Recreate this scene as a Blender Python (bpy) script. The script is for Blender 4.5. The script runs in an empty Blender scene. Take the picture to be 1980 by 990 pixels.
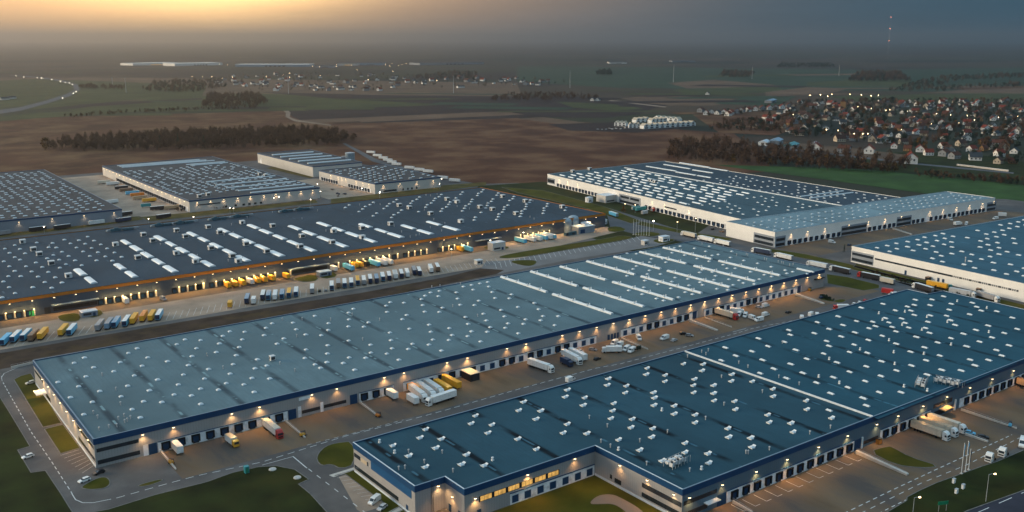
import bpy, math, random
from mathutils import Vector, Matrix
random.seed(7)
S = bpy.context.scene
COL = S.collection
# ---------------------------------------------------------------- survey: camera height, heading, and pixel -> ground
H = 161.0; FPX = 1833.0; CX, CY = 990.0, 495.0
AZ = math.radians(53.28); PT = math.atan(420 / FPX)
Fh = Vector((math.cos(AZ), math.sin(AZ), 0)); Rt = Vector((math.sin(AZ), -math.cos(AZ), 0))
FW = Fh * math.cos(PT) + Vector((0, 0, -math.sin(PT))); UP = Fh * math.sin(PT) + Vector((0, 0, math.cos(PT)))
CAM = Vector((0, 0, H))
def ray(x, y): return FW * FPX + Rt * (x - CX) - UP * (y - CY)
def G(x, y, z=0.0):
    d = ray(x, y); return CAM + d * ((z - H) / d.z)
def onX(x, y, Y0):                       # X on a wall at Y = Y0
    d = ray(x, y); return (CAM + d * (Y0 / d.y)).x
def onY(x, y, X0):
    d = ray(x, y); return (CAM + d * (X0 / d.x)).y
def V(ox, oy, s, pts): return [(ox + a / s, oy + b / s) for a, b in pts]
def azdir(deg):
    a = math.radians(deg); return Fh * math.cos(a) + Rt * math.sin(a)

# ---------------------------------------------------------------- materials
def new_mat(name):
    m = bpy.data.materials.new(name); m.use_nodes = True
    return m, m.node_tree.nodes, m.node_tree.links, m.node_tree.nodes['Principled BSDF']
def mat(name, col, rough=.6, var=.15, scale=.3, metal=0., spec=.12, dirt=None, stretch=(1, 1, 1), obj=False, detail=4, dlo=.5, dhi=.7, dscale=None):
    m, N, L, b = new_mat(name)
    tc = N.new('ShaderNodeTexCoord'); mp = N.new('ShaderNodeMapping'); mp.inputs['Scale'].default_value = stretch
    if obj: L.new(tc.outputs['Object'], mp.inputs['Vector'])
    else:
        ge = N.new('ShaderNodeNewGeometry'); L.new(ge.outputs['Position'], mp.inputs['Vector'])
    nz = N.new('ShaderNodeTexNoise'); nz.inputs['Scale'].default_value = scale; nz.inputs['Detail'].default_value = detail
    L.new(mp.outputs[0], nz.inputs['Vector'])
    rp = N.new('ShaderNodeValToRGB')
    rp.color_ramp.elements[0].position = .28; rp.color_ramp.elements[1].position = .72
    rp.color_ramp.elements[0].color = tuple(c * (1 - var) for c in col) + (1,)
    rp.color_ramp.elements[1].color = tuple(min(1, c * (1 + var)) for c in col) + (1,)
    L.new(nz.outputs['Fac'], rp.inputs[0]); out = rp.outputs[0]
    if dirt:
        n2 = N.new('ShaderNodeTexNoise'); n2.inputs['Scale'].default_value = dscale or scale * .35; n2.inputs['Detail'].default_value = 6
        n2.inputs['Roughness'].default_value = .62
        L.new(mp.outputs[0], n2.inputs['Vector'])
        r2 = N.new('ShaderNodeValToRGB'); r2.color_ramp.elements[0].position = dlo; r2.color_ramp.elements[1].position = dhi
        L.new(n2.outputs['Fac'], r2.inputs[0])
        mx = N.new('ShaderNodeMix'); mx.data_type = 'RGBA'; L.new(r2.outputs[0], mx.inputs[0]); L.new(out, mx.inputs[6])
        mx.inputs[7].default_value = tuple(dirt) + (1,); out = mx.outputs[2]
    L.new(out, b.inputs['Base Color'])
    b.inputs['Roughness'].default_value = rough; b.inputs['Metallic'].default_value = metal
    b.inputs['Specular IOR Level'].default_value = spec
    return m
def mixer(N, L, fac, a, bcol):
    mx = N.new('ShaderNodeMix'); mx.data_type = 'RGBA'
    if hasattr(fac, 'links'): L.new(fac, mx.inputs[0])
    else: mx.inputs[0].default_value = fac
    for v, i in ((a, 6), (bcol, 7)):
        if isinstance(v, tuple): mx.inputs[i].default_value = v + (1,) if len(v) == 3 else v
        else: L.new(v, mx.inputs[i])
    return mx.outputs[2]
def roof_mat(name, col, seam, stain, bay=12.1, streak=.5):
    """single ply membrane: sheet seams every 2 m, drainage lines every bay with dried puddle streaks, broad patches"""
    m, N, L, b = new_mat(name)
    ge = N.new('ShaderNodeNewGeometry'); sp = N.new('ShaderNodeSeparateXYZ'); L.new(ge.outputs['Position'], sp.inputs[0])
    def math_(op, a, bb=None):
        n = N.new('ShaderNodeMath'); n.operation = op
        for i, v in enumerate((a, bb)):
            if v is None: continue
            if hasattr(v, 'links'): L.new(v, n.inputs[i])
            else: n.inputs[i].default_value = v
        return n.outputs[0]
    def noise(sc, stretch, det=5, rough=.55):
        mp = N.new('ShaderNodeMapping'); mp.inputs['Scale'].default_value = stretch; L.new(ge.outputs['Position'], mp.inputs[0])
        n = N.new('ShaderNodeTexNoise'); n.inputs['Scale'].default_value = sc; n.inputs['Detail'].default_value = det; n.inputs['Roughness'].default_value = rough
        L.new(mp.outputs[0], n.inputs['Vector']); return n.outputs['Fac']
    def ramp(v, lo, hi):
        r = N.new('ShaderNodeMapRange'); r.inputs[1].default_value = lo; r.inputs[2].default_value = hi; L.new(v, r.inputs[0]); return r.outputs[0]
    big = ramp(noise(.02, (1, 1, 1)), .3, .7)
    fine = ramp(noise(.6, (1, .25, 1)), .3, .7)
    c = mixer(N, L, big, tuple(x * .74 for x in col), tuple(x * 1.24 for x in col))
    c = mixer(N, L, math_('MULTIPLY', ramp(noise(.16, (1, .5, 1), 6, .65), .42, .62), .3), c, tuple(x * .72 for x in col))
    c = mixer(N, L, math_('MULTIPLY', fine, .4), c, tuple(x * .8 for x in col))
    # sheet seams
    fx = math_('FRACT', math_('DIVIDE', sp.outputs[0], 2.02)); sl = math_('LESS_THAN', fx, .12)
    c = mixer(N, L, math_('MULTIPLY', sl, .45), c, seam)
    # puddle streaks along drainage lines (running across the hall)
    fb = math_('ABSOLUTE', math_('SUBTRACT', math_('FRACT', math_('DIVIDE', sp.outputs[0], bay * 2)), .5))
    line = ramp(fb, .085, .03)
    st = ramp(noise(.045, (1.6, .8, 1), 4), .40, .54)
    c = mixer(N, L, math_('MULTIPLY', math_('MULTIPLY', line, st), streak), c, stain)
    dsh = ramp(noise(.09, (.4, 1.3, 1), 3), .55, .6); l2 = ramp(fb, .026, .016)
    c = mixer(N, L, math_('MULTIPLY', math_('MULTIPLY', l2, dsh), .5), c, tuple(min(.5, x * 2.6 + .02) for x in col))
    fr = ramp(noise(.011, (2.2, 1, 1), 6, .7), .55, .7)
    c = mixer(N, L, math_('MULTIPLY', fr, .3), c, tuple(x * 1.35 for x in col))
    L.new(c, b.inputs['Base Color']); b.inputs['Roughness'].default_value = .75; b.inputs['Specular IOR Level'].default_value = .1
    return m
def panel_mat(name, col, rib=1.1, dark=.82, rough=.5, metal=0.):
    """vertical sandwich panels with joints and light weathering"""
    m, N, L, b = new_mat(name)
    ge = N.new('ShaderNodeNewGeometry'); sp = N.new('ShaderNodeSeparateXYZ'); L.new(ge.outputs['Position'], sp.inputs[0])
    ad = N.new('ShaderNodeMath'); ad.operation = 'ADD'; L.new(sp.outputs[0], ad.inputs[0]); L.new(sp.outputs[1], ad.inputs[1])
    dv = N.new('ShaderNodeMath'); dv.operation = 'DIVIDE'; L.new(ad.outputs[0], dv.inputs[0]); dv.inputs[1].default_value = rib
    fr = N.new('ShaderNodeMath'); fr.operation = 'FRACT'; L.new(dv.outputs[0], fr.inputs[0])
    lt = N.new('ShaderNodeMath'); lt.operation = 'LESS_THAN'; L.new(fr.outputs[0], lt.inputs[0]); lt.inputs[1].default_value = .1
    nz = N.new('ShaderNodeTexNoise'); nz.inputs['Scale'].default_value = .12; nz.inputs['Detail'].default_value = 6
    L.new(ge.outputs['Position'], nz.inputs['Vector'])
    c = mixer(N, L, nz.outputs['Fac'], tuple(x * .86 for x in col), tuple(min(1, x * 1.12) for x in col))
    ml = N.new('ShaderNodeMath'); ml.operation = 'MULTIPLY'; ml.inputs[1].default_value = .6; L.new(lt.outputs[0], ml.inputs[0])
    c = mixer(N, L, ml.outputs[0], c, tuple(x * dark * .8 for x in col))
    L.new(c, b.inputs['Base Color']); b.inputs['Roughness'].default_value = rough; b.inputs['Metallic'].default_value = metal; b.inputs['Specular IOR Level'].default_value = .3
    return m
def emit(name, col, st):
    m, N, L, b = new_mat(name)
    b.inputs['Base Color'].default_value = col + (1,); b.inputs['Emission Color'].default_value = col + (1,); b.inputs['Emission Strength'].default_value = st
    return m
M = {}
M['roof_m'] = roof_mat('blue grey roof membrane', (.112, .174, .198), (.085, .132, .15), (.026, .042, .055), streak=.8)
M['roof_r'] = roof_mat('teal roof membrane', (.024, .071, .100), (.019, .056, .079), (.0015, .007, .012), streak=1.)
M['roof_r2'] = roof_mat('bright teal roof membrane', (.022, .081, .117), (.017, .064, .092), (.003, .016, .026), streak=.8)
M['roof_u'] = roof_mat('pale steel blue roof membrane', (.045, .115, .16), (.036, .092, .13), (.02, .05, .07))
M['roof_l'] = roof_mat('slate roof membrane', (.040, .062, .084), (.031, .049, .067), (.025, .034, .042))
M['roof_t'] = roof_mat('steel blue roof membrane', (.055, .098, .122), (.042, .076, .095), (.02, .036, .046))
M['roof_f'] = roof_mat('pale blue roof membrane with painted sheen', (.17, .25, .285), (.13, .195, .225), (.05, .08, .09))  # the wing roof's sheen is put into this paler base colour
M['roof_w'] = roof_mat('grey roof membrane', (.068, .068, .072), (.054, .054, .058), (.027, .027, .03))
M['wall_m'] = panel_mat('silver grey wall panels', (.31, .30, .29))
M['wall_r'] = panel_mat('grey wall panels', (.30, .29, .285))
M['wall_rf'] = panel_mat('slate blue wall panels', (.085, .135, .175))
M['wall_l'] = panel_mat('slate wall panels', (.055, .072, .10))
M['wall_t'] = panel_mat('white wall panels', (.74, .72, .68), dark=.95)
M['wall_v'] = panel_mat('blue grey wall panels', (.22, .25, .29))
M['wall_w'] = panel_mat('cream wall panels', (.52, .49, .45), dark=.92)
M['navy'] = mat('navy fascia paint', (.010, .050, .125), .4, .1, .2)
M['orange'] = mat('orange fascia paint', (.42, .155, .02), .45, .12, .2)
M['whitepaint'] = mat('white paint', (.72, .72, .70), .45, .08, .5)
M['capwhite'] = mat('pale metal coping', (.55, .60, .64), .35, .1, .5)
M['capgrey'] = mat('grey metal coping', (.16, .22, .28), .35, .1, .5)
M['dockwhite'] = mat('white dock wall', (.78, .78, .78), .6, .1, .6, dirt=(.35, .34, .33))
M['bluedoor'] = mat('dark blue door paint', (.012, .045, .105), .45, .15, 1., obj=True)
M['shelter'] = mat('black dock shelter fabric', (.012, .013, .016), .8, .2, 1., obj=True)
M['glass'] = mat('dark window glass', (.015, .022, .03), .12, .3, .4, spec=.6)
m_, N_, L_, b_ = new_mat('lit office window')
g_ = N_.new('ShaderNodeNewGeometry'); n_ = N_.new('ShaderNodeTexNoise'); n_.inputs['Scale'].default_value = .5; n_.inputs['Detail'].default_value = 3; L_.new(g_.outputs['Position'], n_.inputs['Vector'])
r_ = N_.new('ShaderNodeMapRange'); r_.inputs[1].default_value = .35; r_.inputs[2].default_value = .65; r_.inputs[3].default_value = .45; r_.inputs[4].default_value = .85; L_.new(n_.outputs['Fac'], r_.inputs[0])
b_.inputs['Base Color'].default_value = (.03, .03, .03, 1); b_.inputs['Roughness'].default_value = .2; b_.inputs['Emission Color'].default_value = (1., .56, .14, 1); L_.new(r_.outputs[0], b_.inputs['Emission Strength']); M['glasslit'] = m_
M['acryl'] = mat('white acrylic dome', (.62, .65, .66), .35, .05, 1., obj=True)
M['acrylstrip'] = mat('white acrylic strip', (.80, .82, .82), .35, .05, 1., obj=True)
M['flap'] = mat('white flap metal', (.66, .68, .68), .4, .06, 1., obj=True)
M['unit'] = mat('pale metal roof unit', (.58, .58, .57), .5, .12, 1., obj=True)
M['grille'] = mat('dark grille', (.05, .055, .06), .6, .2, 2., obj=True)
M['teal'] = mat('teal coated sheet metal', (.045, .11, .14), .5, .3, .6, obj=True)
M['silver'] = mat('galvanised duct', (.28, .34, .38), .4, .15, .5, metal=.3, obj=True)
M['darkmetal'] = mat('dark metal', (.03, .032, .036), .5, .2, 1., obj=True)
M['galv'] = mat('galvanised steel', (.42, .43, .44), .4, .1, 1., metal=.2, obj=True)
M['rubber'] = mat('tyre rubber', (.012, .012, .013), .9, .2, 2., obj=True)
M['chassis'] = mat('chassis paint', (.02, .02, .023), .7, .2, 2., obj=True)
for k, c in dict(white=(.74, .73, .70), cream=(.62, .55, .44), blue=(.12, .46, .68), navy=(.012, .03, .075), yellow=(.78, .38, .03), orange=(.7, .22, .03), grey=(.28, .28, .29), greyblue=(.22, .32, .42), brown=(.22, .13, .08), black=(.02, .02, .024), red=(.45, .03, .025), silver=(.45, .46, .47), tan=(.45, .32, .2), green=(.03, .22, .12), teal=(.03, .25, .27)).items():
    M['v_' + k] = mat(k + ' vehicle paint', c, .38, .07, .8, spec=.4, obj=True, dirt=tuple(x * .7 for x in c), dscale=.5)
M['asphalt'] = mat('yard asphalt', (.115, .105, .10), .85, .25, .08, dirt=(.082, .076, .075), dscale=.03, dlo=.44, dhi=.64, detail=8)
M['paver'] = mat('brown concrete pavers', (.185, .122, .074), .85, .3, .12, dirt=(.095, .078, .068), dscale=.06, dlo=.42, dhi=.62, detail=8, stretch=(1, .3, 1))
M['concrete'] = mat('pale yard concrete', (.33, .25, .19), .85, .2, .06, dirt=(.21, .165, .13), dscale=.04)
M['road'] = mat('road asphalt', (.10, .10, .105), .8, .15, .05, dirt=(.075, .075, .08), dscale=.04)
M['palelot'] = mat('pale parking asphalt', (.17, .165, .165), .8, .15, .05)
M['highway'] = mat('highway asphalt', (.035, .036, .05), .8, .2, .1)
M['ramp'] = mat('pale concrete wall', (.50, .46, .41), .7, .12, .6)
M['lawn'] = mat('mown grass', (.056, .055, .004), .95, .45, .06, dirt=(.074, .052, .008), dscale=.03)
M['lawndark'] = mat('dark rough grass', (.019, .025, .005), .95, .6, .05, dirt=(.036, .031, .005), dscale=.02)
M['verge'] = mat('olive verge grass', (.10, .075, .022), .95, .4, .08, dirt=(.055, .05, .02), dscale=.05)
M['bank'] = mat('dark soil bank', (.045, .03, .022), .95, .5, .08, dirt=(.075, .05, .022), dscale=.06)
M['meadow'] = mat('green meadow', (.034, .072, .020), .95, .3, .03, dirt=(.026, .05, .018), dscale=.01)
M['kerb'] = mat('concrete kerb', (.16, .15, .14), .8, .25, .8)
M['paint'] = mat('road paint', (.62, .62, .60), .7, .15, 1.)
M['greenf'] = mat('green crop', (.052, .058, .022), .95, .3, .01, dirt=(.038, .045, .022), dscale=.006)
M['teal_f'] = mat('dark green crop', (.03, .05, .03), .95, .3, .006)
M['plough'] = mat('ploughed dark soil', (.030, .020, .019), .95, .25, .01)
M['tanf'] = mat('tan stubble', (.125, .078, .05), .95, .25, .01, dirt=(.085, .055, .04), dscale=.006)
M['brownf'] = mat('dry red brown grassland', (.085, .034, .018), .95, .4, .012, dirt=(.15, .082, .042), dscale=.012, dlo=.46, dhi=.7, stretch=(1, 1, 1), detail=8)
M['brownf2'] = mat('dry brown grassland', (.076, .031, .016), .95, .4, .01, dirt=(.16, .088, .042), dscale=.012, dlo=.46, dhi=.66, detail=8)
M['trackdirt'] = mat('dirt track', (.22, .16, .12), .95, .2, .02)
M['bark'] = mat('bark', (.05, .036, .028), .9, .3, 1., obj=True)
def leaf_mat(name, a, bcol):
    m, N, L, b = new_mat(name)
    ge = N.new('ShaderNodeNewGeometry')
    nz = N.new('ShaderNodeTexNoise'); nz.inputs['Scale'].default_value = .22; L.new(ge.outputs['Position'], nz.inputs['Vector'])
    mm = N.new('ShaderNodeMath'); mm.operation = 'MULTIPLY_ADD'; L.new(ge.outputs['Random Per Island'], mm.inputs[0]); mm.inputs[1].default_value = .6
    L.new(nz.outputs['Fac'], mm.inputs[2])
    sb = N.new('ShaderNodeMath'); sb.operation = 'SUBTRACT'; L.new(mm.outputs[0], sb.inputs[0]); sb.inputs[1].default_value = .3; sb.use_clamp = True
    c = mixer(N, L, sb.outputs[0], a, bcol)
    L.new(c, b.inputs['Base Color']); b.inputs['Roughness'].default_value = .9; b.inputs['Specular IOR Level'].default_value = .1
    return m
M['twig'] = leaf_mat('haze tinted brown twigs', (.06, .035, .023), (.125, .074, .045))  # brown twigs, warmed and lightened to paint the distant haze into them
M['autumn'] = leaf_mat('autumn leaves', (.075, .04, .012), (.16, .085, .022))
M['darkleaf'] = leaf_mat('dark green leaves', (.012, .026, .02), (.035, .05, .03))
M['rust'] = leaf_mat('rusty brown leaves', (.045, .024, .014), (.10, .055, .028))
M['lampglow'] = emit('warm lamp glass', (1., .70, .36), 9.)
M['lampwhite'] = emit('white lamp glass', (1., .84, .62), 16.)
M['lampfar'] = emit('far street lamp glass', (1., .70, .36), 22.)
M['headlight'] = emit('car headlight', (1., .88, .66), 22.)
M['redlight'] = emit('red warning light', (1., .25, .14), 11.)
M['greenlight'] = emit('green lit door sign', (.03, .35, .1), .2)
def hwall(n, c): M[n] = mat(n.replace('_', ' '), c, .8, .1, .2, obj=True)
hwall('render_white', (.66, .64, .60)); hwall('render_cream', (.44, .37, .28)); hwall('render_grey', (.22, .23, .24)); hwall('render_ochre', (.22, .13, .06))
hwall('tile_red', (.17, .035, .02)); hwall('tile_brown', (.06, .032, .025)); hwall('tile_grey', (.04, .048, .055)); hwall('tile_rust', (.09, .035, .022))

# ---------------------------------------------------------------- mesh helpers
class MB:
    def __init__(s): s.v = []; s.f = []; s.m = []
    def face(s, pts, mi=0):
        n = len(s.v); s.v += [tuple(p) for p in pts]; s.f.append(tuple(range(n, n + len(pts)))); s.m.append(mi)
    def raw(s, vs, fs, mi=0):
        n = len(s.v); s.v += [tuple(p) for p in vs]
        for f in fs: s.f.append(tuple(i + n for i in f)); s.m.append(mi)
    def box(s, x0, x1, y0, y1, z0, z1, mi=0):
        s.raw([(x0, y0, z0), (x1, y0, z0), (x1, y1, z0), (x0, y1, z0), (x0, y0, z1), (x1, y0, z1), (x1, y1, z1), (x0, y1, z1)],
              [(3, 2, 1, 0), (4, 5, 6, 7), (0, 1, 5, 4), (1, 2, 6, 5), (2, 3, 7, 6), (3, 0, 4, 7)], mi)
    def prism(s, prof, y0, y1, mi=0):          # profile in x,z extruded along y
        n = len(prof)
        vs = [(x, y0, z) for x, z in prof] + [(x, y1, z) for x, z in prof]
        s.raw(vs, [tuple(range(n))[::1], tuple(range(2 * n - 1, n - 1, -1))] + [(i, i + n, (i + 1) % n + n, (i + 1) % n) for i in range(n)], mi)
    def bar(s, p, q, w, t=None, mi=0):          # flat or square bar from p to q
        p, q = Vector(p), Vector(q); d = q - p; L = d.length; d.normalize()
        up = Vector((0, 0, 1)) if abs(d.z) < .9 else Vector((1, 0, 0))
        a = d.cross(up).normalized() * w / 2; b = d.cross(a).normalized() * (t or w) / 2
        s.raw([p - a - b, p + a - b, p + a + b, p - a + b, q - a - b, q + a - b, q + a + b, q - a + b],
              [(3, 2, 1, 0), (4, 5, 6, 7), (0, 1, 5, 4), (1, 2, 6, 5), (2, 3, 7, 6), (3, 0, 4, 7)], mi)
    def cyl(s, p, q, r0, r1, n=8, mi=0):
        p, q = Vector(p), Vector(q); d = (q - p).normalized()
        up = Vector((0, 0, 1)) if abs(d.z) < .9 else Vector((1, 0, 0))
        a = d.cross(up).normalized(); b = d.cross(a).normalized()
        vs = []
        for c, r in ((p, r0), (q, r1)):
            for i in range(n):
                t = 2 * math.pi * i / n; vs.append(c + a * math.cos(t) * r + b * math.sin(t) * r)
        s.raw(vs, [tuple(range(n - 1, -1, -1)), tuple(range(n, 2 * n))] + [(i, (i + 1) % n, (i + 1) % n + n, i + n) for i in range(n)], mi)
    def poly(s, pts, z0, z1, mi=0):             # vertical extrusion of a counter-clockwise outline
        n = len(pts)
        s.raw([(x, y, z0) for x, y in pts] + [(x, y, z1) for x, y in pts],
              [tuple(range(n - 1, -1, -1)), tuple(range(n, 2 * n))] + [(i, (i + 1) % n, (i + 1) % n + n, i + n) for i in range(n)], mi)
    def mesh(s, name, mats, origin=None):
        me = bpy.data.meshes.new(name)
        o = origin or (0, 0, 0)
        me.from_pydata([(x - o[0], y - o[1], z - o[2]) for x, y, z in s.v], [], s.f)
        for m in (mats if isinstance(mats, (list, tuple)) else [mats]): me.materials.append(m)
        if any(s.m): me.polygons.foreach_set('material_index', s.m)
        me.update(); return me
def link(name, data, parent=None, loc=(0, 0, 0), rz=0.):
    o = bpy.data.objects.new(name, data); COL.objects.link(o); o.location = loc; o.rotation_euler = (0, 0, rz)
    if parent is not None: o.parent = parent
    return o
def tag(o, label, cat, group=None, kind=None):
    if label: o['label'] = label
    if cat: o['category'] = cat
    if group: o['group'] = group
    if kind: o['kind'] = kind
    return o
def thing(name, label, cat, loc=(0, 0, 0), rz=0., group=None):
    return tag(link(name, None, None, loc, rz), label, cat, group)
def dup(root, loc, rz=None, label=None, group=None, scale=None):
    r = root.copy(); COL.objects.link(r); r.location = loc
    if rz is not None: r.rotation_euler = (0, 0, rz)
    if label: r['label'] = label
    if group: r['group'] = group
    if scale: r.scale = scale
    for ch in root.children:
        c = ch.copy(); COL.objects.link(c); c.parent = r
        for g in ch.children:
            d = g.copy(); COL.objects.link(d); d.parent = c
    return r
def sheet(name, px, m, z, world=False, kind='structure'):
    pts = [(p[0], p[1]) for p in px] if world else [tuple(G(*p)[:2]) for p in px]
    a = sum(pts[i][0] * pts[(i + 1) % len(pts)][1] - pts[(i + 1) % len(pts)][0] * pts[i][1] for i in range(len(pts)))
    if a < 0: pts = pts[::-1]
    mb = MB(); mb.face([(x, y, z) for x, y in pts])
    o = link(name, mb.mesh(name, m)); o['kind'] = kind; return o
def smooth(px, n=3):                           # corner-cutting for curved outlines
    for _ in range(n):
        q = []
        for i in range(len(px)):
            a, b = px[i], px[(i + 1) % len(px)]
            q += [(a[0] * .75 + b[0] * .25, a[1] * .75 + b[1] * .25), (a[0] * .25 + b[0] * .75, a[1] * .25 + b[1] * .75)]
        px = q
    return px
def offset(fp, d):
    n = len(fp); out = []
    for i in range(n):
        a, b, c = Vector(fp[i - 1]), Vector(fp[i]), Vector(fp[(i + 1) % n])
        e1 = (b - a).normalized(); e2 = (c - b).normalized()
        n1 = Vector((e1.y, -e1.x)); n2 = Vector((e2.y, -e2.x))
        m = (n1 + n2); k = d / max(.2, 1 + n1.dot(n2)); out.append(tuple(b + m * k))
    return out

# ---------------------------------------------------------------- camera
cam = bpy.data.cameras.new('camera'); cam.sensor_width = 36; cam.lens = FPX / 1980 * 36; cam.clip_end = 200000; cam.clip_start = 1
co = bpy.data.objects.new('camera', cam); COL.objects.link(co)
mw = Matrix((Rt, UP, -FW)).transposed().to_4x4(); mw.translation = CAM; co.matrix_world = mw
S.camera = co

# ---------------------------------------------------------------- buildings
class Bld: pass
LAMP_SPOT = bpy.data.lights.new('wall lamp light', 'SPOT')
LAMP_SPOT.energy = 3300; LAMP_SPOT.color = (1., .55, .2); LAMP_SPOT.spot_size = math.radians(140); LAMP_SPOT.spot_blend = .9; LAMP_SPOT.shadow_soft_size = .25
LAMPS = []
for k_, (e_, c_) in enumerate(((.75, (1., .50, .17)), (1., (1., .58, .24)), (1.3, (1., .54, .19)))):
    q_ = LAMP_SPOT.copy(); q_.energy = LAMP_SPOT.energy * e_; q_.color = c_; LAMPS.append(q_)
WSPOT = LAMP_SPOT.copy(); WSPOT.energy = LAMP_SPOT.energy * .38; WSPOT.color = (1., .66, .36)
def lamp_light(p, nrm, data=None):
    data = data or random.choice(LAMPS)
    d = Vector((nrm[0] * .38, nrm[1] * .38, -1)).normalized()
    o = bpy.data.objects.new('lamp_light', data or LAMP_SPOT); COL.objects.link(o)
    o.location = p; o.rotation_euler = d.to_track_quat('-Z', 'Y').to_euler()
    return o
def building(name, label, cat, fp, h, wall, fascia, roof, fh=1.5, cap='capgrey', group=None):
    B = Bld(); B.fp = fp; B.h = h
    cx = sum(p[0] for p in fp) / len(fp); cy = sum(p[1] for p in fp) / len(fp); B.o = (cx, cy, 0)
    B.root = thing(name, label, cat, B.o, 0, group)
    w = MB(); n = len(fp)
    for i in range(n):
        a, b = fp[i], fp[(i + 1) % n]; w.face([(a[0], a[1], 0), (b[0], b[1], 0), (b[0], b[1], h - .5), (a[0], a[1], h - .5)])
    link('wall', w.mesh('wall', M[wall], B.o), B.root)
    r = MB(); ins = offset(fp, -.3); r.face([(x, y, h - .45) for x, y in ins])
    B.roof = link('roof', r.mesh('roof', M[roof], B.o), B.root)
    def ring(nm, d0, d1, z0, z1, m):
        q = MB(); o_, i_ = offset(fp, d0), offset(fp, d1)
        for k in range(n):
            a, b, c, d = o_[k], o_[(k + 1) % n], i_[(k + 1) % n], i_[k]
            q.face([(*a, z0), (*b, z0), (*b, z1), (*a, z1)]); q.face([(*a, z1), (*b, z1), (*c, z1), (*d, z1)])
            q.face([(*c, z0), (*d, z0), (*d, z1), (*c, z1)]); q.face([(*d, z0), (*c, z0), (*b, z0), (*a, z0)])
        return link(nm, q.mesh(nm, m, B.o), B.root)
    ring('fascia', .16, -.28, h - fh, h - .06, M[fascia])
    ring('coping', .22, -.34, h - .06, h + .03, M[cap])
    return B
def side(B, i):
    """frame of wall i: returns start, unit direction, outward normal, angle"""
    a, b = Vector(B.fp[i]), Vector(B.fp[(i + 1) % len(B.fp)]); d = (b - a).normalized(); nr = Vector((d.y, -d.x))
    return a, d, nr, math.atan2(d.y, d.x), (b - a).length
def slab(B, i, nm, s0, s1, z0, z1, m, out=.08, depth=.3):
    a, d, nr, an, L = side(B, i); p = a + d * s0; q = a + d * s1
    mb = MB(); P4 = [p - nr * depth, q - nr * depth, q + nr * out, p + nr * out]
    mb.poly([tuple(x) for x in [p + nr * out, q + nr * out, q - nr * depth, p - nr * depth]], z0, z1)
    return link(nm, mb.mesh(nm, M[m] if isinstance(m, str) else m, B.o), B.root)
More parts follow.
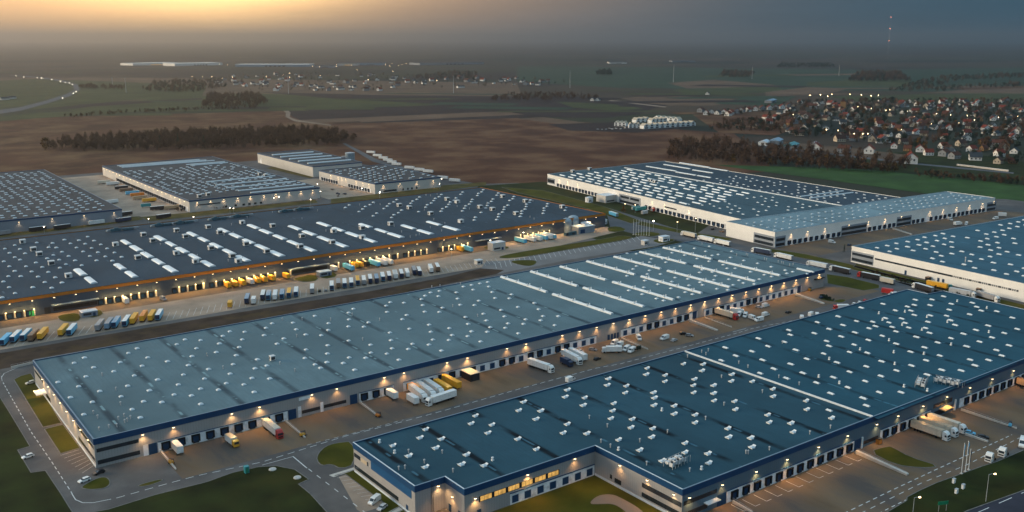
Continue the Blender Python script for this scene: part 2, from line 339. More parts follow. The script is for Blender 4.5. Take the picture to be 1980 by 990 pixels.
def make_shared():
    D = {}
    b = MB(); b.box(-1.35, 1.35, -.02, .05, .55, 3.4); D['door'] = b.mesh('dock_door', M['bluedoor'])
    b = MB(); b.box(-1.75, -1.25, .0, .6, .9, 3.75); b.box(1.25, 1.75, .0, .6, .9, 3.75); b.box(-1.75, 1.75, .0, .66, 3.45, 3.95); D['shelter'] = b.mesh('dock_shelter', M['shelter'])
    b = MB(); b.box(-1.1, -.75, 0, .35, .7, 1.2); b.box(.75, 1.1, 0, .35, .7, 1.2); b.box(-1.2, 1.2, 0, .25, .3, .68); D['bumper'] = b.mesh('dock_bumper', M['darkmetal'])
    b = MB(); b.box(-1.45, 1.45, -.02, .05, .5, 3.3); D['flat'] = b.mesh('dock_door_flat', M['bluedoor'])
    b = MB(); b.box(-1.7, 1.7, 0, .08, 3.35, 3.5); b.box(-1.6, -1.45, 0, .1, .5, 3.35); b.box(1.45, 1.6, 0, .1, .5, 3.35); D['frame'] = b.mesh('door_frame', M['capwhite'])
    b = MB(); b.box(-.25, .25, -.05, .55, .0, .16); b.box(-.06, .06, -.05, .1, -.25, .0); D['lamp'] = b.mesh('wall_lamp', M['darkmetal'])
    b = MB(); b.box(-.34, .34, .2, .62, -.14, -.01); D['diff'] = b.mesh('diffuser', M['lampglow'])
    # skylight domes
    b = MB(); b.box(-1.15, 1.15, -1.15, 1.15, 0, .35)
    b.raw([(-1.1, -1.1, .35), (1.1, -1.1, .35), (1.1, 1.1, .35), (-1.1, 1.1, .35), (-.45, -.45, .85), (.45, -.45, .85), (.45, .45, .85), (-.45, .45, .85)], [(4, 5, 6, 7), (0, 1, 5, 4), (1, 2, 6, 5), (2, 3, 7, 6), (3, 0, 4, 7)])
    D['dome'] = b.mesh('skylight', M['acryl'])
    b = MB(); b.box(-.85, .85, -1.7, 1.7, 0, .3)
    b.raw([(-.8, -1.65, .3), (.8, -1.65, .3), (.8, 1.65, .3), (-.8, 1.65, .3), (0, -1.3, .75), (0, 1.3, .75)], [(0, 1, 4), (1, 2, 5, 4), (2, 3, 5), (3, 0, 4, 5)])
    D['rect'] = b.mesh('skylight_rect', M['acryl'])
    b = MB(); b.box(-.95, .95, -1.05, 1.05, 0, .45); b.raw([(-.95, -1.05, .45), (.95, -1.05, .45), (.95, 1.05, .45), (-.95, 1.05, .45), (0, 0, 1.05)], [(0, 1, 4), (1, 2, 4), (2, 3, 4), (3, 0, 4)])
    D['vent'] = b.mesh('smoke_vent', M['acryl'])
    b = MB(); b.raw([(.95, -.9, .5), (.95, .9, .5), (1.75, .7, .95), (1.75, -.7, .95), (.95, -.9, .58), (.95, .9, .58), (1.75, .7, 1.03), (1.75, -.7, 1.03)], [(3, 2, 1, 0), (4, 5, 6, 7), (0, 1, 5, 4), (1, 2, 6, 5), (2, 3, 7, 6), (3, 0, 4, 7)])
    D['flapa'] = b.mesh('vent_flap', M['flap'])
    b = MB(); b.raw([(-x, y, z) for x, y, z in b.v] or [], []); b = MB()
    b.raw([(-.95, -.9, .5), (-1.6, -.7, .9), (-1.6, .7, .9), (-.95, .9, .5), (-.95, -.9, .58), (-1.6, -.7, .98), (-1.6, .7, .98), (-.95, .9, .58)], [(3, 2, 1, 0), (4, 5, 6, 7), (0, 1, 5, 4), (1, 2, 6, 5), (2, 3, 7, 6), (3, 0, 4, 7)])
    D['flapb'] = b.mesh('vent_flap_b', M['flap'])
    def barrel(L, w, hh, nm):
        q = MB(); prof = [(-w / 2, 0), (w / 2, 0)] + [(w / 2 * math.cos(t), .25 + hh * math.sin(t)) for t in [k * math.pi / 6 for k in range(7)]]
        q.prism(prof, -L / 2, L / 2); return q.mesh(nm, M['acrylstrip'])
    D['strip'] = barrel(19, 4.6, .75, 'skylight_strip'); D['stript'] = barrel(11., 2.3, .6, 'skylight_strip_short')
    b = MB(); b.box(-1.9, 1.9, -1.9, 1.9, .3, 2.9); b.box(-2., 2., -2., 2., 2.9, 3.1); D['unit'] = b.mesh('roof_unit', M['unit'])
    b = MB(); b.box(-1.6, 1.6, -1.93, -1.9, .7, 2.5); b.box(-1.93, -1.9, -.2, 1.5, .7, 2.4); b.box(-1.7, 1.7, -1.7, 1.7, 0, .3); D['ugrille'] = b.mesh('grille', M['grille'])
    b = MB(); b.cyl((0, 0, 0), (0, 0, 1.3), .22, .22, 8); b.cyl((0, 0, 1.3), (0, 0, 1.6), .42, .3, 8); D['pipe'] = b.mesh('vent_pipe', M['galv'])
    b = MB(); b.box(-.5, .5, -.5, .5, 0, .5); b.cyl((0, 0, .5), (0, 0, 1.1), .45, .35, 10); b.cyl((0, 0, 1.1), (0, 0, 1.4), .6, .5, 10); D['fan'] = b.mesh('roof_fan', M['flap'])
    return D
D = make_shared()
def at(B, nm, mesh, x, y, z, rz=0., parent=None):
    if parent is None: return link(nm, mesh, B.root, (x - B.o[0], y - B.o[1], z), rz)
    return link(nm, mesh, parent, (0, 0, 0), 0)
def dock(B, i, s, shelter=True, z=0., out=.1):
    a, d, nr, an, L = side(B, i); p = a + d * s + nr * out
    # local +x along the wall, local +y outward: rotate by an+pi so that y points outward
    o = link('dock_door', D['door'] if shelter else D['flat'], B.root, (p.x - B.o[0], p.y - B.o[1], z), an + math.pi)
    if shelter: link('dock_shelter', D['shelter'], o); link('dock_bumper', D['bumper'], o)
    else: link('door_frame', D['frame'], o)
    return o
def lamp(B, i, s, z, out=.0, light=True, data=None, off=.9):
    a, d, nr, an, L = side(B, i); p = a + d * s + nr * out
    o = link('wall_lamp', D['lamp'], B.root, (p.x - B.o[0], p.y - B.o[1], z), an + math.pi)
    link('diffuser', D['diff'], o)
    if light: q = p + nr * off; lamp_light((q.x, q.y, z - .25), nr, data)
def dedupe(pts, tol):
    out = []
    for p in pts:
        if all(abs(p[0] - q[0]) > tol or abs(p[1] - q[1]) > tol for q in out): out.append(p)
    return out
def scatter(B, nm, mesh, pts, sub=None, rz=0., z=None, jit=0., sc=1.):
    """countable roof fittings: the 100 nearest as parts, the rest one part of kind stuff"""
    z = B.h - .46 if z is None else z
    pts = sorted(pts, key=lambda p: p[0] ** 2 + p[1] ** 2)
    for x, y in pts[:98]:
        o = at(B, nm, mesh, x, y, z, rz + random.uniform(-jit, jit)); k_ = sc * random.uniform(.9, 1.08); o.scale = (k_, k_, sc)
        for sn, sm in (sub or []): link(sn, sm, o)
    rest = pts[98:]
    if rest:
        mb = MB(); c, s_ = math.cos(rz), math.sin(rz)
        for x, y in rest:
            mb.raw([((v.co.x * c - v.co.y * s_) * sc + x, (v.co.x * s_ + v.co.y * c) * sc + y, v.co.z * sc + z) for v in mesh.vertices], [tuple(p.vertices) for p in mesh.polygons])
            for sn, sm in (sub or []): mb.raw([((v.co.x * c - v.co.y * s_) * sc + x, (v.co.x * s_ + v.co.y * c) * sc + y, v.co.z * sc + z) for v in sm.vertices], [tuple(p.vertices) for p in sm.polygons])
        o = link(nm + 's_beyond', mb.mesh(nm + 's_beyond', mesh.materials[0], B.o), B.root); o['kind'] = 'stuff'
def roofpts(z, *vs):
    px = []
    for ox, oy, s, pts in vs: px += V(ox, oy, s, pts)
    px = dedupe(px, 4.5)
    return [tuple(G(x, y, z)[:2]) for x, y in px]

# ================================================================ warehouse M : long, grey, navy band
BM = building('warehouse', 'long silver grey warehouse with a navy roof band and white roof ribs', 'warehouse',
              [(73.5, 366), (532, 366), (532, 481), (73.5, 479.5)], 12, 'wall_m', 'navy', 'roof_m', 2.5)
def X0(x): return x - 73.5
for a, b in ((97, 152), (186.5, 204.5), (209.5, 330), (348, 409.5), (415.5, 508)):
    slab(BM, 0, 'dock_wall', X0(a), X0(b), 0, 4.4, 'dockwhite', .09); slab(BM, 0, 'dock_trim', X0(a), X0(b), 4.4, 4.62, 'navy', .3)
xs = [(100 + 6 * k, 1) for k in range(9)] + [(189, 1), (195, 1), (201, 1)]
xs += [(212.5 + 6.02 * k, int(c)) for k, c in enumerate('00011010011011011000')]
xs += [(351.3 + 6.1 * k, int(c)) for k, c in enumerate('000110011')] + [(418.3 + 6.15 * k, int(c)) for k, c in enumerate('01100011000000')]
for x, t in xs: dock(BM, 0, X0(x), bool(t))
def gate(B, i, s, w=3.8, h=4.5, m='bluedoor', z0=.05):
    slab(B, i, 'gate', s - w / 2, s + w / 2, z0, h, m, .13)
for x in (95, 154.1, 183.7, 407.2, 505.6): gate(BM, 0, X0(x), 3.6 if x != 95 else 3.2)
for x in (339, 341.4, 343.6, 345.8): gate(BM, 0, X0(x), 1.5, 3.2)
for a, b, z0, z1 in ((74.2, 89.8, 6.2, 7.7), (74.2, 90, 1.2, 2.9), (158.6, 167.2, 1.3, 2.8), (169, 180, 1.4, 2.9)):
    slab(BM, 0, 'window_band', X0(a), X0(b), z0, z1, 'glass', .05)
slab(BM, 0, 'office_wall', X0(156.8), X0(158.3), 0, 5, 'dockwhite', .09); slab(BM, 0, 'office_wall', X0(167.4), X0(168.8), 0, 4.5, 'dockwhite', .09); slab(BM, 0, 'office_wall', X0(91.3), X0(93.2), 0, 4.6, 'dockwhite', .09)
slab(BM, 0, 'blank_sign', X0(157.5), X0(163), 7.6, 9., 'whitepaint', .15)
for x in (91.5, 103.5, 127.5, 139.5, 163.5, 175.5, 199.5, 209.9, 233.8, 245.6, 269.7, 281.8, 305.7, 317.6, 329.8, 342, 354, 366.3, 379, 390.6, 403.3, 415.3, 427.5, 439.8, 452.4, 464.7, 476.9, 489.3, 501.6, 513.5, 526): lamp(BM, 0, X0(x), 9.2)
slab(BM, 0, 'entrance_canopy', X0(521), X0(531), 6.4, 6.9, 'darkmetal', 1.6)
# west end
def YM(y): return 479.5 - y
for y in (458, 446, 434, 422, 410, 398, 386, 374): lamp(BM, 3, YM(y), 9.)
for a, b, z0, z1 in ((478.5, 459, 6.6, 8.), (393, 367, 7.2, 8.6), (393, 366.5, 2.2, 3.8), (455, 446, 1.2, 3.2)): slab(BM, 3, 'window_band', YM(a), YM(b), z0, z1, 'glass', .05)
slab(BM, 3, 'plinth', YM(479.3), YM(366.2), 0, .9, 'capwhite', .14)
slab(BM, 3, 'entrance_canopy', YM(459), YM(452), 3.6, 4., 'whitepaint', 4.5)
dome_M = roofpts(12,
 (0, 640, 2.8275, [(405,172),(462,143),(512,196),(470,246),(430,300),(385,360),(317,277),(657,168),(622,218),(545,326),(505,385),(458,453),(702,118),(750,92),(734,241),(698,297),(662,355),(777,188),(808,142),(722,425),(767,470),(862,263),(817,322),(785,382),(916,163),(885,386),(952,345),(975,290),(1003,236),(1030,184),(1050,135),(967,70),(1012,44),(1075,92),(1097,48),(1047,350),(1098,396),(1097,313),(1118,258)]),
 (380, 660, 3, [(45,213),(22,272),(70,158),(127,278),(24,360),(115,60),(133,10),(173,240),(195,185),(213,130),(231,78),(248,31),(275,247),(335,291),(322,210),(340,154),(354,102),(408,138),(425,213),(468,11),(636,45),(629,94),(688,131),(720,151),(757,118),(760,68),(762,20),(852,123),(886,91),(918,162),(982,93),(1012,63),(1010,17),(1105,69),(1135,38),(1175,104)]),
 (380, 430, 3.6675, [(840,660),(537,713),(685,708),(493,745),(237,770),(187,802),(342,773),(25,832),(163,855),(325,827),(480,797),(620,820),(708,755),(775,792),(885,797),(937,712),(935,760),(573,857),(303,882),(140,915),(283,940),(433,968),(775,900),(930,868),(930,928),(770,958),(1080,835),(1080,637),(1082,685),(1078,735),(1113,610),(1188,737),(1220,706),(1233,863),(1240,920),(1082,955),(1202,958),(1353,928),(1388,890),(1380,832),(1372,778),(1440,970),(1345,588),(1352,632),(1375,563),(8,887)]),
 (760, 380, 3.3, [(605,543),(555,552),(502,562),(450,572),(612,572),(512,592),(633,607),(405,609),(297,600),(240,610),(290,633),(413,649),(205,630),(182,652),(190,690),(70,675),(316,707),(203,732),(296,734),(430,688),(548,662),(520,690),(652,645),(757,622),(743,647),(798,702),(690,721),(903,677),(930,716),(578,745),(463,766),(597,788),(712,762),(847,781),(958,760),(943,787),(1055,761),(833,810),(735,807),(717,835),(620,831),(480,810),(602,860),(502,857),(360,837),(231,815),(242,860),(378,881),(477,888),(357,913),(255,910),(230,942),(125,937),(105,841),(88,753),(60,780),(98,970),(310,980),(560,922),(800,870),(1032,818)]),
 (1200, 400, 3.8075, [(48,340),(118,343),(213,465),(198,492),(93,455),(72,480),(47,505),(295,492),(402,518),(378,548),(275,567),(172,590),(180,540),(62,612),(160,640),(372,597),(265,672),(318,687),(427,662),(477,625),(530,640),(505,575),(480,600),(605,572),(587,552),(497,527),(583,480),(602,460),(525,510),(688,535),(798,530),(710,600),(790,608),(830,572),(905,558),(985,565),(1023,530),(873,538),(700,505),(677,477),(785,450),(845,450),(958,475),(1060,497),(1113,510),(1213,463),(1268,475),(1110,438),(1010,413),(908,392),(810,370),(720,348),(627,325),(545,303),(440,287),(397,300),(380,335),(283,347),(473,353),(565,378),(652,398),(757,423),(675,355),(655,288),(820,325),(1225,487),(335,405),(310,380),(215,405),(228,380),(118,433),(1370,490)]))
scatter(BM, 'skylight', D['dome'], dome_M, jit=.05, sc=.82)
def rib(B, p, q, w=2.2, hh=1.1, name='roof_rib'):
    z = B.h - .46; p = Vector((p[0], p[1], z)); q = Vector((q[0], q[1], z)); d = (q - p).normalized(); s_ = Vector((-d.y, d.x, 0)) * w / 2; u = Vector((0, 0, 1))
    mb = MB()
    pr = [-s_, s_, s_ + u * hh * .55, s_ * .45 + u * hh, -s_ * .45 + u * hh, -s_ + u * hh * .55]
    vs = [p + o for o in pr] + [q + o for o in pr]
    mb.raw(vs, [tuple(range(6)), tuple(range(11, 5, -1))] + [(i, i + 6, (i + 1) % 6 + 6, (i + 1) % 6) for i in range(6)])
    o = link(name, mb.mesh(name, M['acryl'], B.o), B.root)
    return o
ribs = V(1200, 400, 3.8075, [(312,300),(675,383),(135,333),(492,415),(720,398),(1180,503),(537,435),(1000,545),(345,470),(808,590),(148,512),(603,633)]) + V(760, 380, 3.3, [(690,512),(983,608),(880,478),(1180,570),(1063,447),(1365,530),(1018,623),(1403,747),(1213,582),(1604,700),(1237,413),(1545,497),(1408,384),(1712,460),(1400,545),(1795,657)])
for k in range(0, len(ribs), 2):
    a, b = G(*ribs[k], 12), G(*ribs[k + 1], 12)
    x = (a.x + b.x) / 2
    r_ = rib(BM, (x, a.y), (x, b.y))
    L_ = abs(a.y - b.y); n_ = max(3, int(L_ / 11))
    for t in range(n_):
        y = a.y - (t + .45) * L_ / n_
        for dx in (-.9, .9):
            o = link('rib_fan', D['fan'], r_, (x - BM.o[0] + dx, y - BM.o[1], 12.3)); o.scale = (.75, .75, .8)
for x, y in V(0, 640, 2.8275, [(660,400),(512,448),(535,472),(543,538),(597,525),(680,465),(715,475),(683,497),(697,490),(648,480),(640,520),(560,240),(635,320)]) + V(380, 660, 3, [(155,155),(62,80),(572,170),(485,130)]) + V(380, 430, 3.6675, [(952,690),(1105,655),(712,808),(1180,832),(1300,692),(610,690),(750,688)]) + V(760, 380, 3.3, [(430,560),(300,572),(248,580),(540,762),(382,700)]) + V(1200, 400, 3.8075, [(600,275),(755,290),(855,355),(925,350),(937,355),(1060,385),(1075,388),(1160,405),(1185,410),(1198,415),(1245,430),(1270,425)]):
    g = G(x, y, 12); at(BM, 'vent_pipe', D['pipe'], g.x, g.y, 11.54)
g = G(380 + 440 / 3, 660 + 105 / 3, 12); u_ = at(BM, 'roof_unit', D['unit'], g.x, g.y, 11.54); u_.scale = (.6, .6, .8); link('grille', D['ugrille'], u_)
g = G(1200 + 1365 / 3.8075, 400 + 468 / 3.8075, 12); rib(BM, (g.x, g.y + 7), (g.x, g.y - 6), 1.6, 1.)

# ================================================================ warehouse R : stepped corner, teal roof
BR = building('warehouse', 'nearest warehouse with a teal roof, stepped navy edged corner and lit yellow office windows', 'warehouse',
              [(151.7, 259), (164, 259), (164, 247), (223.3, 247), (223.3, 202.5), (540, 197.5), (540, 240), (542, 289), (528, 291), (528, 304), (151.7, 304)], 12, 'wall_r', 'navy', 'roof_r', 2.4)
def XR(x): return x - 223.3
def XC(x): return x - 164
def YW(y): return 304 - y
def YC(y): return 247 - y
# bright roof section beyond the white fire wall
mb = MB(); mb.face([(332.3, 198.6, 11.556), (539.6, 198.1, 11.556), (539.6, 240, 11.556), (541.6, 289, 11.556), (527.7, 291, 11.556), (527.7, 303.6, 11.556), (332.3, 303.6, 11.556)])
link('roof_section', mb.mesh('roof_section', M['roof_r2'], BR.o), BR.root)
mb = MB(); mb.box(331.85, 332.2, 200.9, 303.6, 11.5, 12.35); link('fire_wall_coping', mb.mesh('fire_wall_coping', M['capwhite'], BR.o), BR.root)
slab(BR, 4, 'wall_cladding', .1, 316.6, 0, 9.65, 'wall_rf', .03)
mb = MB()
for p, q in (((151.7, 304), (151.7, 259)), ((164, 259), (164, 247)), ((223.3, 247), (223.3, 202.5)), ((528, 304), (528, 291)), ((541.9, 289), (540, 240))): mb.bar((*p, 12.06), (*q, 12.06), .42, .09)
link('edge_trim', mb.mesh('edge_trim', M['capwhite'], BR.o), BR.root)
slab(BR, 4, 'dock_wall', XR(245.8), XR(320.5), 0, 4.6, 'dockwhite', .09); slab(BR, 4, 'dock_wall', XR(338.3), XR(375.3), 0, 4.6, 'dockwhite', .09); slab(BR, 4, 'dock_wall', XR(398.3), XR(530), 0, 4.6, 'dockwhite', .09)
for a, b in ((245.8, 320.5), (338.3, 375.3), (398.3, 530)): slab(BR, 4, 'dock_trim', XR(a), XR(b), 4.6, 4.85, 'navy', .3)
for x in [249.7 + 6.13 * k for k in range(12)] + [341.8 + 6.15 * k for k in range(6)] + [403.9 + 6.36 * k for k in range(20)]: dock(BR, 4, XR(x))
for x, w in ((323.2, 4.2), (243.2, 4.5)): gate(BR, 4, XR(x), w)
slab(BR, 4, 'door_frame', XR(325.2), XR(326), 0, 4.8, 'whitepaint', .5); slab(BR, 4, 'door_frame', XR(394), XR(394.9), 0, 5., 'whitepaint', .5)
slab(BR, 4, 'window_band', XR(327), XR(337), 1., 2.6, 'glass', .05); slab(BR, 4, 'window_band', XR(377), XR(392), 4.6, 6.6, 'glass', .05); slab(BR, 4, 'window_band', XR(378), XR(393), .6, 3., 'glass', .05)
slab(BR, 4, 'entrance_canopy', XR(381.5), XR(388.5), 3.3, 3.7, 'v_tan', 3.)
slab(BR, 4, 'window_band', XR(224), XR(240.5), 5.6, 7.2, 'glass', .05); slab(BR, 4, 'window_band', XR(224), XR(236), 1.2, 3., 'glass', .05); slab(BR, 4, 'entrance_canopy', XR(234), XR(240.5), 3.6, 3.9, 'whitepaint', 2.2)
for x in (226.5, 242.9, 260.9, 278.2, 297, 315.3, 334.8, 349.8, 368.3, 386.8, 405.7, 424.8, 444, 462, 480, 498): lamp(BR, 4, XR(x), 8.1)
# court
slab(BR, 2, 'dock_wall', XC(183.4), XC(223), 0, 4.3, 'dockwhite', .09); slab(BR, 2, 'dock_trim', XC(183.4), XC(223), 4.3, 4.55, 'navy', .3)
for x in (185.6, 191.2, 197, 202.8, 208.8, 214.8, 220.6): dock(BR, 2, XC(x), False)
for k in range(6):
    w = slab(BR, 2, 'lit_window', XC(170.6 + 6 * k), XC(175.4 + 6 * k), 5.4, 7.2, 'glasslit', .06)
    for j in (1, 2):
        x = 170.6 + 6 * k + j * 1.6; mb = MB(); mb.box(x - .05, x + .05, 246.86, 246.92, 5.4, 7.2)
        link('mullion', mb.mesh('mullion', M['darkmetal'], BR.o), w)
slab(BR, 2, 'window_band', XC(170), XC(205.9), 5.25, 7.35, 'glass', .035)
gate(BR, 2, XC(170), 1.6, 2.6)
lamp(BR, 2, XC(168.3), 7.4); lamp(BR, 2, XC(191), 9.6); lamp(BR, 2, XC(213), 9.6)
lamp(BR, 0, 9.2, 9.4); lamp(BR, 1, 5., 6.4)
gate(BR, 1, 3., 1.5, 2.6); gate(BR, 1, 9., 1.5, 2.6)
mb = MB()
for k in range(14): mb.bar((158.2, 258.8, .6 + k * .75), (158.9, 258.8, .6 + k * .75), .07)
mb.bar((158.2, 258.75, .4), (158.2, 258.75, 12.4), .09); mb.bar((158.9, 258.75, .4), (158.9, 258.75, 12.4), .09); link('ladder', mb.mesh('ladder', M['darkmetal'], BR.o), BR.root)
for y, z in ((233, 9.3), (219, 9.), (206, 8.8)): lamp(BR, 3, YC(y), z)
for z0, z1 in ((5.1, 6.9), (1.5, 3.2)): slab(BR, 3, 'window_band', YC(221.8), YC(202.7), z0, z1, 'glass', .05)
slab(BR, 3, 'window', YC(238.5), YC(237.4), 2., 3.6, 'glass', .05); slab(BR, 3, 'window', YC(236), YC(232.5), 1.4, 3.2, 'glass', .05)
slab(BR, 3, 'plinth', YC(246.8), YC(202.6), 0, .9, 'capwhite', .14)
# west end
slab(BR, 10, 'blue_panel', YW(290.3), YW(261.3), 6.3, 9.6, mat('blue cladding panel', (.012, .07, .17), .4, .1, .2), .07)
slab(BR, 10, 'window_band', YW(303.6), YW(298.6), 6.4, 8., 'glass', .05); slab(BR, 10, 'lit_window', YW(298.2), YW(293.6), 6.4, 7.9, mat('painted lit pane', (.5, .4, .28), .5), .05); slab(BR, 10, 'window_band', YW(293.4), YW(292.4), 6.4, 8., 'glass', .05)  # the lit pane's glow is put into a tan colour, it emits nothing
slab(BR, 10, 'window_band', YW(303.6), YW(270.5), 1.5, 3.1, 'glass', .05); slab(BR, 10, 'plinth', YW(303.8), YW(259.2), 0, .8, 'capwhite', .14); gate(BR, 10, YW(264.5), 1.3, 2.6)
vent_R = roofpts(12,
 (640, 760, 4.305, [(785,300),(737,370),(915,380),(512,435),(868,455),(643,520),(782,613),(1125,510),(1083,590),(1272,600),(1303,330),(1337,262),(1163,252),(1200,187),(1600,72),(1560,143),(1743,146),(1703,215),(1552,380),(1707,465)]),
 (1040, 760, 4.305, [(225,30),(388,37),(375,100),(630,85),(620,145),(605,210),(968,38),(965,100),(1133,105),(1133,172),(783,215),(773,285),(1307,180),(1307,245),(1465,62),(1635,68),(1643,135),(953,293),(945,365),(242,257),(208,330),(405,335),(670,387),(845,473),(1223,415),(1223,492),(1413,502),(1420,580),(1580,293),(1587,365),(1770,372),(1780,447),(1033,562)]),
 (760, 560, 3.3, [(832,713),(800,770),(940,772),(908,825),(523,803),(495,852),(628,860),(603,915),(203,890),(168,943),(305,952),(795,952),(1110,638),(1097,682),(1223,688),(1212,735),(1372,567),(1365,608),(1487,613),(1480,657),(1407,725),(1398,770),(1388,822),(1523,827),(1517,878),(1110,856),(1085,915),(1235,917),(1437,957)]),
 (1200, 520, 3.3, [(400,605),(525,607),(518,648),(168,632),(162,672),(283,677),(281,717),(470,702),(463,742),(465,788),(592,742),(592,793),(597,838),(708,672),(705,715),(838,717),(728,845),(733,895),(970,765),(972,812),(208,788),(213,822),(212,872),(342,875),(340,923),(473,930),(473,978),(937,930),(947,978),(1085,983),(1183,840),(1187,895),(1345,950),(35,745),(28,790),(72,960)]),
 (1400, 700, 3.414, [(332,40),(48,80),(45,127),(183,127),(320,178),(323,227),(540,255),(547,310),(708,368),(68,260),(75,312),(285,345),(298,398),(438,405),(455,460),(178,500),(187,560),(23,438),(30,493)]))
vent_R = [p for p in vent_R if p[0] < 331]
scatter(BR, 'smoke_vent', D['vent'], vent_R, [('vent_flap', D['flapa']), ('vent_flap', D['flapb'])], jit=.06, sc=.9)
rect_R = roofpts(12,
 (1200, 520, 3.3, [(645,580),(670,498),(737,550),(840,522),(882,440),(942,490),(908,577),(980,633),(892,662),(1075,387),(1085,417),(1048,462),(1120,513),(1087,603),(1190,570),(1257,337),(1238,407),(1332,380),(1316,457),(1332,488),(1298,537),(1165,660),(1252,722),(1060,693),(1360,688),(1383,593),(1421,355),(1410,428),(1390,300),(1507,330),(1498,402),(1492,480),(1463,527),(1463,653),(1452,752),(1343,790),(1550,820),(1332,898)]),
 (1580, 500, 3.8075, [(725,300),(848,298),(933,275),(718,338),(833,340),(990,330),(667,350),(693,380),(578,378),(718,412),(835,415),(975,373),(955,418),(985,450),(1018,485),(818,462),(800,508),(830,543),(733,573),(1145,322),(1177,352),(1210,380),(1325,385),(1125,407),(1440,432),(1262,490),(1172,522),(1080,550),(988,583),(890,614),(793,650),(690,682),(805,745),(905,710),(1103,642),(1198,608),(1290,577),(1380,545),(1475,515),(1415,635),(1322,670),(1362,710),(1265,743),(1165,782),(1128,740),(1063,820),(920,815),(697,783),(813,850),(587,820),(477,752),(585,623),(482,565),(583,533),(555,500),(530,467),(505,435),(625,438),(650,470),(677,505),(412,462),(433,494),(385,510),(292,457),(283,541),(380,596),(273,630),(372,690),(240,684),(365,790),(240,830),(150,762),(123,872),(357,898),(472,860),(230,945),(48,697),(90,640),(72,603),(180,570),(90,515),(193,487),(158,422),(487,330),(327,358),(103,985),(460,980),(620,980)]),
 (1400, 700, 3.414, [(240,68),(413,103),(523,68),(612,132),(723,97),(830,62),(937,122),(707,200),(820,163),(917,235),(942,283),(1027,195),(1170,197),(1038,88),(1143,52),(1240,18),(1343,80),(1438,47),(1565,50),(1658,18),(695,316)]))
scatter(BR, 'skylight', D['rect'], rect_R, jit=.05, sc=.88)
for x, y in V(1580, 500, 3.8075, [(530,600),(565,688),(787,700),(987,632),(1265,540),(1250,362),(1032,313),(810,428),(773,523),(960,466),(627,487),(647,390),(455,402),(482,450),(317,668),(90,738),(572,775),(165,915),(13,868),(640,940),(812,970)]) + V(640, 760, 4.305, [(405,405),(530,493),(1345,553)]) + V(1040, 760, 4.305, [(1033,140),(1363,628),(672,468)]):
    g = G(x, y, 12); o = at(BR, 'roof_fan', D['fan'], g.x, g.y, 11.54); o.scale = (.85, .85, 1.)
for x, y in V(640, 760, 4.305, [(565,632),(617,622),(778,575),(927,495),(1017,650),(647,490)]) + V(1040, 760, 4.305, [(430,205),(580,275),(1080,325),(1397,215),(1553,95),(527,405),(605,445),(850,400),(907,592),(1265,645),(1733,497)]) + V(1200, 520, 3.3, [(518,530),(545,545),(560,520),(428,560),(645,690),(905,785),(660,865),(543,955),(1033,470),(813,625),(755,600),(1140,735),(1010,690)]) + V(1400, 700, 3.414, [(160,600),(300,575),(567,470),(703,432)]):
    g = G(x, y, 12); at(BR, 'vent_pipe', D['pipe'], g.x, g.y, 11.54)
# chillers on steel frames
def plant(B, px, n, rz=0., name='cooling_plant'):
    g = G(*px, B.h); mb = MB()
    for k in range(n):
        for j in range(2):
            mb.box(k * 1.7 - .65, k * 1.7 + .65, j * 1.9 - .7, j * 1.9 + .7, .8 + .5 * ((k + j) % 2), 2.2 + .4 * (k % 2))
    o = link(name, mb.mesh(name, M['unit']), B.root, (g.x - B.o[0], g.y - B.o[1], B.h - .46), rz)
    mb = MB()
    for k in range(-1, n + 1): mb.box(k * 1.7 + .8, k * 1.7 + .92, -1., -.88, 0, 2.6); mb.box(k * 1.7 + .8, k * 1.7 + .92, 3., 3.12, 0, 2.6)
    mb.box(-1.2, n * 1.7, -1., -.9, 2.5, 2.6); mb.box(-1.2, n * 1.7, 3., 3.1, 2.5, 2.6)
    link('steel_frame', mb.mesh('steel_frame', M['galv']), o)
    mb = MB()
    for k in range(n): mb.cyl((k * 1.7, 0, 2.0), (k * 1.7, 0, 2.72), .45, .45, 10)
    link('fan_cowl', mb.mesh('fan_cowl', M['grille']), o)
plant(BR, (1040 + 1115 / 4.305, 760 + 618 / 4.305), 5, .1)
plant(BR, (1400 + 1310 / 3.414, 700 + 165 / 3.414), 5, .4); plant(BR, (1400 + 1400 / 3.414, 700 + 130 / 3.414), 6, -1.3)

# ================================================================ warehouse L : orange band
BL = building('warehouse', 'longest dark slate warehouse with an orange band under its roof edge', 'warehouse',
              [(30, 605.3), (555, 607), (553, 795), (30, 798)], 12, 'wall_l', 'orange', 'roof_l', 2.0, cap='shelter')
def XL(x): return x - 30
LSPOT = bpy.data.lights.new('dock lamp light', 'SPOT'); LSPOT.energy = 4600; LSPOT.color = (1., .60, .22); LSPOT.spot_size = math.radians(150); LSPOT.spot_blend = .8; LSPOT.shadow_soft_size = .3
k = 0; x = 84.
while x < 552:
    lamp(BL, 0, XL(x), 9.5, data=LSPOT, off=4.); x += 12.1
dpx = V(0, 430, 3.6675, [(5,690),(70,680),(137,675),(205,660),(717,578),(780,565),(838,560),(897,550),(955,540),(1015,530),(1075,525),(1240,495),(1300,485),(1358,478),(1413,472)]) + V(380, 430, 3.6675, [(20,470),(110,455),(168,445),(222,437),(275,427),(327,417),(380,410),(430,400),(480,392),(530,385),(640,365),(983,312),(1063,300),(1112,290),(1160,283),(1208,275),(1255,267),(1300,260),(1345,252),(1405,245)]) + V(760, 380, 3.3, [(80,378),(120,368),(160,362),(197,355),(300,342),(340,335),(375,330),(420,320),(460,315),(800,262),(845,254),(880,250),(915,245),(950,240),(985,236)])
dxl = sorted(onX(x, y, 605.6) for x, y in dpx)
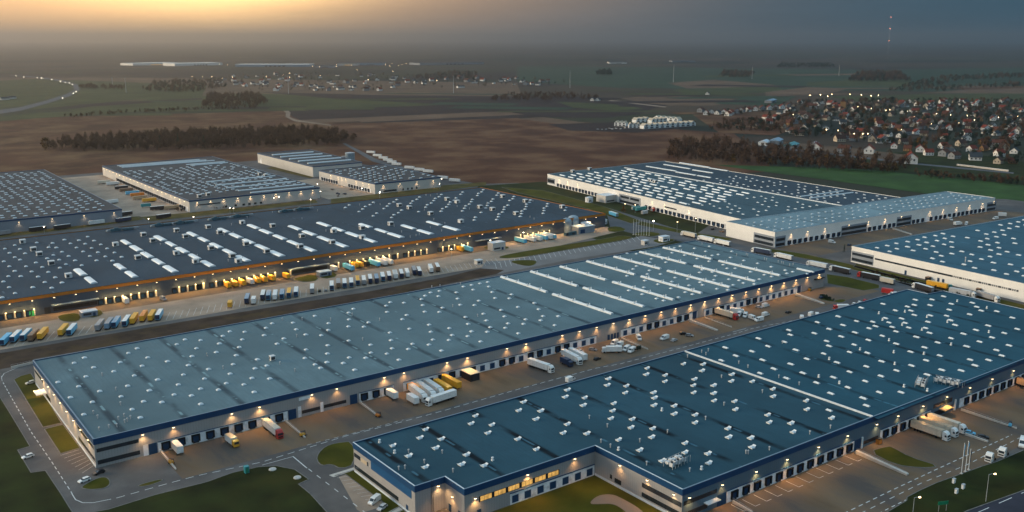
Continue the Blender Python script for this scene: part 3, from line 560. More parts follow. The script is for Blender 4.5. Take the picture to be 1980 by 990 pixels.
DL2 = bpy.data.lights.new('dock door light', 'POINT'); DL2.energy = 520; DL2.color = (1., .66, .24); DL2.shadow_soft_size = .2
b = MB(); b.box(-.55, .55, -.02, .06, .3, 4.6); JAMB = b.mesh('dock_jamb', M['v_cream'])
b = MB(); b.box(-.2, .2, .05, .25, 4.0, 4.25); JL = b.mesh('dock_lamp', M['lampglow'])
for i, x in enumerate(dxl):
    o = dock(BL, 0, XL(x), True, out=.05)
    nx = x + 3.
    if nx < 552:
        q = link('dock_jamb', JAMB, BL.root, (nx - BL.o[0], 605.3 + (nx - 30) * 1.7 / 525 - .06 - BL.o[1], 0), math.pi * 2 + math.pi); link('dock_lamp', JL, q)
        pl = bpy.data.objects.new('dock_light', DL2); COL.objects.link(pl); pl.location = (nx, 605.3 + (nx - 30) * 1.7 / 525 - 2.6, 4.6)
for pa, pb, oy, ox in (((365, 600), (700, 550), 430, 0), ((650, 335), (940, 300), 430, 380)):
    xa, xb = onX(ox + pa[0] / 3.6675, oy + pa[1] / 3.6675, 605), onX(ox + pb[0] / 3.6675, oy + pb[1] / 3.6675, 605)
    slab(BL, 0, 'office_canopy', XL(xa), XL(xb), 4.7, 5.2, 'silver', 2.5); slab(BL, 0, 'window_band', XL(xa + 1), XL(xb - 1), 1., 3.2, 'glass', .05)
xa, xb = onX(760 + 530 / 3.3, 380 + 290 / 3.3, 605), onX(760 + 690 / 3.3, 380 + 260 / 3.3, 605); slab(BL, 0, 'office_canopy', XL(xa), XL(xb), 4.7, 5.2, 'silver', 2.5)
x = onX(340 / 3.6675, 430 + 640 / 3.6675, 605); gate(BL, 0, XL(x), 3.4, 4., 'darkmetal'); x = onX(205 / 3.6675 + 6, 430 + 655 / 3.6675, 605); gate(BL, 0, XL(x), 2.6, 3.4, 'greenlight')
strip_L = roofpts(12, (0, 430, 3.6675, [(878,142),(950,185),(1037,230),(1122,277),(1215,328),(558,353),(637,410),(848,313),(932,367),(1128,112),(1208,153),(1295,195),(1390,240),(1365,83),(1430,122)]),
 (380, 430, 3.6675, [(195,55),(285,92),(380,132),(480,172),(588,217),(410,28),(503,63),(605,102),(710,142),(823,183),(55,122),(148,162),(243,205),(345,252),(93,290),(718,35),(823,72),(933,112),(1047,152),(925,10),(1033,45),(1145,80),(1265,120),(1230,17),(1348,53),(1450,85)]),
 (760, 380, 3.3, [(65,247),(135,188),(248,219),(305,164),(420,195)]))
# snap to the hall's own rows
strip_L = dedupe([(round((x - 134) / 25.1) * 25.1 + 134 if abs((x - 134) / 25.1 - round((x - 134) / 25.1)) < .3 else x, y) for x, y in strip_L], 7)
scatter(BL, 'skylight_strip', D['strip'], strip_L)
box_L = roofpts(12, (0, 430, 3.6675, [(162,145),(238,200),(280,233),(365,298),(487,388),(820,165),(978,258),(1083,137),(1018,95),(1252,65),(1315,107),(1252,226),(1388,285)]),
 (380, 430, 3.6675, [(163,78),(102,190),(350,160),(252,245),(297,283),(497,213),(540,32),(748,105),(735,178),(962,148),(972,70),(1173,47),(1176,113),(1377,18),(83,40),(325,8)]),
 (760, 380, 3.3, [(40,62),(105,78),(240,115),(345,23),(410,40),(433,165),(555,73),(635,87),(785,115),(845,35),(1080,72),(700,5)]))
for x, y in box_L:
    o = at(BL, 'roof_unit', D['unit'], x, y, 11.54, random.choice([0, 0, math.pi / 2])); link('grille', D['ugrille'], o)
small_L = roofpts(12, (0, 430, 3.6675, [(35,185),(68,215),(105,245),(27,275),(67,310),(105,343),(60,380),(25,418),(105,160),(142,187),(178,218),(143,263),(185,310),(147,380),(225,347),(270,383),(65,458),(107,500),(15,530),(233,458),(318,422),(367,462),(300,315),(255,283),(335,253),(378,230),(343,350),(392,388),(440,425),(425,320),(468,295),(420,263),(487,237),(440,207),(400,177),(345,175),(260,142),(373,145),(457,121),(560,125),(622,100),(500,148),(605,150),(543,177),(650,180),(590,205),(695,210),(533,268),(638,237),(747,240),(580,302),(685,268),(797,270),(863,243),(812,212),(760,183),(715,155),(667,128)]))
x = 386.
while x < 545:
    for j in range(6):
        for q, (dx, dy) in enumerate(((0, 0), (9, 10), (17, 20))):
            xx, yy = x + dx, 640 + j * 26 + dy
            if xx < 548 and 625 < yy < 786 and not (xx < 440 and yy < 695) and random.random() < .93: small_L.append((xx, yy))
    x += 25.1
scatter(BL, 'skylight', D['dome'], small_L)
rnd = random.Random(3)
for k in range(46):
    x, y = rnd.uniform(95, 545), rnd.uniform(615, 785); at(BL, 'vent_pipe', D['pipe'], x, y, 11.54)
for i, (x0, y0, x1, y1) in enumerate(((228, 448, 276, 454), (307, 436, 345, 440), (352, 434, 393, 437), (422, 425, 456, 429), (464, 419, 496, 424), (553, 408, 578, 411), (586, 406, 616, 409))):
    a, b_ = G(x0, y1 + 2, 12), G(x1, y0 + 4, 12); L_ = abs(b_.x - a.x); mb = MB()
    mb.box(0, L_ * .45, -1.6, 1.6, .3, 2.3); mb.box(L_ * .5, L_, -1.3, 1.3, .3, 1.9); mb.box(L_ * .15, L_ * .35, -1.2, 1.2, 2.3, 2.9)
    o = link('ventilation_plant', mb.mesh('ventilation_plant', M['teal']), BL.root, (min(a.x, b_.x) - BL.o[0], 782 - BL.o[1], 11.54))
    mb = MB(); mb.box(-3.5, 0, -.6, .6, .8, 1.9); mb.box(L_, L_ + 4, -.6, .6, .9, 2.); mb.box(-3.5, -2.4, -3, .6, .8, 1.9); link('duct', mb.mesh('duct', M['silver']), o)
# ducts and silos at the east end of L's front
g0 = G(760 + 1080 / 3.3, 380 + 232 / 3.3)
for i, (px, r, hh, lab) in enumerate((((1098, 225), 4.2, 12.5, 'domed grey silo standing nearest the lit dock doors of the orange banded warehouse'), ((1140, 215), 4.8, 13.5, 'tallest grey domed silo between the ducts at the end of the orange banded warehouse'))):
    g = G(760 + px[0] / 3.3, 380 + px[1] / 3.3); t = thing('storage_silo', lab, 'silo', (g.x, g.y - 2, 0)); mb = MB(); mb.cyl((0, 0, 0), (0, 0, hh - 3), r, r, 18)
    link('drum', mb.mesh('drum', M['silver']), t); mb = MB()
    for q in range(4): a0, a1 = q * math.pi / 8, (q + 1) * math.pi / 8; mb.cyl((0, 0, hh - 3 + 3 * math.sin(a0)), (0, 0, hh - 3 + 3 * math.sin(a1)), r * math.cos(a0), max(.05, r * math.cos(a1)), 18)
    link('dome', mb.mesh('dome', M['silver']), t)
g = G(760 + 1215 / 3.3, 380 + 230 / 3.3); t = thing('machine_shed', 'low grey machine shed with a pale roof beside the domed silos', 'shed', (g.x, g.y, 0)); mb = MB(); mb.box(-8, 10, -3, 7, 0, 5.5); link('wall', mb.mesh('wall', M['wall_v']), t); mb = MB(); mb.box(-8.4, 10.4, -3.4, 7.4, 5.5, 5.9); mb.box(2, 9, 1, 6, 5.9, 8); link('roof', mb.mesh('roof', M['capwhite']), t)
mb = MB(); mb.box(-6, -1, -3.06, -3.0, .3, 3.6); link('door', mb.mesh('door', M['bluedoor']), t)
g = G(760 + 1130 / 3.3, 380 + 247 / 3.3); t = thing('machine_container', 'teal machine container at the foot of the silos', 'container', (g.x, g.y, 0)); mb = MB(); mb.box(-6, 6, -1.3, 1.3, .2, 2.9); link('body', mb.mesh('body', M['teal']), t); mb = MB(); mb.box(-5, -3, -1.36, -1.3, .5, 2.5); mb.box(1, 4, -1.36, -1.3, .6, 2.2); link('door', mb.mesh('door', M['darkmetal']), t)

# ================================================================ white warehouse T and its wing F
BT = building('warehouse', 'large white warehouse with a long cream loading wall beside the green meadow', 'warehouse',
              [(628.3, 516.6), (841, 499), (860, 834), (670, 831)], 12, 'wall_t', 'wall_t', 'roof_t', 1.2)
sT = lambda px, py: (lambda a, d: max(0, min(300, (Vector(tuple(G(px, py)[:2])) - a).dot(d))))(side(BT, 3)[0], side(BT, 3)[1])
LT = side(BT, 3)[4]
# positions along the west wall: docks at measured pixels (base line)
def alongT(x, y):
    a, d, nr, an, L = side(BT, 3); r = ray(x, y); t = (a - Vector((0, 0))).dot(nr) / Vector((r.x, r.y)).dot(nr); p = Vector((r.x, r.y)) * t; return (p - a).dot(d)
tp = V(1040, 290, 4.304, [(168,300),(193,308),(219,314),(245,320),(271,325),(297,331),(323,337),(350,344),(376,348),(402,353),(429,360),(456,366),(485,372)]); tq = V(1040, 290, 4.304, [(903,470),(935,478),(968,488),(1003,493),(1035,500),(1070,508),(1104,513),(1138,518),(1175,527),(1207,542),(1242,552),(1278,562),(1315,568),(1352,575),(1388,583),(1426,590),(1465,600),(1503,607),(1540,610)])
for grp in (tp, tq):
    ss = [alongT(*p) for p in grp]; slab(BT, 3, 'dock_wall', max(0, min(ss) - 4), min(LT, max(ss) + 4), 0, 4.4, 'dockwhite', .09)
    for q in ss: dock(BT, 3, q)
a_, b_ = alongT(*V(1040, 290, 4.304, [(678, 380)])[0]), alongT(*V(1040, 290, 4.304, [(855, 410)])[0])
slab(BT, 3, 'office_front', a_, b_, 0, 9.2, 'wall_v', .3); slab(BT, 3, 'window_band', a_ + 2, (a_ + b_) / 2 - 1, 5.6, 7.8, 'glass', .36); slab(BT, 3, 'window_band', (a_ + b_) / 2 + 1, b_ - 2, 5.6, 7.8, 'glass', .36); slab(BT, 3, 'window_band', a_ + 2, b_ - 2, 1., 3.2, 'glass', .36)
slab(BT, 3, 'office_front', .3, 16, 2., 8., 'wall_v', .1); slab(BT, 3, 'window_band', 1, 15, 3, 6.5, 'glass', .2)
c_ = alongT(*V(1040, 290, 4.304, [(1058, 480)])[0]); d_ = alongT(*V(1040, 290, 4.304, [(1155, 480)])[0]); slab(BT, 3, 'window_band', c_, d_, 6.2, 7.4, 'glass', .05)
for px in ((250, 265), (333, 270), (180, 245), (955, 412), (1058, 435), (1258, 480)): lamp(BT, 3, alongT(*V(1040, 290, 4.304, [px])[0]), 8.6, data=WSPOT)
st_T = []
a, d, nr, an, L = side(BT, 3)
for r in range(9):
    off = 9 + r * 11.6
    for c in range(15):
        s_ = 18 + c * 17.6 + (r % 2) * 5
        if s_ > 245 - r * 3 or random.random() < .06: continue
        p = a + d * s_ - nr * off; st_T.append((p.x, p.y))
scatter(BT, 'skylight_strip', D['stript'], st_T, rz=an + math.pi / 2)
# ridge wall across T and dark far half
f0, f1 = G(1207, 324, 12), G(1621, 399, 12)
mb = MB(); mb.bar((f0.x, min(f0.y, 829), 12), (f1.x + 6, max(f1.y, 502), 12), .6, .9); link('fire_wall', mb.mesh('fire_wall', M['capwhite'], BT.o), BT.root)
mb = MB(); mb.face([(f1.x + 7, 501.5, 11.556), (840.4, 499.6, 11.556), (859.4, 833.5, 11.556), (f0.x + .4, 831.5, 11.556)]); link('roof_section', mb.mesh('roof_section', M['roof_l'], BT.o), BT.root)
far_T = []; near_T = []
for i in range(12):
    for j in range(20):
        x, y = 645 + i * 10.5 + (j % 2) * 4, 522 + j * 10.6
        if x < 630 + (y - 516) * .14 + 6: continue
        if y < 600 - (x - 640) * .1 and x < f1.x - 4 and random.random() < .6: near_T.append((x, y))
for i in range(8):
    for j in range(17):
        x, y = f1.x + 16 + i * 10.5 + (j % 2) * 4, 508 + j * 11.5
        if x < 838 and random.random() < .72: far_T.append((x, y))
scatter(BT, 'skylight', D['rect'], near_T + far_T, sc=.8)
for px in ((1040 + 940 / 4.304, 290 + 260 / 4.304), (1040 + 975 / 4.304, 290 + 270 / 4.304), (1040 + 290 / 4.304, 290 + 185 / 4.304), (1040 + 430 / 4.304, 290 + 165 / 4.304)):
    g = G(*px, 12); u = at(BT, 'roof_unit', D['unit'], g.x, g.y, 11.54); link('grille', D['ugrille'], u)
for px in ((905,135,1130,178),(1050,120,1240,160),(1180,105,1400,148),(1150,182,1300,212),(1290,165,1450,192),(1330,212,1430,232),(1430,150,1570,175)):
    q = V(1040, 290, 4.304, [px[:2], px[2:]]); a2, b2 = G(*q[0], 12), G(*q[1], 12); rib(BT, (a2.x, a2.y), ((a2.x * .6 + b2.x * .4), b2.y), 2.4, 1.)
for q in (((215,287),(480,252)),((275,297),(540,262))):
    w = V(1480, 290, 3.194, q); a2, b2 = G(*w[0], 12), G(*w[1], 12); rib(BT, (a2.x, a2.y), (b2.x, b2.y), 1.6, .9, 'cable_duct')

BF = building('warehouse', 'wide white wing with wall lamps joined to the large white warehouse', 'warehouse',
              [(604, 463), (909, 443.5), (909, 491.5), (608.3, 515.9)], 12.6, 'wall_t', 'wall_t', 'roof_f', 1.2)
def alongF(x, y):
    a, d, nr, an, L = side(BF, 0); r = ray(x, y); t = a.dot(nr) / Vector((r.x, r.y)).dot(nr); p = Vector((r.x, r.y)) * t; return (p - a).dot(d)
for x, y in V(1480, 290, 3.194, [(158,520),(260,505),(367,488),(515,462),(635,450),(737,430),(840,408),(1015,385),(1097,375),(1180,360),(1260,348),(1340,335),(1410,318)]): lamp(BF, 0, alongF(x, y), 8.8, data=WSPOT)
for grp in ([(145,578),(177,575),(210,570),(245,565),(279,558),(313,553),(348,547),(383,543),(418,535),(450,530)], [(640,500),(670,497),(702,490),(733,485),(763,478),(790,470)], [(912,450),(938,447),(968,442),(1020,433),(1050,430),(1078,424),(1105,420),(1133,415),(1162,409),(1190,405),(1215,400),(1242,396),(1268,392),(1294,387),(1320,383),(1343,378)]):
    ss = [alongF(*p) for p in V(1480, 290, 3.194, grp)]; slab(BF, 0, 'dock_wall', min(ss) - 3, max(ss) + 3, 0, 4.5, 'dockwhite', .09)
    for q in ss: dock(BF, 0, q)
for u, v, z0, z1 in ((2, 66, 0, 0), (468, 625, 0, 0), (808, 898, 0, 0), (1362, 1418, 0, 0)):
    q = V(1480, 290, 3.194, [(max(u, 62), 560 - u * .12), (v, 560 - v * .12)]); a2, b2 = max(.2, alongF(*q[0])), alongF(*q[1])
    if u < 100: b2 = alongF(*V(1480, 290, 3.194, [(123, 560)])[0])
    slab(BF, 0, 'office_front', a2, b2, 0, 8.6, 'wall_v', .25); slab(BF, 0, 'window_band', a2 + .6, b2 - 1, 4.8, 7., 'glass', .32); slab(BF, 0, 'window_band', a2 + .6, b2 - 1, .8, 3., 'glass', .32)
slab(BF, 3, 'office_front', 31, 52.6, 0, 8.8, 'wall_v', .25); slab(BF, 3, 'window_band', 32, 52, 5., 7.2, 'glass', .32); slab(BF, 3, 'window_band', 32, 52, .9, 3.1, 'glass', .32)
pts = []
for i in range(34):
    for j in range(4):
        x = 612 + i * 8.9 + (j % 2) * 4; y = 462 - (x - 604) * .064 + 8 + j * 10.5
        if random.random() < .85 and x < 904: pts.append((x, y))
scatter(BF, 'skylight', D['rect'], pts, rz=math.pi / 2, sc=.75)

BU = building('warehouse', 'white warehouse with one thin dark window ribbon along its bright side wall', 'warehouse',
              [(597, 235), (850, 220), (862, 380), (610, 398)], 12, 'wall_t', 'wall_t', 'roof_u', 1.2)
def alongU(x, y):
    a, d, nr, an, L = side(BU, 3); r = ray(x, y); t = a.dot(nr) / Vector((r.x, r.y)).dot(nr); p = Vector((r.x, r.y)) * t; return (p - a).dot(d)
LU = side(BU, 3)[4]
q = [alongU(*p) for p in V(1480, 290, 3.194, [(540, 650), (668, 680), (675, 682), (1562, 880)])]
slab(BU, 3, 'office_front', .3, q[1], .8, 8.6, 'wall_v', .1); slab(BU, 3, 'window_band', .8, q[1] - .6, 5.6, 7.4, 'glass', .16); slab(BU, 3, 'window_band', .8, q[1] - .6, 1.4, 3.4, 'glass', .16)
slab(BU, 3, 'window_band', q[2], q[3], 5.7, 6.9, 'glass', .05)
for k in range(34): 
    s_ = alongU(1480 + 1145 / 3.194, 290 + 790 / 3.194) + k * 1.35
    if s_ < q[3] and k % 5: slab(BU, 3, 'mullion', s_, s_ + .5, 5.7, 6.9, 'whitepaint', .09)
for px in ((865, 765), (1067, 812), (1097, 820)): gate(BU, 3, alongU(*V(1480, 290, 3.194, [px])[0]), 1.6, 3.)
pts = []
for i in range(18):
    for j in range(14):
        x = 616 + i * 12.6 + (j % 2) * 4; y = 246 + j * 10.5 + random.uniform(-1.5, 1.5)
        if random.random() < .66 and y < 390 - (x - 610) * .07: pts.append((x, y))
scatter(BU, 'skylight', D['rect'], pts, jit=.05)
g = G(1480 + 1235 / 3.194, 290 + 690 / 3.194, 12); at(BU, 'vent_pipe', D['pipe'], g.x, g.y, 11.54).scale = (1.6, 1.6, 2.4)

# ================================================================ far left warehouses
BV = building('warehouse', 'grey warehouse with a low dull roof cut by the left edge of the photo', 'warehouse', [(60, 890), (222, 887), (222, 1217), (60, 1222)], 11.5, 'wall_v', 'navy', 'roof_w', 1.4)
for x in (138, 164, 190, 215): lamp(BV, 0, x - 60, 8.6, data=WSPOT)
BW = building('warehouse', 'grey roofed warehouse with a cream loading wall along a crowded truck yard', 'warehouse', [(285.5, 895), (421, 897), (425, 1225), (285, 1210)], 11.5, 'wall_w', 'navy', 'roof_w', 1.4)
for x in (293, 306, 319, 333, 346, 360, 373, 387, 400, 413): lamp(BW, 0, x - 285.5, 9., data=WSPOT)
slab(BW, 0, 'window_band', 8, 30, 5.6, 6.8, 'glass', .05)
for x in (34, 44, 52, 58, 64, 70): slab(BW, 0, 'window', x, x + 2.6, 1., 3., 'glass', .05)
for k in range(22): lamp(BW, 3, 8 + k * 14., 9., light=(k % 2 == 0), data=WSPOT)
slab(BW, 3, 'dock_wall', 60, 310, 0, 4.3, 'dockwhite', .09)
for k in range(38): dock(BW, 3, 64 + k * 6.4)
BY = building('warehouse', 'tall narrow hall with a plain cream side wall and five white roof ribs', 'warehouse', [(482, 1043), (548, 1044), (556, 1210), (482, 1213)], 13, 'wall_w', 'navy', 'roof_w', 1.2)
for k in range(5): rib(BY, (488 + 0, 1070 + k * 27), (546, 1070 + k * 27), 3.2, 1.4)
slab(BY, 3, 'gate', 8, 13, 0, 7, 'dockwhite', .1)
BZ = building('warehouse', 'low warehouse with a lamp lit cream dock wall joined to the tall hall', 'warehouse', [(480, 887), (562, 886), (566, 1021), (478, 1018)], 11.5, 'wall_w', 'navy', 'roof_w', 1.4)
for x in (490, 510, 531, 552): lamp(BZ, 0, x - 480, 8.4, data=WSPOT)
for s_ in (30, 48, 56, 66, 90, 105, 118): lamp(BZ, 3, s_, 8.6, data=WSPOT)
slab(BZ, 3, 'dock_wall', 4, 46, 0, 4.3, 'dockwhite', .09); slab(BZ, 3, 'dock_wall', 70, 122, 0, 4.3, 'dockwhite', .09)
for k in range(7): dock(BZ, 3, 8 + k * 6)
for k in range(8): dock(BZ, 3, 74 + k * 6.2)
slab(BZ, 0, 'window_band', 10, 26, 1., 3., 'glass', .05)
for x in (33, 39, 44, 50): slab(BZ, 0, 'window', x, x + 2., .8, 3., 'glass', .05)
def gridpts(x0, x1, dx, y0, y1, dy, p=.85, j=1.): return [(x + random.uniform(-j, j), y + random.uniform(-j, j)) for i, x in enumerate([x0 + k * dx for k in range(int((x1 - x0) / dx) + 1)]) for y in [y0 + k * dy + (i % 2) * dy / 2 for k in range(int((y1 - y0) / dy))] if random.random() < p]
scatter(BZ, 'skylight', D['rect'], gridpts(486, 560, 9, 894, 1015, 12), rz=math.pi / 2)
scatter(BV, 'skylight', D['rect'], gridpts(120, 218, 8.5, 896, 1212, 13), rz=math.pi / 2)
scatter(BW, 'skylight', D['rect'], gridpts(292, 418, 9, 930, 1150, 10, .75), rz=math.pi / 2)
for y, xa, xb in ((1200, 300, 400), (1190, 300, 405), (1180, 300, 412), (1160, 370, 418), (1150, 372, 418), (1004, 340, 418), (975, 340, 419), (950, 342, 418), (925, 345, 418), (905, 350, 418)): rib(BW, (xa, y), (xb, y), 2., 1.1)
for q in ((1450, 262), (1500, 275), (1000, 440), (925, 455)):
    g = G(180 + q[0] / 4.5, 280 + q[1] / 4.5, 11.5); u = at(BW, 'roof_unit', D['unit'], g.x, g.y, 11.04); link('grille', D['ugrille'], u)
g = G(677, 311); t = thing('storage_tank', 'round grey storage tank standing beside the tall ribbed hall', 'tank', tuple(g)); mb = MB(); mb.cyl((0, 0, 0), (0, 0, 11), 6.5, 6.5, 24); link('shell', mb.mesh('shell', M['silver']), t); mb = MB(); mb.cyl((0, 0, 11), (0, 0, 12), 6.6, .6, 24); link('roof', mb.mesh('roof', M['galv']), t)
g = G(665, 311); t = thing('pump_house', 'small grey pump house next to the round storage tank', 'pump house', tuple(g)); mb = MB(); mb.box(-2.5, 2.5, -2.5, 2.5, 0, 6); link('wall', mb.mesh('wall', M['wall_v']), t); mb = MB(); mb.box(-2.7, 2.7, -2.7, 2.7, 6, 6.3); link('roof', mb.mesh('roof', M['galv']), t)

# ================================================================ ground
gnd = MB(); gnd.face([(-45000, -45000, -.5), (45000, -45000, -.5), (45000, 45000, -.5), (-45000, 45000, -.5)])
m, N, L, b = new_mat('patchwork farmland')
ge = N.new('ShaderNodeNewGeometry'); mp = N.new('ShaderNodeMapping'); mp.inputs['Rotation'].default_value = (0, 0, .5); mp.inputs['Scale'].default_value = (.0009, .0026, 1); L.new(ge.outputs['Position'], mp.inputs[0])
nz0 = N.new('ShaderNodeTexNoise'); nz0.inputs['Scale'].default_value = .0016; L.new(ge.outputs['Position'], nz0.inputs['Vector'])
vo = N.new('ShaderNodeTexVoronoi'); vo.inputs['Scale'].default_value = 1.; vo.distance = 'CHEBYCHEV'; L.new(mp.outputs[0], vo.inputs['Vector'])
sp = N.new('ShaderNodeSeparateColor'); L.new(vo.outputs['Color'], sp.inputs[0])
rp = N.new('ShaderNodeValToRGB'); rp.color_ramp.interpolation = 'CONSTANT'
cs = [(.0, (.040, .030, .024)), (.2, (.062, .045, .030)), (.36, (.036, .042, .022)), (.52, (.05, .036, .026)), (.66, (.028, .036, .022)), (.8, (.075, .052, .034)), (.9, (.032, .024, .022))]
while len(rp.color_ramp.elements) < len(cs): rp.color_ramp.elements.new(.5)
for e, (p_, c_) in zip(rp.color_ramp.elements, cs): e.position = p_; e.color = c_ + (1,)
L.new(sp.outputs[0], rp.inputs[0])
nz = N.new('ShaderNodeTexNoise'); nz.inputs['Scale'].default_value = .01; nz.inputs['Detail'].default_value = 8; L.new(ge.outputs['Position'], nz.inputs['Vector'])
mr = N.new('ShaderNodeMapRange'); mr.inputs[1].default_value = .3; mr.inputs[2].default_value = .7; mr.inputs[3].default_value = .0; mr.inputs[4].default_value = .6; L.new(nz.outputs['Fac'], mr.inputs[0])
c = mixer(N, L, mr.outputs[0], rp.outputs[0], (.045, .034, .026))
# woods scattered over the far plain
nw = N.new('ShaderNodeTexNoise'); nw.inputs['Scale'].default_value = .0007; nw.inputs['Detail'].default_value = 5; L.new(ge.outputs['Position'], nw.inputs['Vector'])
mw_ = N.new('ShaderNodeMapRange'); mw_.inputs[1].default_value = .56; mw_.inputs[2].default_value = .585; L.new(nw.outputs['Fac'], mw_.inputs[0])
c = mixer(N, L, mw_.outputs[0], c, (.018, .022, .017))
L.new(c, b.inputs['Base Color']); b.inputs['Roughness'].default_value = .95; b.inputs['Specular IOR Level'].default_value = .1
o = link('ground', gnd.mesh('ground', m)); o['kind'] = 'structure'

# ---- fields (nearest that can be told apart), each a sheet a few centimetres above the last
fz = [-.42]
def field(m, px, sm=0):
    fz[0] += .008; p = smooth(px, sm) if sm else px
    return sheet('field', p, M[m], fz[0])
field('tanf', [(-60, 150), (250, 150), (640, 155), (1000, 160), (1010, 190), (500, 185), (100, 200), (-60, 215)])
field('greenf', [(-60, 160), (60, 152), (230, 158), (400, 165), (390, 186), (240, 194), (100, 208), (-60, 224)])
field('teal_f', [(1000, 128), (1300, 130), (1700, 135), (1980, 130), (2100, 180), (1640, 175), (1200, 170), (1000, 158)])
field('tanf', [(1290, 160), (1380, 154), (1500, 164), (1480, 168), (1330, 171)])
field('greenf', [(1300, 173), (1500, 166), (1520, 178), (1330, 183)])
field('tanf', [(1480, 178), (1560, 168), (1640, 171), (1600, 182), (1480, 186)])
field('greenf', [(1560, 158), (1760, 152), (1760, 168), (1560, 166)])
field('greenf', [(1600, 186), (1980, 178), (2080, 178), (2080, 197), (1660, 196)])
field('tanf', [(1780, 180), (1900, 170), (2080, 168), (2080, 181)])
field('tanf', [(1200, 190), (1270, 184), (1440, 192), (1380, 204), (1280, 204)])
field('teal_f', [(1380, 200), (1440, 188), (1540, 186), (1500, 205)])
field('brownf2', [(-80, 236), (100, 226), (560, 214), (700, 236), (760, 340), (300, 420), (-80, 420)])
field('brownf', [(640, 240), (1000, 228), (1130, 236), (1420, 258), (1500, 330), (1300, 345), (950, 420), (600, 380), (650, 290)])
field('greenf', [(130, 212), (300, 190), (480, 180), (640, 186), (860, 200), (800, 213), (560, 206), (390, 206), (180, 222)])
field('greenf', [(-60, 232), (60, 218), (150, 215), (390, 196), (400, 205), (160, 222), (0, 234)])
field('plough', [(150, 202), (390, 189), (393, 192), (160, 207)])
field('plough', [(500, 178), (760, 184), (1010, 186), (1180, 190), (1060, 200), (870, 202), (640, 190)])
field('plough', [(556, 217), (585, 211), (830, 204), (1060, 194), (1290, 198), (1220, 228), (1010, 226), (600, 236), (570, 229)], 1)
field('tanf', [(575, 232), (900, 218), (980, 215), (1000, 219), (700, 234), (600, 238)])
field('plough', [(640, 237), (1000, 221), (1060, 226), (760, 236)])
field('tanf', [(690, 233), (1000, 219), (1015, 221), (700, 236)])
field('greenf', [(1075, 196), (1200, 202), (1245, 210), (1190, 214), (1110, 208)])
field('tanf', [(1000, 229), (1050, 226), (1140, 238), (1100, 242)])
field('plough', [(1060, 240), (1190, 236), (1340, 246), (1230, 256), (1100, 252)])
field('brownf2', [(1340, 222), (1500, 214), (1560, 240), (1500, 262), (1390, 256)])
field('plough', [(1180, 194), (1290, 203), (1270, 208), (1200, 206)])
field('meadow', [(1380, 318), (1620, 325), (1760, 333), (2080, 362), (2080, 420), (1920, 395), (1820, 378), (1620, 350), (1450, 328)])
field('lawndark', [(1640, 300), (1760, 292), (1900, 300), (2080, 330), (2080, 368), (1760, 336), (1640, 322)])
field('tanf', [(1470, 270), (1640, 285), (1760, 300), (1750, 312), (1600, 297), (1480, 284)])
rs = random.Random(31)
for k in range(46):
    y = 138 + 82 * rs.random() ** .8; x = rs.uniform(-40, 1500) if y > 185 else rs.uniform(-40, 1900)
    if 380 < x + 120 and x < 1120 and 138 < y < 180: continue
    if x > 1300 and y > 188: continue
    if 40 < x + 100 < 170 and 143 < y < 215: continue
    wd, hh, sk = rs.uniform(120, 330), rs.uniform(1.2, 4.2) * (y - 75) / 110, rs.uniform(-6, 9)
    field(rs.choice(['plough', 'greenf', 'tanf', 'teal_f', 'brownf2', 'plough', 'greenf']), [(x, y + sk * .3), (x + wd, y - sk * .3), (x + wd + sk * 6, y - sk * .3 + hh), (x + sk * 6, y + sk * .3 + hh)])
sheet('dirt_track', [(545, 212), (553, 218), (552, 226), (568, 234), (640, 243), (640, 241), (575, 232), (560, 226), (562, 218), (556, 212)], M['trackdirt'], -.1)
sheet('dirt_track', [(1180, 193), (1290, 206), (1286, 208), (1176, 195)], M['trackdirt'], -.1)
sheet('village_road', [(1440, 276), (1500, 284), (1640, 300), (1760, 314), (1960, 333), (1960, 336), (1760, 317), (1640, 303), (1500, 287), (1440, 279)], M['road'], -.1)
sheet('track', [(662, 277), (668, 277), (730, 308), (860, 345), (1000, 372), (1180, 400), (1170, 404), (990, 376), (850, 349), (720, 312)], M['road'], -.1)
# motorway in the far left
mwL = [(-60, 220), (40, 207), (90, 194), (130, 181), (144, 173), (140, 164), (115, 157), (70, 150), (20, 146)]
mwR = [(18, 145), (75, 148.5), (122, 155), (150, 163), (154, 174), (138, 185), (95, 199), (40, 214), (-60, 229)]
sheet('motorway', mwL + mwR, M['road'], -.08)

# ---- yards
LOT = [(-110, 60), (560, 60), (1000, 225), (985, 470), (935, 520), (640, 560), (650, 860), (610, 880), (575, 1235), (-110, 1240)]
sheet('yard_asphalt', LOT, M['asphalt'], -.03, world=True)
sheet('grass_strip', [(500, 488), (640, 560), (680, 850), (600, 868), (545, 800)], M['lawndark'], -.02, world=True)
sheet('yard_paving', [(97, 366), (532, 366), (552, 346), (552, 337), (97, 337)], M['paver'], -.012, world=True)
sheet('yard_paving', [(223, 203), (545, 197), (545, 168), (245, 160)], M['paver'], -.012, world=True)
sheet('yard_paving', [(603, 463), (910, 443), (930, 405), (605, 425)], M['paver'], -.012, world=True)
sheet('yard_concrete', [(20, 605), (556, 606.5), (556, 585), (470, 570), (420, 551), (400, 547), (20, 547)], M['concrete'], -.012, world=True)
sheet('yard_paving', [(20, 605), (430, 606), (430, 590), (20, 589)], M['paver'], -.009, world=True)
sheet('yard_paving', [(223, 1215), (285, 1215), (285, 890), (224, 890)], M['concrete'], -.012, world=True)
sheet('yard_paving', [(425, 1030), (480, 1030), (480, 885), (425, 885)], M['concrete'], -.012, world=True)
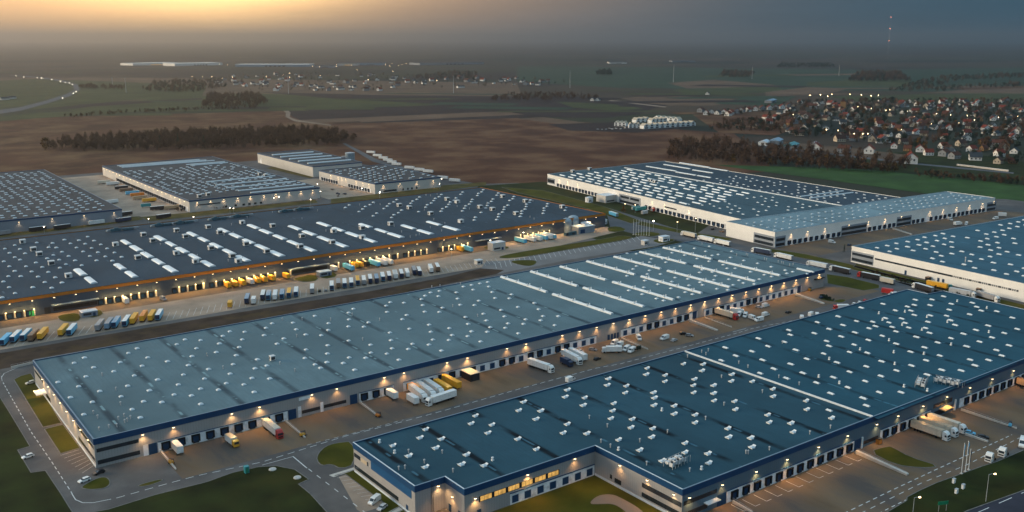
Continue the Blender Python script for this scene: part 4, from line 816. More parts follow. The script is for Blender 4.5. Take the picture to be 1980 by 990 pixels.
sheet('soil_bank', [(-40, 690), (0, 683), (200, 648), (400, 614), (700, 566), (860, 536), (930, 519), (975, 522), (960, 530), (830, 556), (560, 610), (65, 694), (63, 702), (0, 714), (-40, 720)], M['bank'], .01)
sheet('parking_asphalt', [(940, 505), (985, 503), (1200, 466), (1240, 456), (1310, 464), (1270, 476), (1100, 502), (960, 530), (930, 519)], M['palelot'], -.008)
sheet('access_road', [(1170, 400), (1300, 440), (1420, 470), (1520, 494), (1600, 512), (1720, 541), (1800, 560), (1990, 610), (2050, 640), (1990, 600), (1900, 590), (1700, 556), (1560, 522), (1440, 487), (1310, 466), (1240, 456), (1180, 440)], M['road'], -.008)
# ---- lawns
def kerb(px, w=.35, z=.09):
    pts = [G(*p) for p in px]; mb = MB(); n = len(pts)
    for i in range(n):
        a, b_ = pts[i], pts[(i + 1) % n]
        if (b_ - a).length > .05: mb.bar((a.x, a.y, z - .06), (b_.x, b_.y, z - .06), w, .14)
    link('kerb', mb.mesh('kerb', M['kerb']))['kind'] = 'structure'
def lawn(px, m='lawn', sm=0, z=.06, k=True):
    p = smooth(px, sm) if sm else px
    if k and max(q[1] for q in px) > 420: kerb(p)
    return sheet('lawn', p, M[m], z)
lawn([(-60, 760), (0, 768), (20, 800), (58, 863), (34, 870), (60, 914), (88, 910), (120, 958), (134, 981), (180, 1050), (-100, 1050)], 'lawndark')
lawn([(27, 734), (40, 727), (60, 722), (119, 818), (83, 826)]); lawn([(86, 830), (122, 821), (155, 866), (117, 877)])
lawn([(157, 941), (184, 926), (205, 921), (215, 933), (205, 944), (180, 947), (160, 945)], sm=2)
lawn([(260, 940), (311, 926), (316, 929), (283, 941)], sm=2)
lawn([(170, 992), (210, 985), (300, 957), (400, 932), (450, 914), (500, 903), (535, 901), (570, 908), (597, 927), (577, 936), (600, 955), (650, 1010), (660, 1060), (150, 1060)], 'lawndark')
lawn([(612, 890), (615, 877), (628, 864), (647, 857), (684, 853), (686, 898), (660, 907), (640, 897), (622, 901)], sm=1)
lawn([(647, 920), (683, 909), (700, 920), (775, 978), (752, 992), (733, 992), (750, 978), (668, 917)])
lawn([(730, 1010), (780, 985), (800, 1010), (760, 1040)])
sheet('path', [(636, 919), (684, 904), (688, 908), (645, 923)], M['ramp'], .07); sheet('path', [(733, 1000), (770, 980), (780, 986), (745, 1006)], M['ramp'], .07)
sheet('parking_paving', [(655, 922), (668, 918), (748, 976), (700, 992), (690, 985)], M['concrete'], -.005)
lawn([(164, 244.5), (164, 246.6), (223, 246.6), (223, 150), (120, 150), (152, 246)], z=.06) if False else sheet('lawn', [(161, 246.6), (222.9, 246.6), (222.9, 203), (226, 185), (226, 165), (158, 165), (158, 225)], M['lawn'], .06, world=True)
sheet('path', smooth([(1137, 975), (1155, 958), (1183, 955), (1205, 965), (1240, 985), (1260, 1010), (1230, 1010), (1205, 985), (1185, 974), (1160, 975)], 2), M['trackdirt'], .075)
lawn([(1680, 873), (1716, 863), (1725, 864), (1760, 884), (1819, 902), (1781, 905), (1731, 899)], sm=1)
lawn([(1700, 1010), (1716, 990), (1753, 968), (1754, 961), (1781, 947), (1810, 934), (1857, 917), (1898, 902), (1927, 893), (1980, 870), (2080, 830), (2080, 935), (1980, 948), (1869, 988), (1840, 1005)], 'lawndark')
sheet('highway', [(1835, 1004), (1980, 944), (2080, 905), (2080, 1010), (1980, 1010), (1900, 1040)], M['highway'], .02)
lawn([(109, 610), (153, 604), (157, 618), (142, 623), (117, 621)], sm=1); lawn([(160, 603), (194, 597), (201, 609), (172, 616)], sm=1)
lawn([(567, 538), (609, 529), (617, 542), (590, 546), (571, 542)], sm=1); lawn([(612, 529), (642, 524), (655, 534), (625, 540)], sm=1)
lawn([(930, 478), (954, 475), (993, 478), (954, 486)], sm=1)
lawn([(960, 498), (984, 491), (1100, 472), (1180, 460), (1199, 455), (1227, 459), (1212, 463), (1033, 494), (984, 500)], sm=1); lawn([(983, 506), (1002, 503), (1040, 503), (1034, 513), (1015, 515)], sm=2)
lawn([(1172, 440), (1195, 437), (1215, 445), (1180, 450)], sm=1); lawn([(1222, 452), (1250, 447), (1282, 452), (1262, 458), (1235, 456)], sm=1); lawn([(1258, 465), (1285, 460), (1310, 464), (1280, 472)], sm=1)
for px in ([(-40, 452), (0, 446), (200, 424), (270, 418), (280, 424), (200, 436), (0, 460), (-40, 466)], [(268, 420), (380, 410), (460, 402), (610, 386), (615, 392), (460, 410), (290, 428)], [(640, 385), (740, 374), (860, 358), (940, 352), (940, 358), (740, 384), (640, 394)]): lawn(px, 'verge')
lawn([(515, 325), (530, 322), (610, 340), (600, 345)], 'verge')
lawn([(970, 362), (1050, 368), (1170, 400), (1240, 428), (1220, 432), (1130, 402), (1000, 372)], 'lawn'); lawn([(1240, 428), (1330, 448), (1420, 462), (1400, 466), (1300, 448), (1230, 434)])
lawn([(1470, 478), (1560, 492), (1640, 510), (1730, 533), (1810, 552), (1800, 557), (1700, 535), (1600, 508), (1480, 486)]); lawn([(1598, 530), (1640, 536), (1700, 551), (1700, 557), (1670, 562), (1600, 548)])
lawn([(1655, 510), (1815, 549), (1990, 592), (1985, 600), (1800, 556), (1650, 516)])
for px in ([(1580, 578), (1612, 584), (1614, 580), (1586, 572)], [(1608, 583), (1625, 578), (1638, 580), (1628, 586)]): lawn(px, sm=1)

# ---- kerbs, ramps and barriers
def wallbar(label, a, b, h0, h1, w=.5, m='ramp', nm='retaining_wall', cat='wall'):
    a, b = G(*a), G(*b); t = thing(nm, label, cat, tuple(a)); d = b - a; L = d.length; d.normalize(); s_ = Vector((-d.y, d.x, 0)) * w / 2
    mb = MB(); A = Vector((0, 0, 0)); Bv = d * L
    mb.raw([A - s_, Bv - s_, Bv + s_, A + s_, A - s_ + Vector((0, 0, h0)), Bv - s_ + Vector((0, 0, h1)), Bv + s_ + Vector((0, 0, h1)), A + s_ + Vector((0, 0, h0))], [(3, 2, 1, 0), (4, 5, 6, 7), (0, 1, 5, 4), (1, 2, 6, 5), (2, 3, 7, 6), (3, 0, 4, 7)])
    link('body', mb.mesh('body', M[m]), t)
    mb = MB(); mb.bar(tuple(A + Vector((0, 0, h0 + .9))), tuple(Bv + Vector((0, 0, h1 + .5))), .06); k = 0
    while k < L: mb.bar(tuple(d * k + Vector((0, 0, 0))), tuple(d * k + Vector((0, 0, h0 + (h1 - h0) * k / L + .9 - .4 * k / L))), .06); k += 3
    link('handrail', mb.mesh('handrail', M['galv']), t); return t
wallbar('pale sloping ramp wall beside the grass wedge in the yard of the nearest warehouse', (1656, 877), (1755, 919), 1.5, .7, 1.3)
wallbar('thin white ramp wall ending at a small blue forklift', (1858, 794), (1966, 829), 1.2, .5, .4)
wallbar('white ramp wall beside three docked white lorries', (1866, 841), (1910, 855), 1., .6, .8)
wallbar('pale ramp wall at the bottom end of the long row of dark docks', (1417, 973), (1455, 992), 1.2, .6, .6)
wallbar('white ramp wall left of the red cabbed lorry in the middle yard', (1334, 622), (1387, 640), 1.5, .7, 1.2)
wallbar('white ramp wall below the last blue gate of the navy banded warehouse', (1538, 571), (1593, 588), 1.5, .7, 1.4)
wallbar('thin white line wall along the red cabbed lorry in the middle yard', (1364, 615), (1415, 633), .6, .3, .4)
wallbar('thin pale ramp wall above a group of parked white vans', (1202, 655), (1253, 676), .8, .4, .4)
wallbar('thin pale ramp wall ending at a round yellow machine', (695, 779), (731, 805), 1., .5, .5)
wallbar('thin pale ramp wall ending at a yellow forklift', (552, 816), (590, 847), 1., .5, .5)
wallbar('thin pale ramp wall ending at a yellow and black machine by the corner dock', (309, 873), (340, 908), 1., .5, .5)
wallbar('white ramp wall in front of the white warehouse wing', (1726, 443), (1763, 454), 1.2, .6, 1.2)
wallbar('low grey wall at the bend of the service road behind the long grey warehouse', (22, 713), (64, 703), 1.2, 1.2, .4)

# ---- markings
mk = MB()
def dash(mbx, path, dl=3., gap=3., w=.16, z=.004, world=False):
    pts = [Vector((p[0], p[1], 0)) if world else G(*p) for p in path]; acc = 0.; on = True; need = dl
    for i in range(len(pts) - 1):
        a, b_ = pts[i], pts[i + 1]; d = b_ - a; L_ = d.length
        if L_ < 1e-6: continue
        d.normalize(); s_ = Vector((-d.y, d.x, 0)) * w / 2; t = 0.
        while t < L_:
            st = min(need, L_ - t)
            if on: p0, p1 = a + d * t, a + d * (t + st); mbx.face([(p0.x - s_.x, p0.y - s_.y, z), (p1.x - s_.x, p1.y - s_.y, z), (p1.x + s_.x, p1.y + s_.y, z), (p0.x + s_.x, p0.y + s_.y, z)])
            t += st; need -= st
            if need <= 1e-6:
                if gap <= 0: need = dl
                else: on = not on; need = dl if on else gap
dash(mk, [(3, 727), (4, 736), (20, 765), (60, 835), (100, 893), (140, 955)], 3, 2.2, .3)
dash(mk, [(60, 700), (30, 712), (8, 722), (3, 730), (4, 737)], 5, 0, .25); dash(mk, [(138, 953), (146, 966), (160, 972), (180, 972), (215, 965)], 5, 0, .3)
mid = V(380, 660, 3, [(-150, 820), (0, 780), (380, 700), (700, 600), (880, 545), (1200, 465)]) + V(760, 560, 3.3, [(330, 770), (800, 635), (1300, 500)]) + V(1200, 520, 3.3, [(0, 605), (400, 500), (720, 415), (860, 375), (1150, 320)])
dash(mk, [(225, 963)] + mid, 3, 2., .3); dash(mk, V(380, 660, 3, [(380, 718), (560, 668)]), 4, 0, .25); dash(mk, V(380, 660, 3, [(560, 668), (640, 735)]), 4, 0, .4); dash(mk, V(380, 660, 3, [(650, 740), (1000, 1010)]), 3, 4, .3)
dash(mk, V(380, 660, 3, [(640, 602), (900, 535), (1200, 455)]), 2, 2, .22); dash(mk, V(1200, 520, 3.3, [(715, 402), (800, 380)]), 4, 0, .3)
dash(mk, V(1400, 700, 3.414, [(790, 1000), (1100, 850), (1420, 700), (1900, 480)]), 2.4, 2., .35); dash(mk, V(1400, 700, 3.414, [(900, 1000), (1300, 800), (1600, 680), (1950, 500)]), 3, 3, .28); dash(mk, V(1400, 700, 3.414, [(1020, 1000), (1200, 910)]), 2, 2, .35)
dash(mk, V(1400, 700, 3.414, [(1660, 1000), (1980, 860)]), 8, 6, .3, .03); dash(mk, V(1400, 700, 3.414, [(1560, 1000), (1660, 955), (1980, 830)]), 8, 0, .18, .03)
# dock bays in front of the nearest warehouse
for k in range(13):
    x = 246.5 + 6.13 * k
    for s_ in (x, ): dash(mk, [(s_, 200.5), (s_ - .2, 194.5)], 9, 0, .2, world=True); dash(mk, [(s_ - .2, 194.5), (s_ + 2.4, 194.5)], 9, 0, .2, world=True)
link('lane_marking', mk.mesh('lane_marking', M['paint']))['kind'] = 'structure'
pk = MB()
for k in range(84):
    x = 72 + k * 4.03
    if x < 400: dash(pk, [(x, 550), (x + 7, 565)], 40, 0, .16, .006, world=True)
q0, q1 = G(965, 512), G(1245, 462)
for k in range(30):
    p0 = G(960 + k * 9.6, 519 - k * 1.86); dash(pk, [(p0.x, p0.y), (p0.x + 10, p0.y + 16)], 40, 0, .22, .006, world=True)
for k in range(9):
    a, b_ = V(640, 760, 4.305, [(20 + k * 33, 700 + k * 26 - 20), (150 + k * 33, 660 + k * 26 - 0)]); dash(pk, [a, b_], 30, 0, .12, .006)
for k in range(7):
    a, b_ = V(0, 640, 2.8275, [(330 + k * 20, 680 + k * 16), (430 + k * 14, 650 + k * 14)]); dash(pk, [a, b_], 30, 0, .12, .006)
link('parking_lines', pk.mesh('parking_lines', M['paint']))['kind'] = 'structure'

# ================================================================ vehicles (local +x is forward, origin on the ground at mid length)
def wheelmesh(r=.5, w=.32):
    b = MB(); b.cyl((0, -w / 2, 0), (0, w / 2, 0), r, r, 12); b.cyl((0, -w / 2 - .01, 0), (0, w / 2 + .01, 0), r * .5, r * .5, 8); return b.mesh('wheel', M['rubber'])
WH = wheelmesh(); WS = wheelmesh(.33, .22)
CACHE = {}
def shared(key, fn):
    if key not in CACHE: CACHE[key] = fn()
    return CACHE[key]
def cab_mesh(col):
    def f():
        b = MB(); prof = [(5.95, .55), (8.2, .5), (8.25, 1.6), (8.1, 2.75), (7.75, 3.25), (7.3, 3.75), (6.1, 3.85), (5.95, 3.6)]
        b.prism(prof, -1.22, 1.22); b.box(6.0, 8.28, -1.25, 1.25, .35, .75); b.box(8.0, 8.2, -1.5, -1.22, 1.9, 2.6); b.box(8.0, 8.2, 1.22, 1.5, 1.9, 2.6); return b.mesh('cab', M['v_' + col])
    return shared(('cab', col), f)
def screen_mesh():
    def f():
        b = MB(); b.raw([(8.262, -1.08, 1.75), (8.262, 1.08, 1.75), (8.14, 1.08, 2.7), (8.14, -1.08, 2.7)], [(0, 1, 2, 3)])
        for s_ in (-1, 1): b.face([(7.0, s_ * 1.232, 1.8), (7.9, s_ * 1.232, 1.8), (7.85, s_ * 1.232, 2.6), (7.0, s_ * 1.232, 2.6)])
        b.box(8.255, 8.285, -1., 1., .8, 1.35); return b.mesh('windscreen', M['glass'])
    return shared('screen', f)
def box_mesh(col, x0, x1, z0, z1, trim=None):
    def f():
        b = MB(); b.box(x0, x1, -1.275, 1.275, z0, z1)
        for k in range(1, 9): x = x0 + (x1 - x0) * k / 9; b.box(x - .03, x + .03, -1.29, 1.29, z0 + .1, z1 - .15)
        b.box(x0 - .03, x1 + .03, -1.3, 1.3, z1 - .12, z1 + .02); b.box(x0 - .03, x1 + .03, -1.3, 1.3, z0 - .02, z0 + .14)
        return b.mesh('trailer_body', M['v_' + col])
    return shared(('box', col, x0, x1, z0, z1), f)
def top_mesh(col, x0, x1, z):
    def f(): b = MB(); b.box(x0 + .04, x1 - .04, -1.25, 1.25, z + .022, z + .05); return b.mesh('trailer_top', M['v_' + col])
    return shared(('top', col, x0, x1, z), f)
def door_mesh(col, x0, z0, z1):
    def f():
        b = MB(); b.box(x0 - .07, x0 - .031, -1.2, 1.2, z0 + .18, z1 - .15)
        for y in (-.9, -.35, .35, .9): b.box(x0 - .1, x0 - .07, y - .03, y + .03, z0 + .2, z1 - .2)
        return b.mesh('rear_door', M['v_' + col])
    return shared(('rd', col, x0, z0, z1), f)
def frame_mesh(x0, x1, legs=None):
    def f():
        b = MB(); b.box(x0, x1, -.45, .45, .75, 1.08); b.box(x0, x0 + .2, -1.2, 1.2, .5, .8)
        b.box(x0 + 4, x1 - 4.2, -1.2, -1.1, .55, 1.08); b.box(x0 + 4, x1 - 4.2, 1.1, 1.2, .55, 1.08)
        if legs is not None:
            for y in (-.8, .8): b.box(legs, legs + .2, y - .1, y + .1, 0, 1.05)
        return b.mesh('underframe', M['chassis'])
    return shared(('fr', x0, x1, legs), f)
def heading(r, f): d = f - r; return math.atan2(d.y, d.x)
def place(t, px_r, px_f=None, ang=None, frac=.5, L=16.4):
    r = G(*px_r)
    if px_f is not None: f = G(*px_f); a = heading(r, f); c = r.lerp(f, .5)
    else: a = math.radians(ang); c = r + Vector((math.cos(a), math.sin(a), 0)) * L * frac
    t.location = c; t.rotation_euler = (0, 0, a); return t
def semi(label, r, f=None, ang=None, cab='white', body='white', top=None, door='grey', group=None, frac=.5, wheels=True):
    t = thing('semi_truck', label, 'lorry', (0, 0, 0), 0, group)
    link('cab', cab_mesh(cab), t); link('windscreen', screen_mesh(), t); link('trailer_body', box_mesh(body, -8.2, 5.4, 1.15, 4.0), t)
    if top: link('trailer_top', top_mesh(top, -8.2, 5.4, 4.0), t)
    link('rear_door', door_mesh(door, -8.2, 1.15, 4.0), t); link('underframe', frame_mesh(-8.2, 8.0), t)
    if wheels:
        for x in (6.9, 3.4, -3.6, -4.9, -6.2):
            for y in (-1.05, 1.05): link('wheel', WH, t, (x, y, .5))
    return place(t, r, f, ang, frac, 16.4)
def trailer(label, r, f=None, ang=None, body='white', top=None, door='grey', L=13.6, group=None, frac=.5, kind='trailer', z0=1.15, h=4.0, wheels=True, name='parked_trailer'):
    t = thing(name, label, kind, (0, 0, 0), 0, group); x0, x1 = -L / 2, L / 2
    link('trailer_body', box_mesh(body, x0, x1, z0, h), t)
    if top: link('trailer_top', top_mesh(top, x0, x1, h), t)
    link('rear_door', door_mesh(door, x0, z0, h), t); link('underframe', frame_mesh(x0, x1, L / 2 - 2.4), t)
    if wheels:
        for x in ((-L / 2 + 2, -L / 2 + 3.3, -L / 2 + 4.6) if L > 10 else (-L / 2 + 1.6,)):
            for y in (-1.05, 1.05): link('wheel', WH, t, (x, y, .5))
    return place(t, r, f, ang, frac, L)
def swapbox(label, r, f=None, ang=None, body='white', top=None, L=7.4, door='grey', frac=.5):
    t = thing('swap_body_container', label, 'container'); x0, x1 = -L / 2, L / 2
    link('box', box_mesh(body, x0, x1, 1.1, 3.85), t)
    if top: link('top', top_mesh(top, x0, x1, 3.85), t)
    link('rear_door', door_mesh(door, x0, 1.1, 3.85), t)
    lg = shared('leg', lambda: (lambda b: (b.box(-.1, .1, -.1, .1, 0, 1.1), b.mesh('leg', M['darkmetal']))[1])(MB()))
    for x in (-L * .35, L * .35):
        for y in (-1.1, 1.1): link('leg', lg, t, (x, y, 0))
    return place(t, r, f, ang, frac, L)
def rigid(label, r, f=None, ang=None, cab='white', body='white', L=9., frac=.5, top=None):
    t = thing('box_truck', label, 'box truck'); link('cab', shared(('rc', cab, L), lambda: (lambda b: (b.prism([(L / 2 - 2.1, .5), (L / 2, .5), (L / 2 + .05, 1.5), (L / 2 - .15, 2.6), (L / 2 - .5, 2.95), (L / 2 - 2.1, 3.)], -1.15, 1.15), b.mesh('cab', M['v_' + cab]))[1])(MB())), t)
    link('windscreen', shared(('rs', L), lambda: (lambda b: (b.face([(L / 2 + .07, -1., 1.55), (L / 2 + .07, 1., 1.55), (L / 2 - .1, 1., 2.5), (L / 2 - .1, -1., 2.5)]), b.mesh('windscreen', M['glass']))[1])(MB())), t)
    link('cargo_box', box_mesh(body, -L / 2, L / 2 - 2.3, .95, 3.5), t)
    if top: link('cargo_top', top_mesh(top, -L / 2, L / 2 - 2.3, 3.5), t)
    link('underframe', frame_mesh(-L / 2, L / 2 - .2), t)
    for x in (L / 2 - 1.2, -L / 2 + 1.8):
        for y in (-1., 1.): link('wheel', WH, t, (x, y, .5))
    return place(t, r, f, ang, frac, L)
def van(label, c, ang, col='white', s=1., group=None):
    t = thing('delivery_van', label, 'van', G(*c), math.radians(ang), group)
    link('body', shared(('van', col), lambda: (lambda b: (b.prism([(-2.9, .4), (2.85, .35), (2.95, .9), (2.75, 1.2), (1.95, 1.45), (1.2, 2.3), (.8, 2.5), (-2.75, 2.55), (-2.95, 2.2)], -.98, .98), b.mesh('body', M['v_' + col]))[1])(MB())), t)
    def g():
        b = MB(); b.face([(1.98, -.86, 1.47), (1.98, .86, 1.47), (1.26, .82, 2.27), (1.26, -.82, 2.27)])
        for s_ in (-1, 1): b.face([(.5, s_ * .985, 1.45), (1.7, s_ * .985, 1.45), (1.15, s_ * .985, 2.15), (.5, s_ * .985, 2.15)])
        return b.mesh('windscreen', M['glass'])
    link('windscreen', shared('vang', g), t)
    for x in (1.95, -1.85):
        for y in (-.86, .86): link('wheel', WS, t, (x, y, .33))
    t.scale = (s, s, s); return t
def car(label, c, ang, col='white', group=None, wheels=True, name='parked_car', lights=False):
    t = thing(name, label, 'car', G(*c), math.radians(ang), group)
    link('body', shared(('car', col), lambda: (lambda b: (b.prism([(-2.15, .3), (2.15, .3), (2.2, .65), (1.95, .85), (1.0, .98), (-1.8, 1.02), (-2.2, .9)], -.9, .9), b.prism([(.35, 1.34), (-.05, 1.5), (-1.4, 1.5), (-1.85, 1.36)], -.72, .72), b.mesh('body', M['v_' + col]))[2])(MB())), t)
    link('window', shared('carg', lambda: (lambda b: (b.prism([(1.05, .97), (.27, 1.37), (-1.5, 1.37), (-2.05, 1.0)], -.78, .78), b.mesh('window', M['glass']))[1])(MB())), t)
    if wheels:
        for x in (1.35, -1.35):
            for y in (-.82, .82): link('wheel', WS, t, (x, y, .33))
    if lights:
        hl = shared('hl', lambda: (lambda b: (b.box(2.15, 2.32, -.3, .3, .45, .95), b.mesh('headlight', M['headlight']))[1])(MB()))
        for y in (-.6, .6): link('headlight', hl, t, (0, y, 0))
    return t
A7 = lambda x, y: (380 + x / 3, 660 + y / 3)
A8 = lambda x, y: (760 + x / 3.3, 560 + y / 3.3)
A9 = lambda x, y: (1200 + x / 3.3, 520 + y / 3.3)
A5 = lambda x, y: (1400 + x / 3.414, 700 + y / 3.414)
A3 = lambda x, y: (640 + x / 4.305, 760 + y / 4.305)
# middle yard
def atdock(fn, label, x, wall, **k):                                # backed up to a dock: rear at the wall, nose into the yard
    t = fn(label, (500, 800), ang=-90, **k); L = k.get('L', {'semi': 16.4, 'trailer': 13.6, 'swapbox': 7.4, 'rigid': 9.}[fn.__name__]); t.location = (x, wall - .75 - L / 2, 0); return t
rigid('white and yellow tipper truck parked on the brown paving before the corner docks', A7(178, 575), A7(240, 622), cab='yellow', body='white', L=8.6, top='tan')
atdock(semi, 'red cabbed lorry with a white trailer backed into a dock of the corner row', 141.3, 366, cab='red', body='white', top='cream', door='black')
atdock(swapbox, 'short white container backed against the dock at the corner by a thin ramp wall', 103.2, 366, top='white')
atdock(swapbox, 'short white container docked left of the cluster of yellow and white trailers', 201, 366)
swapbox('white container on legs standing apart in front of the yellow and white trailers', A3(640, 60), A3(725, 112))
atdock(swapbox, 'yellow container docked at the left side of the white lorry cluster', 212.5, 366, body='yellow')
semi('leftmost of the white lorries parked side by side in the cluster', A8(112, 650), A8(210, 725))
semi('middle of the white lorries parked side by side in the cluster', A8(165, 635), A8(262, 706))
semi('white lorry parked right beside two long yellow trailers', A8(215, 620), A8(312, 686))
semi('white lorry parked crosswise in front of the cluster with its cab to the left', A8(372, 695), A8(240, 738))
trailer('long yellow trailer backed to a dock behind the white lorries', A8(262, 612), A8(375, 680), body='yellow', door='yellow')
atdock(trailer, 'yellow trailer half hidden behind the white lorry cluster', 231.5, 366, body='yellow', door='yellow')
t = thing('dock_shed', 'dark box shed with a pale flat roof at the middle yard docks', 'shed', (onX(*A8(490, 590), 362), 361.5, 0)); mb = MB(); mb.box(-2.6, 2.6, -4, 4, 0, 3.6); link('wall', mb.mesh('wall', M['chassis']), t); mb = MB(); mb.box(-2.8, 2.8, -4.2, 4.2, 3.6, 3.9); link('roof', mb.mesh('roof', M['v_cream']), t); mb = MB(); mb.box(-1.4, 1.4, -4.06, -4, .2, 2.8); link('door', mb.mesh('door', M['darkmetal']), t)
semi('single white lorry parked alone in the middle of the brown yard', A8(880, 488), A8(1005, 530), door='grey')
rigid('dark blue truck parked between two white lorries', A8(1082, 470), A8(1135, 494), cab='navy', body='navy', L=8)
semi('white lorry parked right beside the dark blue truck', A8(1085, 425), A8(1195, 483))
trailer('white trailer parked on the far side of the dark blue truck', A8(1130, 415), A8(1228, 462), door='white')
rigid('white removal truck with its cab turned left among the white vans', A8(1455, 400), A8(1335, 402), L=10.5)
for i, (x, y) in enumerate(((1412, 350), (1446, 362), (1488, 388), (1522, 398))):
    van(['white van parked nearest the white removal truck', 'second white van from the white removal truck', 'white van partly covered by the outermost van of the group', 'white van standing outermost in the group beside the hedge'][i], A8(x, y), -160)
car('silver car parked behind the white trailers near the docks', A8(1195, 398), -95, 'silver'); car('small white car in front of the dark gates', A8(1275, 388), -60, 'grey'); car('black car on the open paving between lorries and vans', A8(1303, 447), 10, 'black')
van('white van seen roof only above the edge of the teal roof', (1103, 737), 12)
van('white van parked alone at the pale ramp wall', A9(115, 450), -120); van('white van parked side on next to a silver car', A9(280, 450), 185); car('silver car parked beside the side on white van', A9(342, 460), 10, 'silver')
car('black car with its front to the dock row, left of a pair', A9(402, 418), -30, 'black'); car('dark grey car, right of a pair near the white ramp wall', A9(440, 430), -60, 'grey')
atdock(semi, 'red orange cabbed lorry with a cream trailer docked between white line walls', onX(*A9(600, 290), 366), 366, cab='red', body='cream', door='black')
rigid('white box truck parked behind the row of vans beside the cream trailer', A9(715, 285), A9(775, 288), L=8.)
for x, y, a, l in ((755, 300, -150, 'white van right beside the cream trailer'), (795, 306, -150, 'white and blue van between two white vans'), (842, 322, -100, 'white van standing upright in the middle of the van group'), (883, 333, 175, 'white van nearest the road in the van group'), (925, 241, 5, 'white van by the black dock shelters'), (925, 300, 5, 'white van with a dark nose parked apart from the group')): van(l, A9(x, y), a)
car('small silver car beside the van by the black dock shelters', A9(882, 248), -80, 'silver'); car('black car alone on the open brown paving', A9(1070, 281), 5, 'black'); car('dark car near the grass islands at the yard end', A9(1283, 187), 5, 'navy')
van('white van whose roof shows above the teal roof edge, nearest the yard', A9(1155, 320), 40); van('white and red van seen above the teal roof edge', A9(1218, 298), 10); van('low white van seen above the teal roof edge next to a red one', A9(1252, 303), 40)
rigid('red and white truck behind the long white barrier at the teal roof edge', A9(1435, 262), A9(1375, 262), cab='red', body='white', L=9)
for x, y, l, c in ((1490, 228, 'first white car of the short row beyond the teal roof edge', 'white'), (1525, 218, 'second white car of the short row beyond the teal roof edge', 'white'), (1560, 206, 'red car at the end of the short row beyond the teal roof edge', 'red')): car(l, A9(x, y), 20, c)
swapbox('low red container by the yard exit beside a white cab', (1709, 568), (1722, 570), body='red', L=7); van('white truck cab beside the low red container', (1726, 572), 160)
# road lorries between the halls (driving towards upper left)
B5 = lambda x, y: (1200 + x / 3.8075, 400 + y / 3.8075)
BR8 = lambda x, y: (1580 + x / 3.8075, 500 + y / 3.8075)
for r, f, kw, l in ((B5(552, 232), B5(450, 208), dict(body='cream'), 'cream lorry leading the queue on the road beyond the ribbed roof'), (B5(683, 265), B5(572, 240), {}, 'first plain white lorry in the road queue behind the cream one'), (B5(808, 294), B5(690, 266), {}, 'second plain white lorry in the road queue, tail to the grass'), (B5(1098, 356), B5(970, 332), dict(body='navy', top='white'), 'navy sided lorry with a white roof on the road beyond the ribbed roof'), (B5(1258, 398), B5(1140, 370), {}, 'white lorry on the road between the navy one and the roof corner'), (B5(1508, 458), B5(1383, 432), {}, 'white lorry passing right behind the far corner of the ribbed roof'), (BR8(245, 120), BR8(90, 85), dict(body='black', top='white'), 'black sided lorry with a white cab on the road beside the grass'), (BR8(460, 165), BR8(300, 132), dict(cab='red', body='black', top='white'), 'black sided lorry with a red cab on the road beside the grass'), (BR8(832, 252), BR8(722, 218), dict(body='black', top='white'), 'short looking black lorry just behind the corner of the teal roof'), (BR8(975, 255), BR8(1162, 290), dict(body='silver'), 'long silver lorry with its white cab to the right, below the white wall'), (BR8(1200, 285), BR8(1310, 318), dict(body='grey', L=None), 'grey lorry with a white cab, last before the right end of the white wall')):
    kw.pop('L', None); semi(l, r, f, **kw)
trailer('short cream box trailer following the red cabbed lorry', BR8(562, 195), BR8(470, 175), body='cream', L=10)
trailer('yellow trailer parked against the white wall behind the black lorry', BR8(930, 225), BR8(832, 206), body='yellow', door='yellow')
van('teal van between the yellow trailer and the silver lorry', BR8(958, 215), 100, 'teal')
trailer('blue trailer with a white roof parked at the end of the orange banded hall', (1197, 422), (1176, 415), body='blue', top='white')
# front right yard
def atR(fn, label, x, **k): t = atdock(fn, label, x, 0, **k); L = {'semi': 16.4, 'trailer': 13.6, 'swapbox': 7.4}[fn.__name__]; t.location = (x, 202.5 - (x - 223.3) * 5 / 316.7 - .75 - L / 2, 0); t.rotation_euler = (0, 0, math.radians(-91)); return t
atR(semi, 'nearest of three cream white lorries docked side by side', 360.2, body='cream', top='tan'); atR(semi, 'middle of three cream white lorries docked side by side', 366.4, body='cream', top='tan'); atR(semi, 'farthest of three docked lorries, next to the white ramp wall', 372.7, body='cream', top='cream')
atR(trailer, 'tan trailer docked at the right edge of the photo', 448.5, body='tan', top='brown')
car('small blue car at the top of the white ramp wall', A5(1622, 475), -70, 'blue'); car('black car at the lower end of the white ramp wall', A5(1710, 503), -55, 'black')
def tractor(label, r, f):
    t = thing('tractor_unit', label, 'lorry'); cm = cab_mesh('white'); 
    for nm, m_ in (('cab', cm), ('windscreen', screen_mesh())): link(nm, m_, t, (-6.0, 0, 0))
    mb = shared('trch', lambda: (lambda b: (b.box(-3.4, 0, -.45, .45, .7, 1.05), b.box(-2.8, -1.2, -.6, .6, 1.05, 1.2), b.mesh('underframe', M['chassis']))[2])(MB())); link('underframe', mb, t)
    for x in (.9, -2.4):
        for y in (-1.05, 1.05): link('wheel', WH, t, (x, y, .5))
    return place(t, r, f)
tractor('nearer of two white tractor units without trailers at the yard road', A5(1775, 640), A5(1735, 668)); tractor('farther of two white tractor units without trailers at the yard road', A5(1860, 605), A5(1822, 632))
van('white caravan like van cut by the right edge beside the tractor units', (1977, 862), 200, s=1.25)
car('white car parked in the bay at the lower left lawn', (54, 885), -168, 'white'); car('white estate car left of a dark one on the grass island', (163, 931), -165, 'white'); car('dark car right of the white estate by the corner of the long grey warehouse', (191, 916), -165, 'black'); car('white car by the canopy at the end wall of the long grey warehouse', (59, 742), 190, 'cream')
